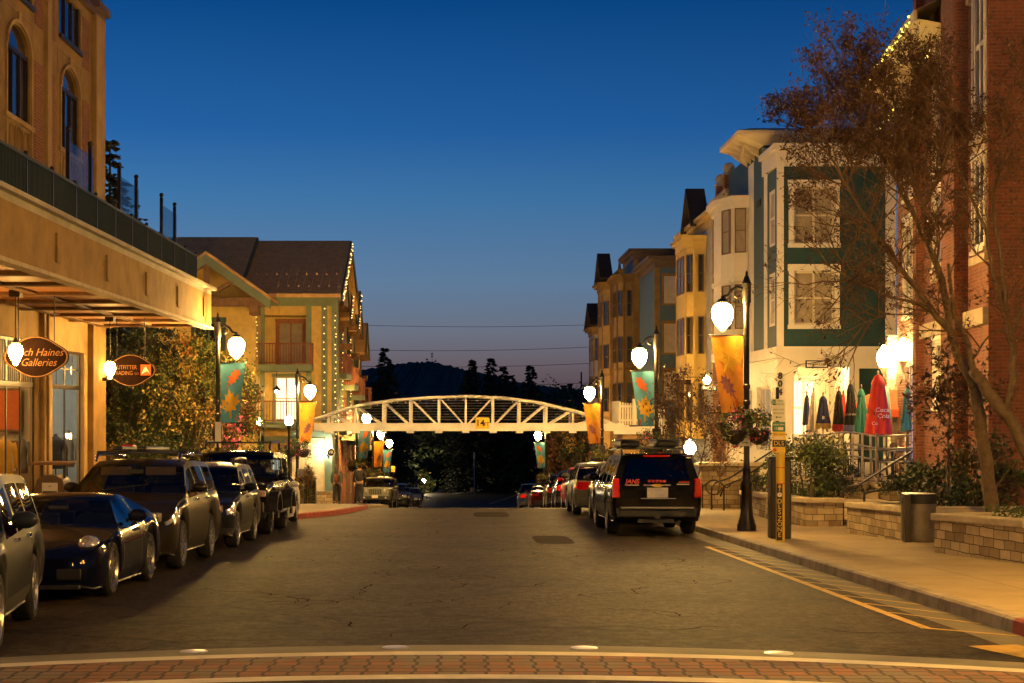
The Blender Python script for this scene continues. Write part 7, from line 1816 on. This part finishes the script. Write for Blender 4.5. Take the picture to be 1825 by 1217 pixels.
# 5 black off-road truck with fender flares and rack
def truckx(sp, r, fb, L, W, H):
    for wc in (sp['wf'], sp['wr']):
        for s in (1, -1):
            m2 = MB(); Rr = sp['R']+.10; x = L/2-wc; arc_ = [(x+Rr*1.05*math.cos(t), s*(W/2+.05), sp['R']+Rr*math.sin(t)) for t in [PI*(-.05+1.1*k/10) for k in range(11)]]
            for p, q in zip(arc_, arc_[1:]): m2.bar(p, q, .24, .06)
            m2.build('fender_flare', m_plastic, r)
    y = W/2*.8
    m2 = MB()
    for s in (1,-1): m2.tube([(L/2-1.8,s*y,H+.05),(L/2-1.95,s*y,H+.2),(L/2-3.7,s*y,H+.2),(L/2-3.8,s*y,H+.02)], .03, 6)
    for k in range(6): m2.bar((L/2-2.0-k*.32,-y,H+.19),(L/2-2.0-k*.32,y,H+.19),.05,.03)
    m2.build('roof_rack', m_dark, r)
    for s in (1,-1):
        m2 = MB(); m2.tube([(L/2-1.3,s*(W/2-.03),.52),(L/2-1.5,s*(W/2+.08),.5),(L/2-3.1,s*(W/2+.08),.5),(L/2-3.3,s*(W/2-.03),.52)], .05, 8); m2.build('side_step', m_chrome, r)
    fb('bumper', .1, -W*.45, W*.45, .52, .74, m_plastic, .12); m2 = MB()
    for s in (1,-1): m2.lathe([(.1,0),(.11,.02),(.02,.03)], 16, (0,0,0))
BX = dict(L=4.8, W=1.9, H=1.92, R=.43, gc=.42, wf=.85, wr=3.85, ww=.32, archgap=.12, sm=1,
   top=[(0,1.08),(.05,1.14),(.3,1.18),(1.45,1.24),(1.5,1.26),(1.85,1.84),(1.95,1.90),(2.2,1.92),(4.0,1.90),(4.05,1.86),(4.7,1.86),(4.76,1.2),(4.8,1.12)], belt=[(0,1.05),(1.5,1.18),(4.8,1.2)],
   ws=(1.5,1.86), rg=(4.7,4.77), sg=(1.62,4.5), pillars=[(2.45,2.57),(3.35,3.47)], doors=[(1.6,2.5),(2.5,3.4)], seams=[1.6,2.5,3.4], nose=.08, nosef=.95, tail=.06, tailf=.96, roofw=.88, patches=[], rim=m_alloyd, spokes=8, bump_front=.7, bump_rear=.7)
r = make_car('offroad_truck', 'black boxy off-road vehicle with big tyres, fender flares and roof rack', 'car', UP, dict(BX, extras=[truckx, front_suv((.8,1.05), fog=False, chrome=False, lights=(.86,))]), paint('black_car_paint', (.010,.010,.011), .2, .2)); put_car(r, -5.35, 38.95)
# 6 white sedan
SED = dict(L=4.7, W=1.83, H=1.44, R=.335, gc=.17, wf=.95, wr=3.72, ww=.22,
   top=[(0,.68),(.1,.76),(.6,.88),(1.2,.97),(1.4,1.0),(2.2,1.38),(2.6,1.44),(3.1,1.42),(3.9,1.13),(4.1,1.10),(4.62,1.04),(4.7,.9)], belt=[(0,.64),(1.3,.90),(3.2,.96),(4.7,.9)],
   ws=(1.42,2.18), rg=(3.2,3.88), sg=(1.7,3.75), pillars=[(2.48,2.56)], doors=[(1.5,2.52),(2.52,3.5)], seams=[1.5,2.52,3.5], roofw=.72, tail=.4, tailf=.8, patches=[HLP(.02,.55,.60,.74), TLP(4.3,4.7,.80,.98)], extras=[front_suv((.42,.62), fog=False, lights=(.58,)), rear_std((.78,.95),(.55,.68))])
r = make_car('pale_sedan', 'silver white sedan at the far end of the left parked row', 'car', UP, dict(SED), paint('silver_white_car_paint', (.48,.48,.5), .3)); put_car(r, -5.45, 43.0)
# 7 black tour SUV seen from the back
def tour(sp, r, fb, L, W, H):
    x = -L/2
    m2 = MB(); m2.box(x-.03,x+.1,-.86,.86,.42,.60); m2.box(x-.05,x+.1,-.84,.84,.60,.66); m2.build('bumper', m_plastic, r, bevel=.03)
    m2 = MB(); m2.box(x-.058,x-.05,-.80,.80,.62,.65); m2.build('bumper_strip', m_chrome, r)
    fx = lambda z: x + (.0 if z < 1.05 else (z-1.05)*.22)
    for s in (1, -1):
        m2 = MB(); m2.prism([(fx(.86)-.02,s*.82,.86),(fx(.86)-.02,s*.99,.86),(fx(1.28)-.02,s*.97,1.28),(fx(1.28)-.02,s*.84,1.28)], (.14,0,0)); m2.build('tail_light', m_taill, r, bevel=.02)
    m2 = MB(); m2.prism([(fx(1.22)-.012,-.74,1.22),(fx(1.22)-.012,.74,1.22),(fx(1.72)-.012,.62,1.72),(fx(1.72)-.012,-.62,1.72)], (.03,0,0)); m2.build('rear_window', m_rearglass, r)
    m2 = MB(); m2.box(fx(1.8)-.05,fx(1.8)+.12,-.7,.7,1.80,1.84); m2.build('spoiler', sp['pm'], r, bevel=.01)
    m2 = MB(); m2.box(fx(1.79)-.06,fx(1.79)-.02,-.30,.28,1.765,1.80); m2.build('brake_light', m_taill, r)
    m2 = MB(); m2.box(x-.032,x-.02,-.24,.22,.86,1.08); m2.build('number_plate', m_plate, r); 
    m2 = MB(); m2.box(x-.03,x-.02,-.42,.36,.83,.85); m2.box(x-.03,x-.02,-.30,.30,1.12,1.15); m2.build('trim_strip', m_chrome, r)
    m2 = MB(); m2.prism([(x-.03,-.14,1.13),(x-.03,-.06,1.16),(x-.03,.06,1.16),(x-.03,.14,1.13),(x-.03,.06,1.10),(x-.03,-.06,1.10)], (-.012,0,0)); m2.build('emblem', m_signy, r)
    m2 = MB()
    for k in range(5): y = .17-k*.085; m2.box(fx(1.22)-.035,fx(1.22)-.02,y-.03,y+.03,1.20,1.25)
    m2.build('red_badge_row', m_redtxt, r)
    text('JANS', .14, m_redtxt, r, (fx(1.22)-.04,.55,1.215), (PI/2,0,-PI/2), shear=.2, bold=.004)
    m2 = MB(); m2.box(fx(1.15)-.026,fx(1.15)-.02,.40,.70,1.13,1.145); m2.m = 1; m2.box(fx(1.2)-.03,fx(1.2)-.022,-.72,-.48,1.19,1.215); m2.m = 0; m2.box(fx(1.15)-.03,fx(1.15)-.022,-.72,-.44,1.145,1.165); m2.build('decal', [m_whtxt, m_redtxt], r)
    rails(sp, r, fb, L, W, H, 2.0, 5.0, m=m_dark, cross=True, z=.12)
    for i, y in enumerate((.28, -.55)):
        m2 = MB(); m2.box(L/2-4.6,L/2-2.9,y-.03,y+.42,H+.13,H+.27); o = m2.build('roof_pod', m_plastic, r, bevel=.04)
        m2 = MB(); m2.box(L/2-4.75,L/2-2.9,y-.06,y+.45,H+.28,H+.30); m2.build('pod_lid', m_chrome, o, bevel=.01)
    m2 = MB(); m2.box(x+.2,x+1.0,-.4,.4,.3,.45); m2.tube([(x+.05,-.5,.32),(x+.6,-.5,.34)], .035, 8); m2.box(x-.06,x+.1,-.06,.06,.40,.48); m2.build('tow_hitch', m_dark, r)
Lb = 5.7; pmb = paint('gloss_black_car_paint', (.006,.006,.007), .1, .15)
spb = dict(L=Lb, W=2.04, H=1.86, R=.41, gc=.32, wf=1.0, wr=4.30, ww=.28, pm=pmb, sm=1.5,
   top=[(0,.98),(.1,1.06),(.5,1.14),(1.4,1.24),(1.55,1.28),(2.2,1.76),(2.5,1.84),(3,1.86),(5.3,1.84),(5.5,1.80),(5.66,1.08),(5.7,1.0)], belt=[(0,.94),(1.5,1.16),(5.6,1.2),(5.7,1.0)],
   ws=(1.57,2.18), rg=None, sg=(1.8,5.2), pillars=[(2.7,2.8),(3.75,3.87),(4.75,4.85)], doors=[(1.7,2.75),(2.75,3.8)], seams=[1.7,2.75,3.8], nose=.2, nosef=.9, tail=.34, tailf=.90, roofw=.74, patches=[HLP(.02,.3,.85,1.0)], spokes=6, bump_rear=.62, extras=[tour])
r = make_car('tour_suv', 'big gloss black tour SUV seen from behind with roof pods', 'car', RP, spb, pmb); put_car(r, 4.28, 38.9, False)
# further right-hand cars
r = make_car('dark_suv', 'dark grey crossover parked directly ahead of the black tour SUV', 'car', RP, suv(4.7,1.88,1.66,.37,1.04), paint('charcoal_car_paint', (.035,.035,.036))); put_car(r, 4.5, 45.0, False)
r = make_car('grey_hatchback', 'graphite crossover with thin red tail lights, third in the right-hand row', 'car', RP, suv(4.6,1.88,1.62,.36,1.04, spokes=8), paint('graphite_car_paint', (.06,.056,.05))); put_car(r, 4.25, 51.2, False)
r = make_car('red_suv', 'bright red SUV in the right-hand row before the bridge', 'car', RP, suv(4.6,1.86,1.66,.36,1.02, patches=[HLP(.02,.5,.66,.86), TLP(4.2,4.6,.75,1.15)]), paint('bright_red_car_paint', (.32,.01,.015), .2)); put_car(r, 4.95, 66, False)
r = make_car('dark_suv', 'black SUV just ahead of the bright red one', 'car', RP, suv(4.7,1.9,1.72,.37,1.06), paint('black_car_paint', (.01,.01,.011))); put_car(r, 5.05, 75, False)
r = make_car('dark_suv', 'brown-black SUV, second ahead of the bright red one', 'car', RP, suv(4.7,1.9,1.76,.37,1.08), paint('brown_black_car_paint', (.03,.022,.016))); put_car(r, 5.1, 84, False)
r = make_car('maroon_sedan', 'dark maroon sedan with lit number plate far down the right-hand row', 'car', RP, dict(SED, H=1.5), paint('maroon_car_paint', (.07,.008,.01), .3)); put_car(r, 4.95, 101, False)
r = make_car('blue_suv', 'dark blue SUV, farthest of the right-hand row', 'car', RP, suv(4.7,1.9,1.78,.37,1.06), paint('dark_blue_car_paint', (.012,.025,.06))); put_car(r, 4.7, 113, False)
# grey jeep facing the camera
pj = paint('stone_grey_car_paint', (.17,.175,.16), .1, .35)
def jeepx(sp, r, fb, L, W, H):
    x = L/2
    m2 = MB(); m2.box(x-.05,x+.02,-.52,.52,.74,1.16); g_ = m2.build('grille', pj, r, bevel=.03)
    for k in range(7):
        y = -.30+k*.10; m2 = MB(); m2.box(x+.015,x+.03,y-.032,y+.032,.80,1.10); m2.build('grille_slot', m_black, g_)
    for s in (1,-1):
        m2 = MB(); m2.ball((x+.0,s*.50,.98), .05,.105,.105,n=16,m=8); m2.build('headlight', m_headl, r, smooth=True)
        m2 = MB(); m2.bar((x-.05,s*.80,1.02),(x-.75,s*.80,1.04),.42,.06); m2.bar((x-.02,s*.80,.72),(x-.05,s*.80,1.03),.40,.06); m2.build('fender', m_plastic, r)
        m2 = MB(); m2.box(x-.02,x+.01,min(s*.66,s*.88),max(s*.66,s*.88),.93,.99); m2.build('marker_lamp', m_headl, r)
    m2 = MB(); m2.box(x+.05,x+.25,-.85,.85,.50,.72); b_ = m2.build('bumper', m_plastic, r, bevel=.03)
    for s in (1,-1): m2 = MB(); m2.ball((x+.25,s*.6,.62), .03,.06,.06,n=10,m=6); m2.build('fog_lamp', m_headl, b_)
    m2 = MB(); m2.box(x+.25,x+.27,-.17,.17,.60,.76); m2.build('number_plate', m_plate, r)
r = make_car('offroad_jeep', 'stone grey boxy off-road car facing the camera beyond the bridge', 'car', FAR, dict(BX, L=4.3, W=1.80, H=1.84, R=.41, wr=3.4, top=[(0,1.10),(.05,1.14),(.3,1.16),(1.35,1.2),(1.4,1.22),(1.7,1.76),(1.8,1.82),(2.1,1.84),(4.2,1.82),(4.26,1.2),(4.3,1.1)], belt=[(0,1.05),(1.4,1.14),(4.3,1.16)], ws=(1.4,1.71), rg=(4.2,4.27), sg=(1.5,4.1), pillars=[(2.3,2.42),(3.2,3.32)], doors=[(1.5,2.36),(2.36,3.2)], seams=[1.5,2.36,3.2], rim=m_alloy, extras=[jeepx]), pj); put_car(r, -4.85, 93.0); r.rotation_euler.z += -.05
r = make_car('dark_suv', 'black car close behind the stone grey off-road car', 'car', FAR, suv(4.6,1.86,1.6,.36,1.02), paint('black_car_paint', (.01,.01,.011))); put_car(r, -4.2, 100.5)
r = make_car('dark_sedan', 'dark sedan with shining headlights at the far left kerb', 'car', FAR, dict(SED, extras=[front_suv((.42,.62), lights=(.58,)), rear_std((.78,.95),(.55,.68))]), paint('dark_slate_car_paint', (.012,.015,.022))); put_car(r, -3.7, 107)

# ------------------------------------------------------------------ people walking away on the left pavement
def skin(name, nodes, edges, mat, parent, root=0, sub=2):
    me = bpy.data.meshes.new(name); me.from_pydata([n[:3] for n in nodes], edges, []); me.materials.append(mat)
    o = bpy.data.objects.new(name, me); COL.objects.link(o)
    if parent: o.parent = parent
    m = o.modifiers.new('skin', 'SKIN'); m.use_smooth_shade = True
    for i, n in enumerate(nodes):
        v = me.skin_vertices[0].data[i]; v.radius = (n[3], n[4] if len(n) > 4 else n[3]); v.use_root = (i == root)
    s = o.modifiers.new('sub', 'SUBSURF'); s.levels = sub; s.render_levels = sub
    return o
m_skin = Mt('skin', (.36,.20,.13), .6, var=.06)
def person(lab, x, y, ph, jacket, trousers, hairm, longhair, h=1.72, pack=None, hem=None):
    z = G(y)+.15; k = h/1.72; r = thing('person', lab, 'person', (0,0,0))
    st_ = .20*ph
    J = dict(pel=(0,0,.96), sp=(0,.0,1.14), ch=(0,.02,1.34), nk=(0,.02,1.48), hd=(0,.03,1.58), ht=(0,.02,1.69))
    legs = {}
    for s, q in ((1, st_), (-1, -st_)):
        legs[s] = dict(hip=(s*.09,0,.92), kn=(s*.095,q*.7+.05,.50), an=(s*.095,q*1.25-(.04 if q < 0 else 0),.09 if q >= 0 else .14), toe=(s*.10,q*1.25+.16,.035 if q >= 0 else .06))
    arms = {}
    for s, q in ((1, -st_), (-1, st_)): arms[s] = dict(sh=(s*.175,.01,1.41), el=(s*.225,q*.4-.02,1.15), wr=(s*.225,q*1.0+.05,.92))
    N = [(*J['pel'],.125,.10),(*J['sp'],.115,.09),(*J['ch'],.135,.10),(*J['nk'],.055),(*J['hd'],.075,.09),(*J['ht'],.06,.07)]; E = [(0,1),(1,2),(2,3),(3,4),(4,5)]
    for s in (1,-1):
        b = len(N); a = arms[s]; N += [(*a['sh'],.055),(*a['el'],.042),(*a['wr'],.028)]; E += [(2,b),(b,b+1),(b+1,b+2)]
        w_ = Vector(a['wr']); pm_ = w_ + Vector((0,.01,-.07)); N.append((*pm_,.036,.02)); E.append((b+2,b+3))
        for f in range(4):
            o_ = Vector((0,-.03+.02*f,-.04)); ln = (.035,.042,.040,.03)[f]; i0 = len(N); N += [(*(pm_+o_),.009),(*(pm_+o_+Vector((-s*.012,.004,-ln))),.008)]; E += [(b+3,i0),(i0,i0+1)]
        i0 = len(N); N += [(*(pm_+Vector((-s*.01,.035,.01))),.010),(*(pm_+Vector((-s*.015,.05,-.03))),.008)]; E += [(b+3,i0),(i0,i0+1)]
        b = len(N); l = legs[s]; N += [(*l['hip'],.085),(*l['kn'],.055),(*l['an'],.038),(*l['toe'],.03)]; E += [(0,b),(b,b+1),(b+1,b+2),(b+2,b+3)]
    skin('body', N, E, m_skin, r)
    # face and ears
    m2 = MB(); hd = J['hd']; m2.ball((0,hd[1]+.095,hd[2]+.02), .014,.022,.02,n=8,m=6)
    for s in (1,-1): m2.ball((s*.085,hd[1],hd[2]+.02), .012,.022,.032,n=8,m=6)
    m2.build('nose_and_ears', m_skin, r, smooth=True)
    m2 = MB()
    for s in (1,-1): m2.ball((s*.032,hd[1]+.085,hd[2]+.045), .012,.010,.008,n=8,m=6)
    m2.box(-.025,.025,hd[1]+.085,hd[1]+.09,hd[2]-.035,hd[2]-.028); m2.build('eyes_and_mouth', m_black, r)
    # clothing
    jn = [(*J['pel'],.155,.125),(0,0,1.05,.15,.12),(*J['sp'],.145,.115),(*J['ch'],.165,.13),(0,.015,1.44,.09,.085)]; je = [(0,1),(1,2),(2,3),(3,4)]
    for s in (1,-1): b = len(jn); a = arms[s]; jn += [(*a['sh'],.078),(*a['el'],.062),(*(Vector(a['wr'])*.96+Vector(a['el'])*.04),.046)]; je += [(3,b),(b,b+1),(b+1,b+2)]
    skin('jacket', jn, je, jacket, r)
    tn = [(0,0,.98,.14,.115),(0,0,.92,.135,.115)]; te = [(0,1)]
    for s in (1,-1): b = len(tn); l = legs[s]; tn += [(*l['hip'],.105),(*l['kn'],.075),(*(Vector(l['an'])+Vector((0,0,.02))),.058)]; te += [(1,b),(b,b+1),(b+1,b+2)]
    skin('trousers', tn, te, trousers, r)
    for s in (1,-1): l = legs[s]; m2 = MB(); a = Vector(l['an']); t = Vector(l['toe']); m2.tube([a+Vector((0,-.05,-.04)), a+Vector((0,.04,-.03)), t+Vector((0,-.02,0)), t+Vector((0,.05,-.005))], [.038,.046,.044,.028], 10); m2.build('shoe', m_plastic, r, smooth=True)
    hn = [(0,.0,1.66,.085,.095),(0,-.02,1.59,.088,.08)] + ([(0,-.06,1.46,.085,.05),(0,-.09,1.34,.06,.03)] if longhair else [(0,-.035,1.54,.07,.06)]); skin('hair', hn, [(i,i+1) for i in range(len(hn)-1)], hairm, r)
    if pack: m2 = MB(); m2.ball((0,-.17,1.17), .12,.07,.19,n=14,m=10); m2.build('backpack', pack, r, smooth=True)
    if hem: m2 = MB(); m2.lathe([(.15,0),(.155,.05),(.15,.08)], 16, (0,0,.88), 1, .82); m2.build('shirt_hem', hem, r, smooth=True)
    r.scale = (k, k, k); r.location = (x, y, z); return r
cl = lambda n, c: Mt(n, c, .9, var=.15, bump=.15)
person('person walking away in teal grey jacket with small orange backpack and black trousers', PX(600,71), 71, 1.0, cl('teal_grey_jacket', (.055,.075,.065)), cl('black_trousers', (.012,.012,.014)), cl('dark_hair', (.02,.012,.008)), True, 1.70, cl('orange_backpack', (.10,.027,.008)))
person('person walking away in dark hooded top and jeans beside the black lamp post', PX(641,72), 72, -1.0, cl('black_hoodie', (.016,.014,.013)), cl('dark_jeans', (.03,.03,.04)), cl('black_hair', (.012,.010,.008)), False, 1.82, None, cl('grey_shirt', (.2,.17,.14)))
